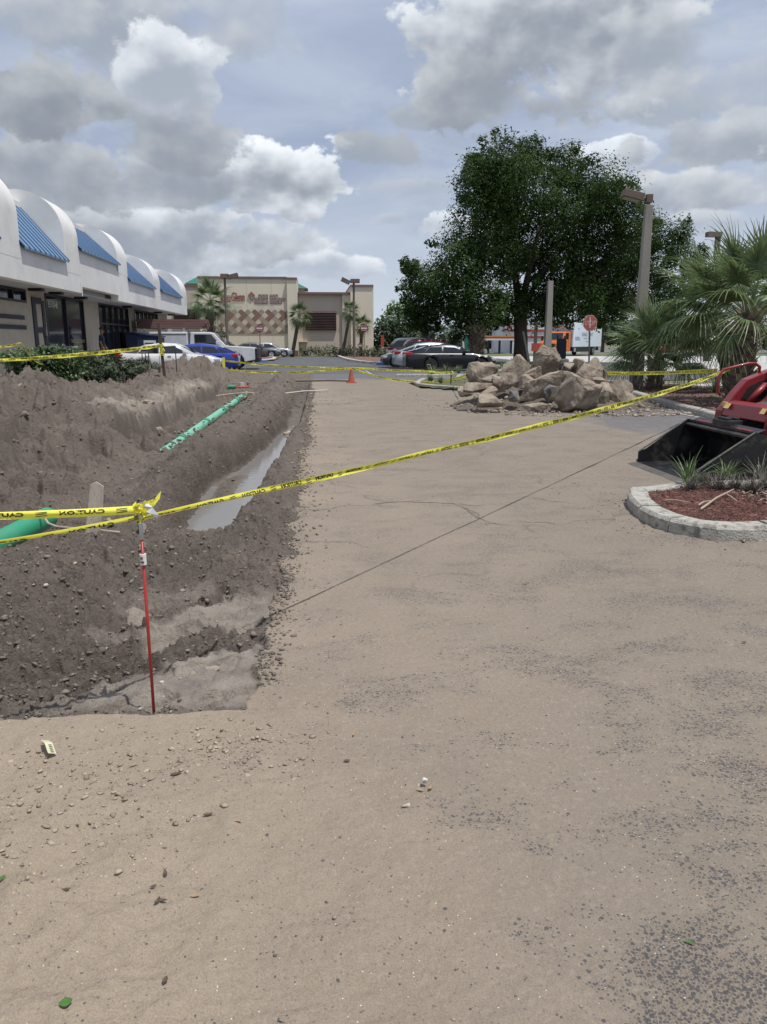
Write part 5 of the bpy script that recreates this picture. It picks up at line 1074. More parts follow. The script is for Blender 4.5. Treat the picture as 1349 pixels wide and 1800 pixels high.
# ------------------------------------------------------------ pipes and things in the dirt
GPIPE = pm('green_pvc', (.02, .26, .13), (.03, .30, .16), 3, .4, c3=(.10, .24, .15), s3=6)
def chain_pipe(nm, label, a, b, r, zf=None):
    a, b = Vector(a), Vector(b); n = 40; t = thing(nm, label, 'pipe', a); m = MB().tube([(b-a)*(i/n) for i in range(n+1)], r, 20); return t, m
t, m = chain_pipe('sewer_pipe', 'large green plastic pipe emerging from the dirt at the left edge', (-2.66, 4.4, .0), (-2.46, 7.13, -.03), .095)
m.build('pipe_run', GPIPE, t, smooth=True).data.set_sharp_from_angle(angle=R(40)); MB().tube([(.117, 1.60, -.018), (.126, 1.72, -.019)], .101, 20).build('pipe_joint', GPIPE, t, smooth=True).data.set_sharp_from_angle(angle=R(40))
t, m = chain_pipe('drain_pipe', 'long green pipe half buried along the trench floor', (-2.72, 12.6, -.42), (-2.42, 28.6, -.30), .10)
m.build('pipe_run', pm('dusty_green_pvc', (.15, .44, .31), (.19, .48, .35), 2, .55, c3=(.24, .38, .29), s3=9), t, smooth=True).data.set_sharp_from_angle(angle=R(40))
for k in (3.0, 6.1, 9.2, 12.3): MB().tube([Vector((.0187*k, k, .0075*k)), Vector((.0187*k+.004, k+.22, .0075*k))], .118, 18).build('pipe_joint', GPIPE, t)
# soil slipped over the pipe here and there
pp_ = []
for _ in range(360):
    y = random.uniform(12.4, 28.2); c = vn(np.array([y*1.4]), np.array([0.5]), 3)[0]
    if random.random() > c**2*1.3+.12: continue
    pp_.append((-2.72+.0187*(y-12.6)+random.gauss(0, .10), y, -.34+.0075*(y-12.6)+random.uniform(-.03, .03), random.uniform(.03, .11)))
tag(scatter_small('slipped_clods', pp_, MATS['clod'], 33), 'clods slipped over the long green pipe', 'soil clods')
x, y = G(427, 686, -.1); t = thing('pipe_fitting', 'orange cap with white ring and green stub at the far end of the trench', 'pipe fitting', (x, y, -.02)); t.scale = (.8, .8, 1.1)
MB().box((-.28, -.2, .0), (.3, .2, .05)).build('orange_lid', CONEM, t, bevel=.01); MB().tube([(-.05, 0, .05), (-.05, 0, .17)], .13, 14).build('white_ring', pm('dusty_white', (.5, .48, .45), None, 4, .6), t); MB().tube([(-.62, 0, .03), (-.3, 0, .03)], .07, 10).build('green_stub', GPIPE, t)
WOODM = pm('weathered_wood', (.48, .42, .345), (.37, .32, .265), 4, .85, .5, 30, stretch=(6, 6, .7))
x, y = -1.63, 5.6; t = thing('wooden_stake', 'weathered wooden board driven upright behind the two left tapes', 'stake', (x, y, theight(x, y)-.04)); t.rotation_euler = (R(-4), R(9), R(8))
MB().prism([(-.05, -.1), (.05, -.1), (.052, .25), (.045, .39), (-.01, .42), (-.05, .39)], -.012, .012, 'y').build('board', WOODM, t, bevel=.003)
pts_ = [AT(70, 897, 6.8), AT(85, 920, 6.6), AT(100, 926, 6.5), AT(140, 930, 6.3), AT(172, 932, 6.0), AT(210, 936, 5.8)]
tag(MB().tube(pts_, .011, 8).build('root', pm('pale_root', (.42, .36, .29), (.33, .28, .22), 9, .8), None, smooth=True), 'pale bent root lying over the green pipe', 'root')
tag(MB().tube([AT(380, 696, 22), AT(410, 692, 23), AT(440, 690, 24)], .02, 6).build('twig', MATS['pale_root']), 'pale stick at the edge of the pipe trench', 'stick')
x, y = G(498, 695, .0); tag(MB().tube([(x, y, .05), (x+.6, y+.8, .07), (x+1.35, y+1.5, .05)], .022, 7).build('white_pipe', pm('white_pvc', (.55, .52, .47), None, 5, .5)), 'thin white pipe lying across the far end of the trench', 'pipe')
x, y = G(520, 672); tag(MB().tube([(x, y, .04), (x+1.2, y+.3, .05), (x+2.2, y+.2, .03)], .03, 6).build('stick', pm('dark_stick', (.10, .08, .06), None, 5, .9)), 'dark stick lying on the sand left of the cone', 'stick')
tag(MB().tube([AT(510, 790, 13.2), AT(513, 770, 13.9), AT(516, 750, 15)], .012, 5).tube([AT(516, 795, 13), AT(519, 775, 13.8), AT(521, 760, 14.6)], .01, 5).build('tree_roots', MATS['pale_root']), 'pale thin roots trailing down the wet trench wall', 'roots')
x, y = G(202, 680, .55); zt_ = theight(x, y)+.03
crw = crumple('plastic_bag', (0, 0, 0), .16, 17, PLW, None, 12, .16); crw.location = (x, y, zt_); crw.scale = (1.2, 1, .35); tag(crw, 'crumpled white plastic lying on the dirt mound', 'litter')
crw = crumple('clear_wrap', (0, 0, 0), .035, 18, PLW, None, 10, .03); x, y = G(28, 967, 0); crw.location = (x, y, theight(x, y)+.02); tag(crw, 'scrap of clear wrap under the lower tape beside the green pipe', 'litter')
# torn piece of tape lower left
x, y = G(88, 1322); tm = MB(); n_ = 10
for i in range(n_+1):
    q = i/n_; cx_ = -.035+.062*q; cy_ = .055-.105*q; cz_ = .003+.018*math.sin(q*PI)**2; tm.v += [(cx_-.012, cy_-.007, cz_+.012), (cx_+.012, cy_+.009, cz_)]
tm.f += [(2*i, 2*i+1, 2*i+3, 2*i+2) for i in range(n_)]
t = tm.build('torn_tape_scrap', pm('pale_tape', (.62, .61, .40), (.55, .54, .36), 9, .5), None, fix=False, smooth=True); t.location = (x, y, .012); tag(t, 'torn curled scrap of pale tape on the sand at lower left', 'litter')
lm = MB()
for i in range(5): lm.add([(.003+.0045*i, -.012-.008*i, .0275-.003*i), (.014+.0045*i, -.006-.008*i, .0225-.003*i), (.013+.0045*i, -.009-.008*i, .022-.003*i), (.002+.0045*i, -.0155-.008*i, .027-.003*i)], [(0, 1, 2, 3)])
lm.build('scrap_print', TPRT, t, fix=False)
# fallen leaves, one by one
LEAFD = pm('dry_leaf', (.10, .07, .045), (.06, .045, .03), 20, .7, .3, 60); LEAFT = pm('tan_leaf', (.36, .24, .13), (.26, .16, .09), 20, .7, .3, 60); LEAFG = pm('green_leaf', (.05, .13, .02), (.08, .17, .03), 20, .5)
def leaf(px, py, ln, ang, curl, mat, label, wd=.45):
    x, y = G(px, py); m = MB(); n_ = 8
    for i in range(n_+1):
        q = i/n_; w = wd*ln*math.sin(PI*min(1, q*.93+.04))**.8/2; z = .003+curl*ln*(q-.5)**2*2
        m.v += [(ln*(q-.5), -w, z+w*curl), (ln*(q-.5), 0, z), (ln*(q-.5), w, z+w*curl)]
    for i in range(n_): a = 3*i; m.f += [(a, a+1, a+4, a+3), (a+1, a+2, a+5, a+4)]
    o = m.build('fallen_leaf', mat, None, smooth=True, fix=False); o.location = (x, y, pave(np.array([x]), np.array([y]))[0][0]+.007); o.rotation_euler = (0, 0, R(ang)); tag(o, label, 'leaf', 'fallen leaves on the sand')
for a in [(118, 1783, .030, 20, .2, LEAFG, 'green leaf near the bottom left corner', .9), (1212, 1662, .028, -40, .3, LEAFG, 'narrow greenish leaf on the lower right pavement', .3),
          (310, 1362, .042, 15, .25, LEAFD, 'dark curled leaf on the sand below the dig', .4), (366, 1434, .034, 10, .3, LEAFD, 'dark leaf above the two small leaves', .4), (307, 1447, .016, 40, .3, LEAFD, 'tiny dark round leaf beside a crumb', .7), (420, 1450, .026, -10, .2, LEAFT, 'small tan leaf right of the dark leaf', .3),
          (291, 1535, .028, 110, .5, LEAFD, 'dark leaf with upturned point', .4), (270, 1562, .020, 30, .3, LEAFD, 'small dark leaf above the folded leaf', .6), (277, 1588, .026, 70, .7, LEAFD, 'folded dark leaf standing on edge', .45), (288, 1586, .026, -20, .5, LEAFD, 'dark leaf touching the folded leaf', .4),
          (118, 1569, .024, 10, .3, LEAFD, 'dark triangular leaf at lower left', .5), (343, 1579, .028, 5, .1, LEAFT, 'reddish tan leaf right of the folded leaf', .4), (291, 1730, .022, 80, .3, LEAFD, 'small brown leaf low on the sand', .6), (610, 1343, .026, 0, .1, LEAFD, 'round brown leaf alone on the middle pavement', .65),
          (740, 1392, .030, -20, .4, LEAFT, 'tan leaf under the white pebble on its left', .4), (757, 1389, .030, 60, .5, LEAFT, 'cream leaf leaning on the white pebble', .4), (236, 1348, .034, 25, .2, LEAFT, 'tan leaf among the pale crumbs', .3), (372, 1320, .020, 50, .3, LEAFD, 'dark sliver of leaf near the dig edge', .25),
          (924, 1029, .04, 10, .3, LEAFG, 'yellow green leaf beyond the tape shadow', .3), (1308, 1133, .03, 0, .3, LEAFD, 'dark leaf at the right edge of the pavement', .5), (3, 1555, .03, 30, .2, LEAFG, 'dull green leaf cut by the left edge', .5), (622, 1293, .03, 80, .2, LEAFT, 'yellow scrap of leaf right of the dig corner', .3)]: leaf(*a)

# ------------------------------------------------------------ kerbs, beds
KERB = pm('kerb_concrete', (.46, .44, .39), (.34, .325, .285), 9, .95, .8, 60, c3=(.20, .19, .17), s3=16, detail=8)
KERBB = pm('kerb_blue', (.04, .13, .42), (.10, .18, .42), 3, .8); MULR = pm('red_mulch', (.105, .040, .030), (.07, .028, .022), 7, .95, .9, 50, c3=(.26, .12, .08), s3=14); MULB = pm('brown_mulch', (.17, .095, .075), (.11, .065, .052), 5, .95, .9, 40, c3=(.24, .17, .13), s3=9)
def resample(pts, step):
    out = [Vector(pts[0])]; acc = 0
    for a, b in zip(pts[:-1], pts[1:]):
        a, b = Vector(a), Vector(b); L_ = (b-a).length; n = max(1, int(L_/step))
        for i in range(1, n+1): out.append(a+(b-a)*i/n)
    return out
def smooth_pl(p, it=2):
    p = [Vector(q) for q in p]
    for _ in range(it):
        q = [p[0]]
        for a, b in zip(p[:-1], p[1:]): q += [a*.75+b*.25, a*.25+b*.75]
        p = q+[p[-1]]
    return p
def kerb(parent, pts, h, w, block, mat=KERB, seed=1, z0=-.02, nm='kerb_block', irregular=.0):
    """pts run with the bed on the left; one block per length"""
    rs = random.Random(seed); P = [Vector((a[0], a[1])) for a in pts]; cum = [0]
    for a, b in zip(P[:-1], P[1:]): cum.append(cum[-1]+(b-a).length)
    def at(s):
        s = min(max(s, 0), cum[-1]-1e-4)
        for i in range(len(cum)-1):
            if s <= cum[i+1]: f = (s-cum[i])/(cum[i+1]-cum[i]+1e-9); d = (P[i+1]-P[i]).normalized(); return P[i]+(P[i+1]-P[i])*f, d
    s = 0
    while s < cum[-1]-.05:
        bl = block*rs.uniform(1-irregular, 1+irregular); e = min(cum[-1], s+bl); m = MB(); n = max(2, int((e-s)/.12)); gap = .006+.010*rs.random(); dz = rs.uniform(-.01, .01)*irregular*2; sk = rs.uniform(-.06, .06)*irregular
        for i in range(n+1):
            u = s+gap+(e-s-2*gap)*i/n; c, d = at(u); nn = Vector((-d.y, d.x))
            kk = sk if i == n else (-sk if i == 0 else 0)
            for (o_, z) in ((0, z0), (.004, h*.80+dz), (.028, h+dz), (w-.015, h+dz*.6), (w, h*.9+dz), (w, z0)):
                c2 = at(u+kk*(o_/w))[0]; q = c2+nn*o_; m.v.append((q.x+rs.uniform(-.003, .003), q.y+rs.uniform(-.003, .003), z+rs.uniform(-.003, .003)))
        for i in range(n):
            for k in range(5): m.f.append((i*6+k, i*6+k+1, (i+1)*6+k+1, (i+1)*6+k))
        m.f += [tuple(range(6)), tuple(n*6+k for k in range(6))[::-1]]; m.build(nm, mat, parent); s = e
def bed(nm, pts, z, mat, parent, mound=.03, step=.1, seed=0):
    xs = [p[0] for p in pts]; ys = [p[1] for p in pts]; gx, gy = np.meshgrid(np.arange(min(xs), max(xs)+step, step), np.arange(min(ys), max(ys)+step, step))
    inside = np.zeros(gx.shape, bool); n = len(pts)
    for i in range(n):
        x1, y1 = pts[i][:2]; x2, y2 = pts[(i+1) % n][:2]; c = ((y1 > gy) != (y2 > gy)); xx = (x2-x1)*(gy-y1)/((y2-y1) if y2 != y1 else 1e-9)+x1; inside ^= c & (gx < xx)
    gz = z+mound*fbm(gx*2, gy*2, 4, seed)+.014*fbm(gx*12, gy*12, 3, seed); idx = -np.ones(gx.shape, int); f = []
    V = np.stack([gx, gy, gz], -1).reshape(-1, 3); ii = np.arange(gx.size).reshape(gx.shape); ok = inside[:-1, :-1] | inside[1:, 1:] | inside[:-1, 1:] | inside[1:, :-1]
    Fc = np.stack([ii[:-1, :-1], ii[:-1, 1:], ii[1:, 1:], ii[1:, :-1]], -1)[ok]
    o = link(nm, npmesh(nm, V, Fc), mat, parent, smooth=True); return o
def chips(nm, pts, n, size, mat, seed, zf, parent=None, label=None):
    rs = np.random.default_rng(seed); xs = [p[0] for p in pts]; ys = [p[1] for p in pts]; C_ = []
    while len(C_) < n:
        x, y = rs.uniform(min(xs), max(xs)), rs.uniform(min(ys), max(ys)); c = False
        for i in range(len(pts)):
            x1, y1 = pts[i][:2]; x2, y2 = pts[(i+1) % len(pts)][:2]
            if (y1 > y) != (y2 > y) and x < (x2-x1)*(y-y1)/(y2-y1)+x1: c = not c
        if c: C_.append((x, y, zf+rs.uniform(0, .02)))
    C_ = np.array(C_); a = rs.uniform(0, 6.28, n); t1 = rs.uniform(-.5, .5, n); l = size*rs.uniform(.4, 1.3, n); w = l*rs.uniform(.15, .4, n)
    d = np.stack([np.cos(a)*np.cos(t1), np.sin(a)*np.cos(t1), np.sin(t1)], -1)*l[:, None]; s = np.stack([-np.sin(a), np.cos(a), rs.uniform(-.6, .6, n)], -1)*w[:, None]
    V = np.stack([C_-d/2-s/2, C_+d/2-s/2, C_+d/2+s/2, C_-d/2+s/2], 1).reshape(-1, 3); o = link(nm, npmesh(nm, V, np.arange(4*n).reshape(-1, 4)), mat, parent); o['kind'] = 'stuff'
    if label: tag(o, label, 'mulch')
    return o
# near island: outer line, bed on the left when walked from the right back corner round the tip
isl = [(9.0, 7.45)]+[G(*p, .12) for p in ((1270, 846), (1208, 847), (1165, 851), (1128, 858))]+[G(1104, 868, .05), G(1101, 888), G(1108, 903), G(1130, 920), G(1160, 934), G(1205, 946), G(1255, 952), G(1300, 955), (3.75, 5.58), (5.5, 5.5), (9.0, 5.5)]
isl = smooth_pl([(a[0], a[1]) for a in isl], 2)
t = thing('kerbed_island', 'cracked concrete kerb round the red mulch island at the right', 'planting island', (0, 0, 0)); kerb(t, [(p.x, p.y) for p in isl], .135, .19, .62, KERB, 5, -.02, irregular=.35)
inner = []
for a, b in zip(isl[:-1], isl[1:]):
    d = (b-a).normalized(); q = (a+b)/2+Vector((-d.y, d.x))*.14; inner.append((q.x, q.y))
bed('mulch_bed', inner, .105, MULR, t, .02, .03, 4)
BARK = pm('bark_chip', (.15, .062, .046), (.075, .032, .026), 5, .9, island=.45)
chips('bark_chips', [(p[0]*1, p[1]) for p in inner if p[0] < 6.5], 13000, .024, BARK, 2, .108, None, 'red bark chips covering the near island bed')
chips('dead_twigs', [(4.0, 6.2), (6, 6.0), (6, 7.2), (4.3, 7.3), (3.9, 6.8)], 900, .045, pm('dry_stalk', (.26, .215, .175), (.16, .13, .105), 5, .9, island=.3), 6, .125, None, 'grey dry twigs and stalks littering the near island')
for i, (a, b, r_, lab) in enumerate([(G(1232, 894, .14), G(1290, 860, .15), .010, 'long pale stick slanting on the red mulch'), (G(1170, 880, .13), G(1212, 887, .13), .008, 'thin grey stick at the left of the mulch'), (G(1278, 868, .14), G(1296, 883, .14), .008, 'short pale stick crossing the long one'), (G(1228, 889, .13), G(1250, 884, .13), .008, 'short tan stick below the long one')]):
    tag(MB().tube([(*a, .135), ((a[0]+b[0])/2, (a[1]+b[1])/2+.02, .15), (*b, .15)], [r_, r_*.8, r_*.5], 6).build('stick', pm('dry_wood', (.42, .35, .28), None, 7, .9)), lab, 'stick', 'sticks on the near island')
# far palm bed
bk = smooth_pl([(8.9, 27.8), G(1078, 684), G(1108, 695), G(1160, 712), G(1205, 724), G(1250, 737), G(1300, 752), (7.7, 11.2), (7.9, 9.5)], 2)
bk = [(p[0], p[1]) for p in bk]
t = thing('palm_bed', 'long kerbed mulch bed holding the two palms and the lamp post', 'planting bed', (0, 0, 0)); bk2 = [(a+.0, b) for a, b in bk]; kerb(t, bk2, .13, .22, 1.0, KERB, 9, -.02, irregular=.2)
right = [(12.6, 11), (12.9, 18), (13.2, 24), (11.6, 28.6)]
poly = [(a+.12, b) for a, b in bk]+[(12.2, 9.6)]+right
bed('mulch_bed', poly, .09, MULB, t, .04, .12, 6)
kerb(t, [(p[0], p[1]) for p in smooth_pl([(12.4, 9.5)]+right+[(9.2, 28.2)], 2)], .12, .15, 1.5, KERB, 10)
chips('bark_chips', poly, 6000, .07, pm('brown_chip', (.19, .10, .075), (.12, .065, .05), 5, .9, island=.4), 12, .10, None, 'brown bark chips covering the palm bed')
bed('grass_patch', [(9.6, 16.8), (12.4, 17.5), (12.8, 21), (11, 20.5)], .10, GRASS, t, .03, .15, 3)
# oak island and kerbs
t = thing('oak_island', 'kerbed grass island around the oak and beside the parked cars', 'planting island', (0, 0, 0))
oi_ = smooth_pl([G(1040, 655), (13, 33), (7.5, 25.5), (5.0, 24.3), G(735, 681), G(728, 676), G(745, 668), (5.6, 30.5), (6.5, 35), (9.5, 38.8), (11.2, 46), (12, 56)], 1); kerb(t, [(p[0], p[1]) for p in oi_[::-1]], .12, .18, 2.0, KERB, 14)
op = [(p[0], p[1]) for p in oi_]+[(18, 56), (18, 50)]; bed('grass_bed', op, .06, pm('rough_grass', (.06, .085, .03), (.15, .12, .07), 2, .95, .9, 30), t, .05, .3, 9)
t = thing('lot_kerb', 'low concrete kerb stop before the black sedan', 'kerb', (0, 0, 0)); kerb(t, [G(697, 663), G(760, 663), G(800, 662)], .13, .25, 2.0, KERB, 15)
def island2(label, pts, blue, seed, plant=None):
    t = thing('far_island', label, 'planting island', (0, 0, 0)); p = [(q[0], q[1]) for q in smooth_pl(pts, 2)]; kerb(t, p, .15, .3, 3.0, pm('pale_kerb', (.52, .48, .43), None, 3, .9), seed)
    if blue: kerb(t, blue, .16, .3, 3.0, KERBB, seed, nm='blue_kerb')
    bed('bed', p, .08, MULB, t, .05, .4, seed); return t
island2('shrub island with pale kerb and blue end before the store tower', [(12, 62.5), G(760, 642), G(663, 640), G(626, 636), G(601, 629), G(598, 626), G(620, 622), (14, 84)][::-1][::-1], [G(662, 641), G(684, 642.3)], 21)
island2('left island with pale kerb and blue end below the do not enter sign', [G(400, 632), G(450, 636), G(480, 634), G(488, 631), G(480, 629), G(400, 626)], [G(452, 637), G(470, 636.5)], 22)

# ------------------------------------------------------------ vegetation
def leaf_cloud(nm, lobes, per, size, mat, seed, parent=None, shell=.45, flat=.8, kind=None, upbias=.3, clump=.6):
    rs = np.random.default_rng(seed); Vs = []
    for (cx, cy, cz, rx, ry, rz) in lobes:
        n = int(per*max(.3, rx*rz)); d = rs.normal(size=(n, 3)); d /= np.linalg.norm(d, axis=1)[:, None]; r = rs.uniform(0, 1, n)**shell
        K = max(6, int(10+rx*6)); kd = rs.normal(size=(K, 3)); kd /= np.linalg.norm(kd, axis=1)[:, None]; ki = rs.integers(0, K, n); cl = rs.random(n) < clump
        dd = kd[ki]*rs.uniform(.82, 1.0, (n, 1))+rs.normal(size=(n, 3))*.17; rr_ = np.linalg.norm(dd, axis=1); d = np.where(cl[:, None], dd/rr_[:, None], d); r = np.where(cl, rr_, r)
        bump = 1+.20*(vn(d[:, 0]*3+cx*3+9, d[:, 1]*3+d[:, 2]*4+cz, seed)-.5)*2+.10*(vn(d[:, 0]*8+cx, d[:, 2]*8+d[:, 1]*6, seed+3)-.5)*2
        keep = vn(d[:, 0]*5+cz, d[:, 2]*5+cy+d[:, 1]*4, seed+7)*.75+.35 > rs.random(n)*.9
        c = d*(r*bump)[:, None]*np.array([rx, ry, rz])+np.array([cx, cy, cz]); c = c[keep]; n = len(c)
        nn = rs.normal(size=(n, 3)); nn[:, 2] = np.abs(nn[:, 2])+upbias; nn = nn*.7+d[keep]*.9; nn /= np.linalg.norm(nn, axis=1)[:, None]
        a = np.cross(nn, rs.normal(size=(n, 3))); a /= np.linalg.norm(a, axis=1)[:, None]; b = np.cross(nn, a); s = size*rs.uniform(.6, 1.35, n)[:, None]
        Vs.append(np.stack([c-a*s, c-b*s*.42, c+a*s, c+b*s*.42], 1))
    V = np.concatenate(Vs).reshape(-1, 3); o = link(nm, npmesh(nm, V, np.arange(len(V)).reshape(-1, 4)), mat, parent)
    if kind: o['kind'] = kind
    return o
OAKL = pm('oak_leaf', (.030, .056, .017), (.058, .092, .026), .8, .65, island=.3, trans=.2, spec=.08); BARKM = pm('oak_bark', (.055, .045, .038), (.09, .075, .06), 4, .95, .9, 12, stretch=(2, 2, .4))
ox, oy = G(916, 641); oy = 53.0; ox = AT(916, 600, oy)[0]
OAK = thing('oak_tree', 'broad dark green oak towering behind the rock pile', 'tree', (ox, oy, 0))
lob = [(890,290,58),(850,330,52),(905,335,72),(940,262,30),(990,290,40),(985,350,70),(1060,330,52),(1085,375,52),(1030,400,60),(840,400,58),(800,455,48),(870,455,70),(762,490,42),(732,508,26),(722,470,12),(790,520,52),(850,535,60),(930,430,52),(1000,470,62),(1060,460,60),(1105,450,40),(960,520,52),(1030,515,54),(1090,515,48),(1182,418,38),(1205,450,34),(1150,470,40),(1195,505,38),(900,545,40),(975,548,34),(755,545,34),(822,562,33),(1040,542,32),(1092,540,30),(735,560,26),(1125,400,40),(880,385,50),(830,300,24),(1150,530,36)]
L_ = []
rs_ = random.Random(4)
for (px, py, r) in lob:
    for k in range(2):
        Yd = oy+rs_.uniform(-4.2, 3.2)*(1 if r > 30 else .4)*(.5 if py > 540 else 1); p = AT(px+rs_.uniform(-6, 6), py+rs_.uniform(-6, 6), Yd); s = 1383/(Yd*math.cos(YAW)+p[0]*math.sin(YAW)); q = r/s*rs_.uniform(.72, .95)
        L_.append((p[0]-ox, p[1]-oy, p[2], q, q*1.25, q*.92))
leaf_cloud('crown', L_, 1150, .105, OAKL, 5, OAK, clump=.60)
# tips that break the outline
L2 = []
for (px, py, r) in lob:
    for k in range(5):
        a = rs_.uniform(0, 6.28); p = AT(px+r*.98*math.cos(a), py+r*.98*math.sin(a), oy+rs_.uniform(-3, 3)); L2.append((p[0]-ox, p[1]-oy, p[2], rs_.uniform(.25, .55), .4, rs_.uniform(.25, .5)))
leaf_cloud('crown_tips', L2, 420, .13, OAKL, 6, OAK, kind='stuff')
tr_ = MB().tube([(0, 0, -.1), (.02, 0, .5), (.0, 0, 1.6), (-.1, 0, 3.0), (-.2, .1, 4.2)], [.62, .50, .46, .44, .40], 14)
tr_.build('trunk', BARKM, OAK, smooth=True)
for (pts, r0, r1) in (([(-.15, 0, 3.6), (.3, .2, 5.5), (.8, .3, 8), (1.5, 0, 10.5)], .30, .08), ([(-.2, 0, 3.8), (-.5, .3, 6), (-1.4, .4, 9), (-1.8, .5, 11)], .30, .08), ([(-.1, 0, 3.4), (1.6, -.4, 4.6), (3.6, -.8, 5.6), (5.8, -.8, 6.2)], .24, .06), ([(-.2, 0, 3.2), (-1.8, -.5, 4.4), (-3.6, -.8, 5.2), (-6, -1, 5.8)], .24, .06), ([(0, 0, 3.6), (1.2, 1, 5.5), (3, 1.6, 7.6), (5, 1.5, 9)], .22, .05), ([(.3, .2, 5.5), (2.8, 0, 7), (7.5, 0, 7.8), (10.0, 0, 8)], .16, .05)):
    n = len(pts); MB().tube(pts, [r0+(r1-r0)*i/(n-1) for i in range(n)], 8).build('limb', BARKM, OAK, smooth=True)
# trees and shrubs beyond
def tree(nm, label, px, Y, lobes, mat, per=300, size=.16, trunk=.2, th=2.5, group=None, seed=1):
    x = AT(px, 600, Y)[0]; t = thing(nm, label, 'tree' if 'shrub' not in nm else 'shrub', (x, Y, 0), 0, group); L3 = []
    for (lx, ly, r) in lobes:
        p = AT(lx, ly, Y); s = 1383/(Y*math.cos(YAW)+p[0]*math.sin(YAW)); L3.append((p[0]-x, random.uniform(-1, 1)*r/s*.4, p[2], r/s, r/s, r/s*.9))
    leaf_cloud('crown', L3, per, size, mat, seed, t); 
    if trunk: MB().tube([(0, 0, 0), (.05, 0, th*.5), (0, 0, th)], [trunk, trunk*.8, trunk*.5], 8).build('trunk', BARKM, t)
    return t
LB = pm('bright_leaf', (.10, .19, .035), (.06, .13, .03), .5, .5, island=.35, trans=.25); LM = pm('mid_leaf', (.030, .060, .022), (.055, .085, .034), .5, .55, island=.4, trans=.15); LO = pm('olive_leaf', (.075, .10, .04), (.12, .14, .065), .6, .6, island=.4, trans=.15)
tree('broadleaf_tree', 'bright green tree rising above the darker trees beside the store tower', 700, 96, [(697, 545, 20), (720, 548, 17), (690, 538, 10), (706, 538, 12), (682, 556, 13), (735, 560, 12), (700, 572, 26), (668, 562, 8)], LB, 160, .26, .3, 5, 'trees beyond the lot', 31)
tree('broadleaf_tree', 'dark rounded tree right of the store tower', 690, 90, [(690, 585, 26), (672, 580, 18), (665, 600, 16), (710, 588, 26), (735, 582, 24), (700, 608, 22), (675, 612, 18)], LM, 330, .24, .3, 3, 'trees beyond the lot', 32)
tree('broadleaf_tree', 'grey green spreading tree behind the red car', 760, 84, [(740, 595, 22), (765, 590, 24), (790, 588, 22), (750, 612, 20), (780, 610, 20), (810, 590, 20)], LM, 330, .22, .3, 3, 'trees beyond the lot', 33)
tree('broadleaf_tree', 'olive tree between the striped canopy and oak trunk', 870, 118, [(850, 585, 16), (875, 582, 16), (900, 580, 14), (860, 600, 14), (885, 600, 14), (835, 590, 14), (915, 585, 12)], LO, 260, .34, .3, 3, 'trees beyond the lot', 34)
tree('broadleaf_tree', 'dark tree mass behind the box truck', 1060, 110, [(1080, 590, 18), (1060, 580, 16), (1100, 585, 20), (1125, 590, 20), (1110, 605, 16), (1030, 578, 14)], LM, 260, .34, .3, 3, 'trees beyond the lot', 35)
tree('broadleaf_tree', 'long dark wooded mass behind the white roadside shop', 930, 135, [(x_, 582+6*math.sin(x_), 18) for x_ in range(810, 1010, 16)], LM, 150, .45, .3, 3, 'trees beyond the lot', 38)
tree('broadleaf_tree', 'dark wooded mass above the box truck roof', 1050, 138, [(x_, 580+6*math.sin(x_), 18) for x_ in range(1010, 1130, 16)], LM, 150, .45, .3, 3, 'trees beyond the lot', 39)
tree('broadleaf_tree', 'dark wooded mass at the right horizon', 1250, 138, [(x_, 592+6*math.sin(x_), 18) for x_ in range(1130, 1420, 16)], LM, 150, .45, .3, 3, 'trees beyond the lot', 40)
tree('broadleaf_tree', 'dark tree mass behind the left palm', 1170, 105, [(1150, 588, 20), (1175, 580, 22), (1200, 588, 20), (1160, 605, 16), (1190, 606, 16), (1220, 600, 16)], LM, 260, .34, .3, 3, 'trees beyond the lot', 36)
tree('broadleaf_tree', 'olive green tree mass behind the right palm', 1260, 100, [(1240, 585, 20), (1265, 582, 22), (1290, 588, 20), (1320, 585, 24), (1345, 590, 20), (1250, 604, 16), (1300, 606, 16), (1380, 590, 24)], LO, 260, .34, .3, 3, 'trees beyond the lot', 37)
for i, (px, Y, r, mm, lab) in enumerate([(560, 84, 8, LO, 'olive shrub at the base of the louvred wall'), (540, 84.2, 7, LM, 'dark shrub right of the leaning palm foot'), (580, 84, 8, LM, 'dark shrub before the louvred wall'), (596, 82, 8, LM, 'shrub at the foot of the slanting palm'), (610, 80, 9, LO, 'yellowish shrub left of the lamp post foot'), (628, 78, 8, LM, 'dark shrub at the foot of the two headed lamp'), (648, 77, 8, LO, 'olive shrub below the right do not enter sign'), (664, 76, 8, LO, 'pale grassy shrub at the right of the shrub island'), (678, 75, 7, LO, 'grassy clump above the blue kerb'), (370, 78, 10, LM, 'leafy bush at the foot of the tall fan palm'), (385, 79, 9, LM, 'small leafy bush beside the tall fan palm')]):
    x, _, _ = AT(px, 600, Y); s = 1383/Y; t = thing('shrub', lab, 'shrub', (x, Y, 0)); base_ = 0 if px > 450 else 1.8
    leaf_cloud('foliage', [(-.3, 0, .5+base_, r/s, r/s, r/s*1.3), (.4, 0, .6+base_, r/s*.8, r/s, r/s*1.1), (0, 0, .3+base_, r/s, r/s, .6)], 420, .12, mm, 50+i, t)
    MB().tube([(0, 0, 0), (0, 0, .6+base_)], .05, 5).build('stem', BARKM, t)
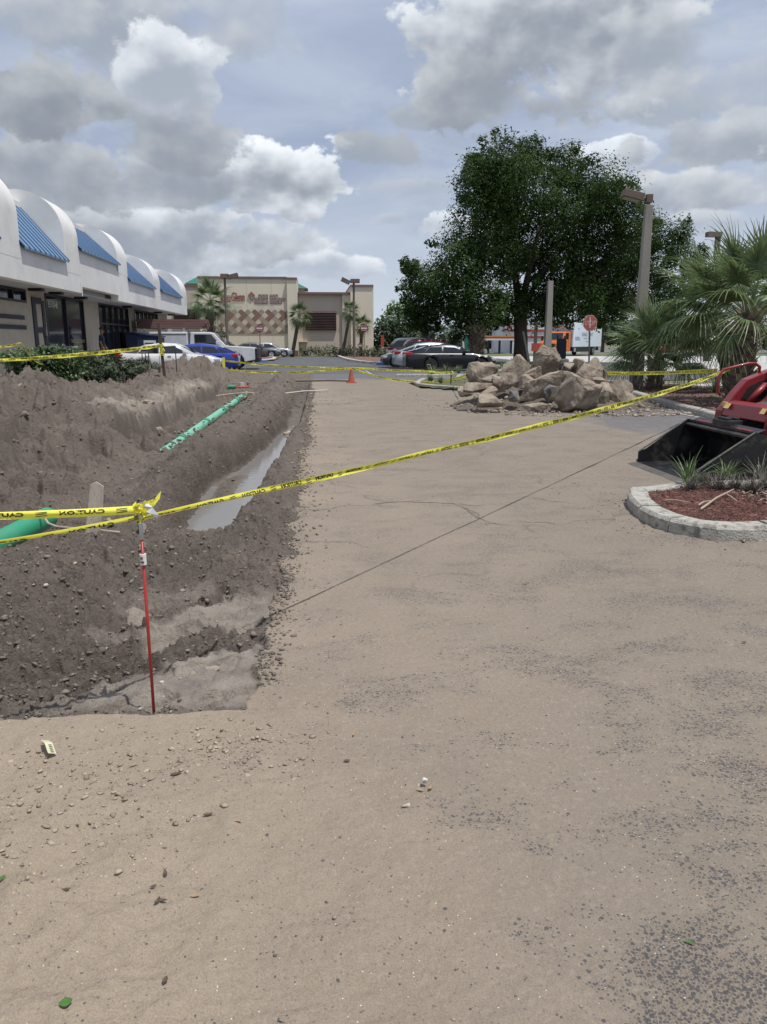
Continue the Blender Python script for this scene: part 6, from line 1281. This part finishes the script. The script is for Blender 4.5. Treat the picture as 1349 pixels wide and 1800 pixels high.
# hedge in front of the shops
HED = pm('hedge_leaf', (.030, .065, .018), (.065, .105, .03), 2.5, .45, island=.5, trans=.12); HED2 = pm('hedge_leaf_dull', (.045, .065, .03), (.07, .085, .045), 2.5, .5, island=.4, trans=.12)
hp = [(35, 628, 17, 17, 13), (60, 625, 18, 19, 14), (90, 627, 19, 20, 16), (120, 630, 20.5, 20, 15), (150, 632, 22, 19, 14), (180, 634, 23.5, 18, 13), (205, 640, 25, 17, 11), (228, 644, 26.5, 15, 10), (250, 646, 28, 13, 9), (270, 647, 29.5, 12, 8), (75, 638, 18.2, 16, 13), (110, 642, 19.8, 18, 13), (150, 645, 21.5, 18, 12), (190, 648, 23.5, 16, 10), (228, 652, 26, 14, 9)]
groups = [(0, 4, 'glossy dark green hedge bush at the left end below the shop wall', HED), (4, 7, 'dark hedge bush in the middle below the shop window', HED2), (7, 10, 'dull green hedge bush at the right end by the rusty post', HED2)]
for gi, (a, b, lab, mm) in enumerate(groups):
    sel = [hp[i] for i in range(a, b)]+[hp[i] for i in (10, 11, 12)][:2 if gi == 0 else 0]+([hp[12], hp[13]] if gi == 1 else [])+([hp[14]] if gi == 2 else [])
    x, y, _ = AT(sel[0][0], 630, sel[0][2]); t = thing('hedge_bush', lab, 'hedge', (x, y, 0), 0, 'hedge before the shops'); L3 = []
    for (px, py, Y, rx, rz) in sel:
        p = AT(px, py, Y); s = 1383/Y; L3.append((p[0]-x, p[1]-y, p[2], rx/s*1.25, .9, rz/s*1.15)); L3.append((p[0]-x, p[1]-y+.2, p[2]-.35, rx/s*1.25, .9, rz/s))
    leaf_cloud('foliage', L3, 7000, .045, mm, 70+gi, t); MB().tube([(0, 0, 0), (.1, 0, .7)], .04, 6).tube([(.8, .8, 0), (.8, .8, .7)], .04, 6).build('stem', BARKM, t)
for i, (px, w, lab) in enumerate([(262, 14, 'thin grey bracket rail by the hedge end, left one'), (285, 9, 'thin grey bracket rail beside the rusty post')]):
    p = AT(px, 630, 29); tag(MB().tube([(p[0], p[1], .3), (p[0], p[1], 1.35)], .02, 5).tube([(p[0], p[1], 1.35), (p[0]+.5, p[1], 1.38)], .02, 5).tube([(p[0]+.5, p[1], 1.38), (p[0]+.5, p[1], .3)], .02, 5).build('rail', GALV), lab, 'rail')
# ---- palms
PALMG = pm('palm_leaf', (.125, .185, .075), (.19, .245, .105), 2, .38, island=.35, trans=.32, spec=.6); PALMD = pm('palm_dead', (.22, .165, .11), (.15, .11, .075), 3, .85, island=.3); BOOT = pm('palm_boot', (.30, .24, .185), (.17, .135, .105), 5, .95, .6, 25, island=.25); PTRK = pm('palm_trunk', (.12, .095, .075), (.075, .06, .05), 4, .95, .8, 14)
def frond_mesh(nm, seed, nleaf=34, lf=.85, stalk=1.0, droop=.5, fold=.35, w=.026):
    rs = random.Random(seed); V = []; Fc = []
    def strip(pts, ws, nrm):
        o = len(V)
        for i, p in enumerate(pts):
            d = (pts[min(i+1, len(pts)-1)]-pts[max(i-1, 0)]).normalized(); s = d.cross(nrm).normalized()*ws[i]; V.extend([tuple(p-s), tuple(p+nrm*ws[i]*.5), tuple(p+s)])
        for i in range(len(pts)-1): a = o+3*i; Fc.extend([(a, a+1, a+4, a+3), (a+1, a+2, a+5, a+4)])
    up = Vector((0, 0, 1))
    st = [Vector((stalk*q, 0, -.10*q*q*stalk)) for q in np.linspace(0, 1, 6)]; strip(st, [.022, .019, .017, .015, .013, .012], up)
    base = st[-1]
    for i in range(nleaf):
        f = i/(nleaf-1)*2-1; a = f*R(128); L_ = lf*(1-.34*abs(f)**1.5)*rs.uniform(.9, 1.06); bs = base+Vector((.22*(1-abs(f)), 0, -.03*(1-abs(f)))); dr = Vector((math.cos(a), math.sin(a), 0)); dr = (dr+Vector((0, 0, fold*(abs(f)**.8)*.8))).normalized()
        pts = []; dp = droop*rs.uniform(.5, 1.6)
        for q in (0, .18, .38, .58, .78, 1.0): pts.append(bs+dr*(L_*q)+Vector((0, 0, -dp*L_*max(0, q-.30)**1.6*1.25))+Vector((-dr.y, dr.x, 0))*rs.uniform(-.01, .01))
        strip(pts, [w*.5, w*1.0, w*.85, w*.5, w*.28, w*.08], up)
    me = bpy.data.meshes.new(nm); me.from_pydata(V, [], Fc); return me
FR = [frond_mesh('frond', 40+i, 36, .85, 1.0, d, fo) for i, (d, fo) in enumerate(((.35, .5), (.6, .35), (.9, .3), (1.15, .2)))]
for m_ in FR: m_.materials.append(PALMG)
FRD = frond_mesh('dead_frond', 77, 26, .6, .8, 1.6, .1, .022); FRD.materials.append(PALMD)
def palm(label, loc, trunk_h, trunk_r, n, scale, seed, lean=(0, 0), boots=40, stalk_scale=1, elmin=-35, group=None, dead=0, name='sabal_palm', far=False, slim=None):
    rs = random.Random(seed); t = thing(name, label, 'palm tree', loc, 0, group); top = Vector((lean[0], lean[1], trunk_h)); slim = slim or trunk_r
    ctr = lambda q: Vector((lean[0]*q, lean[1]*q, trunk_h*q))
    MB().tube([ctr(q) for q in (0, .15, .4, .7, 1.0)], [trunk_r*1.05, trunk_r*.9, slim*.85, slim*.85, slim*.7], 14).build('trunk', PTRK, t, smooth=True)
    if boots:
        bm_ = MB()
        for i in range(boots):
            q = (i+.5)/boots; a = i*2.4; c = ctr(q); r = trunk_r*.8; d = Vector((math.cos(a), math.sin(a), 0)); s = Vector((-d.y, d.x, 0)); w0 = trunk_r*.33; L_ = trunk_r*rs.uniform(.7, 1.35)
            p0 = c+d*r*.8; p1 = c+d*(r+L_*.45)+Vector((0, 0, L_*.75)); tw = s*rs.uniform(-.25, .25)*L_
            bm_.add([p0-s*w0, p0+s*w0, p1+s*w0*.35+tw, p1-s*w0*.35+tw, p0-s*w0*.8-d*.02+Vector((0, 0, .05)), p0+s*w0*.8-d*.02+Vector((0, 0, .05)), p1+s*w0*.3+tw-d*.02, p1-s*w0*.3+tw-d*.02], [(0, 1, 2, 3), (4, 7, 6, 5), (0, 3, 7, 4), (1, 5, 6, 2), (2, 6, 7, 3)])
        bm_.build('boots', BOOT, t, kind='stuff')
    for i in range(n):
        q = (i+.5)/n; el = R(82-(82-elmin)*q**.85)+rs.uniform(-.12, .12); a = i*2.39996+rs.uniform(-.25, .25); me = FR[min(3, max(0, int(q*4+rs.uniform(-.4, .4))))]
        if i >= n-dead: me = FRD; el = R(-62)+rs.uniform(-.15, .15)
        o = bpy.data.objects.new('frond', me); COL.objects.link(o); o.parent = t; o.location = top+Vector((0, 0, -.25*q*scale)); sc = scale*rs.uniform(.85, 1.1)
        o.rotation_euler = Euler((rs.uniform(-.5, .5), -el, a), 'XYZ'); o.scale = (sc*stalk_scale, sc, sc)
    return t
x, y = G(1150, 688); palm('squat sabal palm with booted trunk between lamp post and rocks', (x, y, .06), .95, .27, 32, 1.02, 5, (0, 0), 46, 1.0, 2, 'two palms in the bed')
x, y = AT(1306, 600, 17.9)[0], 17.9; palm('taller sabal palm with thick booted trunk at the right edge', (x, y, .06), 2.15, .31, 36, 1.12, 8, (.12, 0), 90, 1.0, -14, 'two palms in the bed')
x = AT(1296, 600, 22.5)[0]; palm('sabal palm crown rising behind and between the other two', (x, 22.5, .06), 2.35, .24, 30, 1.15, 14, (-.75, 0), 50, 1.0, -14, 'two palms in the bed')
x = AT(368, 600, 74)[0]; palm('tall fan palm with shaggy trunk standing before the beige store', (x, 74, 0), 5.2, .36, 36, 1.35, 21, (.3, 0), 60, .9, -50, 'palms before the store', 3, 'fan_palm')
x = AT(513, 600, 80)[0]; palm('leaning slim palm beside the store corner', (x, 80, 0), 4.2, .22, 26, 1.1, 22, (.85, 0), 0, .6, -50, 'palms before the store', 0, 'fan_palm')
x = AT(601, 600, 80)[0]; palm('slanting thin palm left of the two headed lamp', (x, 80, 0), 4.7, .22, 24, 1.0, 23, (.95, 0), 0, .6, -50, 'palms before the store', 0, 'fan_palm', slim=.17)
x = AT(634, 600, 79)[0]; palm('shortest store palm above the little red sign', (x, 79, 0), 3.2, .20, 24, .95, 24, (.15, 0), 0, .6, -50, 'palms before the store', 3, 'fan_palm')
x = AT(838, 600, 50)[0]; palm('shaggy booted palm trunk under the left side of the oak', (x, 50, 0), 2.6, .48, 16, 1.1, 25, (0, 0), 110, .7, -60, None, 7, 'fan_palm')
# grassy plants and yuccas
def tuft(nm, label, loc, n, h, spread, mat, seed, w=.006, droop=.6, cat='plant', group=None):
    rs = random.Random(seed); m = MB()
    for i in range(n):
        a = rs.uniform(0, 6.28); el = rs.uniform(.15, 1)*spread; L_ = h*rs.uniform(.55, 1.1); d = Vector((math.cos(a)*math.sin(el), math.sin(a)*math.sin(el), math.cos(el))); s = Vector((-math.sin(a), math.cos(a), 0)); b = Vector((rs.gauss(0, .02), rs.gauss(0, .02), 0)); pv = []
        for q in (0, .25, .5, .75, 1): p = b+d*(L_*q)+Vector((math.cos(a), math.sin(a), 0))*(.25*droop*L_*q*q)-Vector((0, 0, droop*L_*q*q*.45*math.sin(el))); ww = w*(1-q)**.7+.0008; pv += [p-s*ww, p+s*ww]
        m.add(pv, [(2*k, 2*k+1, 2*k+3, 2*k+2) for k in range(4)])
    o = m.build(nm, mat, None, fix=False); o.location = loc; return tag(o, label, cat, group)
BLD = pm('blade_green', (.09, .15, .05), (.14, .20, .075), 6, .5, island=.35, trans=.2); BLG = pm('blade_grey', (.16, .17, .12), (.24, .23, .19), 6, .6, island=.4); DEADW = pm('dead_scrub', (.20, .175, .155), (.14, .12, .105), 5, .9, island=.4)
x, y = G(1188, 848, .12); tuft('grass_plant', 'upright green grassy plant on the tip of the red mulch island', (x+.08, y-.12, .10), 42, .44, .8, BLD, 3, .007, 1.1)
tuft('grass_plant', 'second green tuft among the grey scrub on the island', (*G(1277, 838, .12), .10), 60, .24, 1.0, BLD, 4, .006, .8); tuft('grass_plant', 'pale grassy tuft at the right edge of the island', (*G(1338, 838, .12), .10), 60, .30, 1.0, BLG, 5, .005, .8)
for i, (px, py, h, lab) in enumerate([(1215, 858, .16, 'grey dead scrub at the left of the island plants'), (1238, 852, .20, 'grey dead scrub behind the long pale stick'), (1262, 858, .20, 'grey dead scrub in the middle of the island'), (1292, 858, .20, 'grey dead scrub left of the edge tuft'), (1322, 862, .22, 'grey dead scrub at the right frame edge'), (1345, 858, .22, 'grey dead scrub beyond the edge of the island')]):
    tuft('dry_scrub', lab, (*G(px, py, .12), .10), 190, h, 1.35, DEADW, 20+i, .0028, .3, 'dead plant', 'dead scrub on the island')
x, y = G(1240, 697); tuft('yucca', 'spiky green yucca at the kerb of the palm bed', (x+.35, y+.1, .1), 46, .75, 1.0, PALMG, 31, .016, .15)
for i, (px, py, h, lab) in enumerate([(1240, 640, .5, 'dead spikes beside the right palm trunk'), (1262, 690, .8, 'dark dead fronds left of the right palm trunk'), (1132, 688, .45, 'thin dead stalk right of the lamp post foot'), (1108, 690, .5, 'thin dead stalks left of the lamp post foot'), (1196, 690, .5, 'few dead stalks between the palms')]):
    x, y = G(px, max(py, 686)); tuft('dry_stalks', lab, (x+.3, y, .1), 26 if i == 1 else 7, h, .6, PALMD if i < 2 else DEADW, 40+i, .012, .1, 'dead plant')
for i, (px, py, h, lab) in enumerate([(760, 662, .5, 'green strappy plant before the black sedan wheel'), (785, 660, .45, 'second strappy plant before the black sedan'), (806, 659, .4, 'third strappy plant near the sedan nose'), (757, 675, .3, 'weedy tuft on the kerb tip left of the rocks'), (775, 677, .25, 'low weed beside the thin stake'), (835, 655, .35, 'grassy tuft behind the leftmost boulder'), (868, 652, .4, 'low green shrubby tuft behind the rock pile'), (885, 650, .4, 'green tuft at the oak trunk base')]):
    x, y = G(px, py); tuft('grass_plant', lab, (x, y, .08), 90, h*1.2, 1.1, BLD if i % 2 else PALMG, 60+i, .014, .5)
x = 12.0
o = leaf_cloud('ground_weeds', [(8.2+.0, 34, .12, 2.2, 2.5, .16), (6.6, 29, .10, 1.4, 2.0, .10), (10.5, 37, .15, 2, 2, .2), (12.5, 45, .2, 3, 4, .3), (14.5, 38.5, .15, 1.8, 2.5, .25)], 900, .05, LO, 91, None, kind='stuff'); tag(o, 'weedy ground cover on the oak island', 'ground cover')

# ------------------------------------------------------------ compact track loader
TR = pm('loader_red', (.26, .018, .022), (.21, .016, .02), 3, .42, .08, 60, c3=(.19, .035, .03), s3=5, coat=.2); BKT = pm('bucket_black', (.010, .010, .012), (.018, .018, .020), 2.5, .38, .25, 30, c3=(.055, .05, .044), s3=5, detail=9); STL = pm('worn_steel', (.10, .092, .085), (.16, .14, .12), 6, .6, .4, 40, metal=.3)
T_ = thing('track_loader', 'red compact track loader with black bucket resting on the pavement at the right', 'loader', (0, 0, 0))
def lb(m, nm, mat, par=T_, bev=.006, sm=False): return m.build(nm, mat, par, bevel=bev, smooth=sm)
y0, y1 = 7.98, 9.52
bk_ = lb(MB().prism([(4.16, .012), (4.95, .02), (5.10, .12), (5.12, .34), (5.02, .52), (4.79, .58), (4.79, .555), (4.99, .50), (5.085, .34), (5.07, .14), (4.94, .05), (4.16, .03)], y0+.021, y1-.021), 'bucket', BKT, bev=0)
for yy_ in (y0, y1-.02): MB().prism([(4.16, .012), (4.95, .02), (5.10, .12), (5.12, .34), (5.02, .52), (4.79, .58), (4.26, .20), (4.16, .16)], yy_, yy_+.02).build('bucket_side', BKT, bk_)
MB().prism([(4.03, .006), (4.30, .006), (4.30, .030), (4.10, .022)], y0-.01, y1+.01).build('cutting_edge', STL, bk_)
for yy_ in (y0-.012, y1-.008):
    MB().tube([(4.17, yy_+.01, .165), (4.79, yy_+.01, .575)], .010, 6).build('side_rib', STL, bk_)
    for k in range(3): MB().box((4.15+.055*k, yy_-.002, .03+.035*k), (4.20+.055*k, yy_+.024, .062+.035*k)).build('side_tooth', STL, bk_)
MB().add([(4.74, y0+.022, .525), (4.74, y1-.022, .525), (4.93, y1-.022, .602), (4.93, y0+.022, .602), (4.745, y0+.022, .50), (4.745, y1-.022, .50)], [(0, 1, 2, 3), (0, 4, 5, 1)]).build('bucket_lip', BKT, bk_)
for cy in (9.22, 8.30): v, f = text_geo('TAKEUCHI', .105, bold=.02); MB().add([(4.832+b*.923, cy-a*.62, .5655+b*.385) for a, b, _ in v], f).build('bucket_lettering', pm('red_decal', (.50, .05, .07), None, 8, .5), bk_, fix=False)
lb(MB().box((4.80, 8.62, .545), (5.02, 8.92, .64)).box((4.84, 8.66, .641), (4.90, 8.88, .67)).box((4.95, 8.66, .641), (5.0, 8.88, .67)), 'coupler_block', BKT)
# coupler frame and lower arms
lb(MB().box((5.13, 8.2, .12), (5.22, 9.3, .55)), 'coupler_plate', BKT)
lb(MB().tube([(5.2, 9.2, .42), (5.62, 9.2, .80), (5.8, 9.2, 1.0)], .055, 12), 'tilt_cylinder', TR, sm=True); lb(MB().tube([(5.2, 8.3, .42), (5.62, 8.3, .80), (5.8, 8.3, 1.0)], .055, 12), 'tilt_cylinder', TR, sm=True)
def arm(yy_, w=.16):
    out = [(5.11, .46), (5.14, .70), (5.31, .93), (5.44, 1.08), (5.72, 1.19), (6.3, 1.36), (7.6, 1.75), (7.85, 1.75), (7.9, 1.55), (6.5, 1.12), (5.92, .97), (5.80, .82), (5.66, .70), (5.40, .66), (5.30, .60), (5.28, .46)]
    return lb(MB().prism(out, yy_-w/2, yy_+w/2), 'lift_arm', TR, bev=.012)
a1 = arm(9.42); a2 = arm(8.30); lb(MB().prism([(5.10, .14), (5.26, .12), (5.30, .47), (5.10, .47)], 8.22, 8.38), 'arm_foot', TR, a2)
lb(MB().prism([(5.13, .64), (5.19, .80), (5.30, .83), (5.36, .66), (5.30, .60)], 8.382, 9.338), 'cross_tube', TR, bev=.012)
MB().box((5.10, 9.30, .735), (5.14, 9.42, .80), Matrix.Translation((0.075, 0, 0))).build('warning_sticker', pm('yellow_sticker', (.70, .42, .03), (.62, .52, .3), 30, .5), a1)
MB().add([(5.128, 9.18, .735), (5.128, 9.30, .735), (5.168, 9.30, .795), (5.168, 9.18, .795)], [(0, 1, 2, 3)]).build('warning_sticker', MATS['yellow_sticker'], T_); MB().add([(5.128, 8.40, .735), (5.128, 8.50, .735), (5.168, 8.50, .795), (5.168, 8.40, .795)], [(0, 1, 2, 3)]).build('warning_sticker', MATS['yellow_sticker'], T_)
lb(MB().tube([(5.17, 9.47, .88), (5.13, 9.47, .92), (5.13, 9.47, 1.12), (5.18, 9.47, 1.20), (5.50, 9.47, 1.275), (5.60, 9.47, 1.275), (5.66, 9.47, 1.23), (5.66, 9.47, 1.12)], .019, 10), 'guard_loop', TR, bev=0, sm=True)
lb(MB().prism([(5.37, .84), (5.46, .99), (5.60, 1.06), (6.4, 1.27), (6.4, .93), (5.95, .84)], 9.331, 9.338), 'arm_shade_plate', BLK, a1, bev=0); lb(MB().tube([(5.44, 9.29, .80), (5.66, 9.29, 1.02)], .042, 14), 'lift_cylinder', TR, bev=0, sm=True); lb(MB().tube([(5.66, 9.29, 1.02), (5.86, 9.29, 1.2)], .02, 10), 'cylinder_rod', CHR, bev=0, sm=True); lb(MB().prism([(5.70, .86), (5.86, 1.04), (6.2, 1.12), (6.2, .86)], 9.26, 9.28), 'inner_plate', TR, bev=.008); lb(MB().tube([(5.16, 9.1, .60), (5.30, 9.12, .76), (5.55, 9.1, .70)], .014, 8), 'hose', BLK, bev=0, sm=True); lb(MB().tube([(5.14, 8.8, .60), (5.28, 8.82, .70), (5.5, 8.9, .60)], .014, 8), 'hose', BLK, bev=0, sm=True); lb(MB().box((5.30, 8.2, .30), (5.36, 9.3, .60)), 'shadow_plate', BLK, bev=0); lb(MB().tube([(5.60, 8.44, .75), (5.80, 8.44, 1.12), (6.2, 8.44, 1.3)], [.06, .06, .03], 12), 'lift_cylinder', TR, bev=0, sm=True)  # black plates stand in for shade in the arm opening and below cross tube
lb(MB().tube([(5.5, 9.22, .68), (5.72, 9.21, 1.0)], .012, 6), 'hose', BLK, bev=0)
# chassis, deck with tread, cab, hood, tracks
lb(MB().box((5.55, 8.18, .30), (7.7, 9.22, .80)), 'chassis', TR, bev=.03); lb(MB().prism([(5.45, .80), (5.62, .84), (6.0, .84), (6.0, .78)], 8.25, 9.15), 'step_deck', pm('deck_grey', (.09, .095, .10), None, 9, .6))
dm = MB()
for i in range(9):
    for j in range(16): dm.box((5.56+.045*i, 8.3+.052*j, .842), (5.585+.045*i, 8.33+.052*j, .853))
dm.build('deck_tread', pm('tread_grey', (.16, .165, .17), None, 9, .5), T_, kind='stuff')
DC = pm('cab_dark', (.035, .038, .042), None, 4, .5)
cab = MB()
for yy_ in (8.28, 9.06): cab.box((5.95, yy_, .85), (6.02, yy_+.06, 2.0)); cab.box((6.95, yy_, .85), (7.02, yy_+.06, 2.0))
cab.box((5.93, 8.26, 2.0), (7.1, 9.14, 2.08)); lb(cab, 'cab_frame', DC, bev=.01)
lb(MB().box((6.5, 8.5, .9), (6.75, 8.9, 1.55)).box((6.15, 8.5, .88), (6.6, 8.9, 1.05)), 'seat', BLK, bev=.03)
lb(MB().box((7.05, 8.2, .8), (8.0, 9.2, 1.55)), 'engine_hood', TR, bev=.05); lb(MB().box((7.5, 7.95, .3), (8.0, 9.45, 1.6)), 'rear_tower', TR, bev=.03)
lb(MB().tube([(5.66, 8.2, .42), (5.66, 8.9, .42)], .14, 14), 'front_roller', STL, bev=0)
for yy_ in (7.95, 9.15):
    poly_ = [(5.55, .12), (5.68, .01), (7.5, .01), (7.68, .14), (7.66, .42), (7.5, .56), (5.75, .48), (5.58, .36)]
    tk = lb(MB().prism(poly_, yy_, yy_+.32), 'track', pm('track_rubber', (.02, .02, .02), (.05, .045, .04), 5, .9), bev=.02)
    for k in range(22):
        xx_ = 5.66+.086*k; MB().box((xx_, yy_-.004, -.006), (xx_+.045, yy_+.324, .03)).build('track_lug', MATS['track_rubber'], tk)
    for k in range(4): MB().tube([(5.85+.45*k, yy_-.01, .2), (5.85+.45*k, yy_+.33, .2)], .13, 14).build('track_roller', STL, tk)
# shoots and little details on the lot
for i, (px0, py0, px1, py1) in enumerate([(745, 655, 790, 659), (736, 662, 800, 667)]): pass
WL = pm('faded_line', (.42, .42, .40), (.28, .28, .28), 4, .9)
def line(p, q, w, lab):
    a = Vector((*p, .012)); b = Vector((*q, .012)); d = (b-a).normalized(); s = Vector((-d.y, d.x, 0))*w/2; struct(MB().add([a-s, b-s, b+s, a+s], [(0, 1, 2, 3)]).build('painted_line', WL))
line(G(1165, 722), G(1262, 741), .09, ''); line(G(1190, 738), G(1262, 741), .07, ''); line((-2, 37.5), (-2, 42.5), .1, ''); line((2.8, 37.5), (2.8, 42), .1, ''); line((5, 47), (8, 47), .1, ''); line((4.5, 44), (9.2, 44), .1, '')
def crack(pts, w, seed):
    rs = random.Random(seed); P = [Vector((*G(*p), 0)) for p in pts]; Q_ = []
    for a, b in zip(P[:-1], P[1:]):
        n = max(2, int((b-a).length/.05))
        for i in range(n): Q_.append(a+(b-a)*(i/n)+Vector((rs.gauss(0, .012), rs.gauss(0, .016), 0)))
    Q_.append(P[-1]); V_ = []
    for i, q in enumerate(Q_):
        d = (Q_[min(i+1, len(Q_)-1)]-Q_[max(i-1, 0)]).normalized(); sd = Vector((-d.y, d.x, 0)); z = float(pave(np.array([q.x]), np.array([q.y]))[0][0])+.0065; ww = w*rs.uniform(.15, 1)*min(1, i/3+.1, (len(Q_)-1-i)/3+.1)
        V_ += [(q+sd*ww).to_tuple()[:2]+(z,), (q-sd*ww).to_tuple()[:2]+(z,)]
    struct(MB().add(V_, [(2*i, 2*i+1, 2*i+3, 2*i+2) for i in range(len(Q_)-1)]).build('pavement_crack', pm('crack_dirt', (.115, .098, .082), (.19, .16, .13), 30, .95), fix=False))
crack([(640, 886), (700, 883), (760, 884), (798, 886), (815, 892), (835, 908), (862, 920), (905, 925)], .014, 1); crack([(800, 886), (840, 889), (868, 886)], .010, 2); crack([(815, 893), (838, 903), (848, 914)], .014, 3)
crack([(540, 706), (590, 712), (640, 704)], .02, 4); crack([(925, 873), (960, 880), (1010, 885)], .010, 5); crack([(905, 918), (960, 920), (995, 923)], .007, 6); crack([(530, 800), (560, 798), (590, 803)], .012, 7)
bpy.context.view_layer.update()
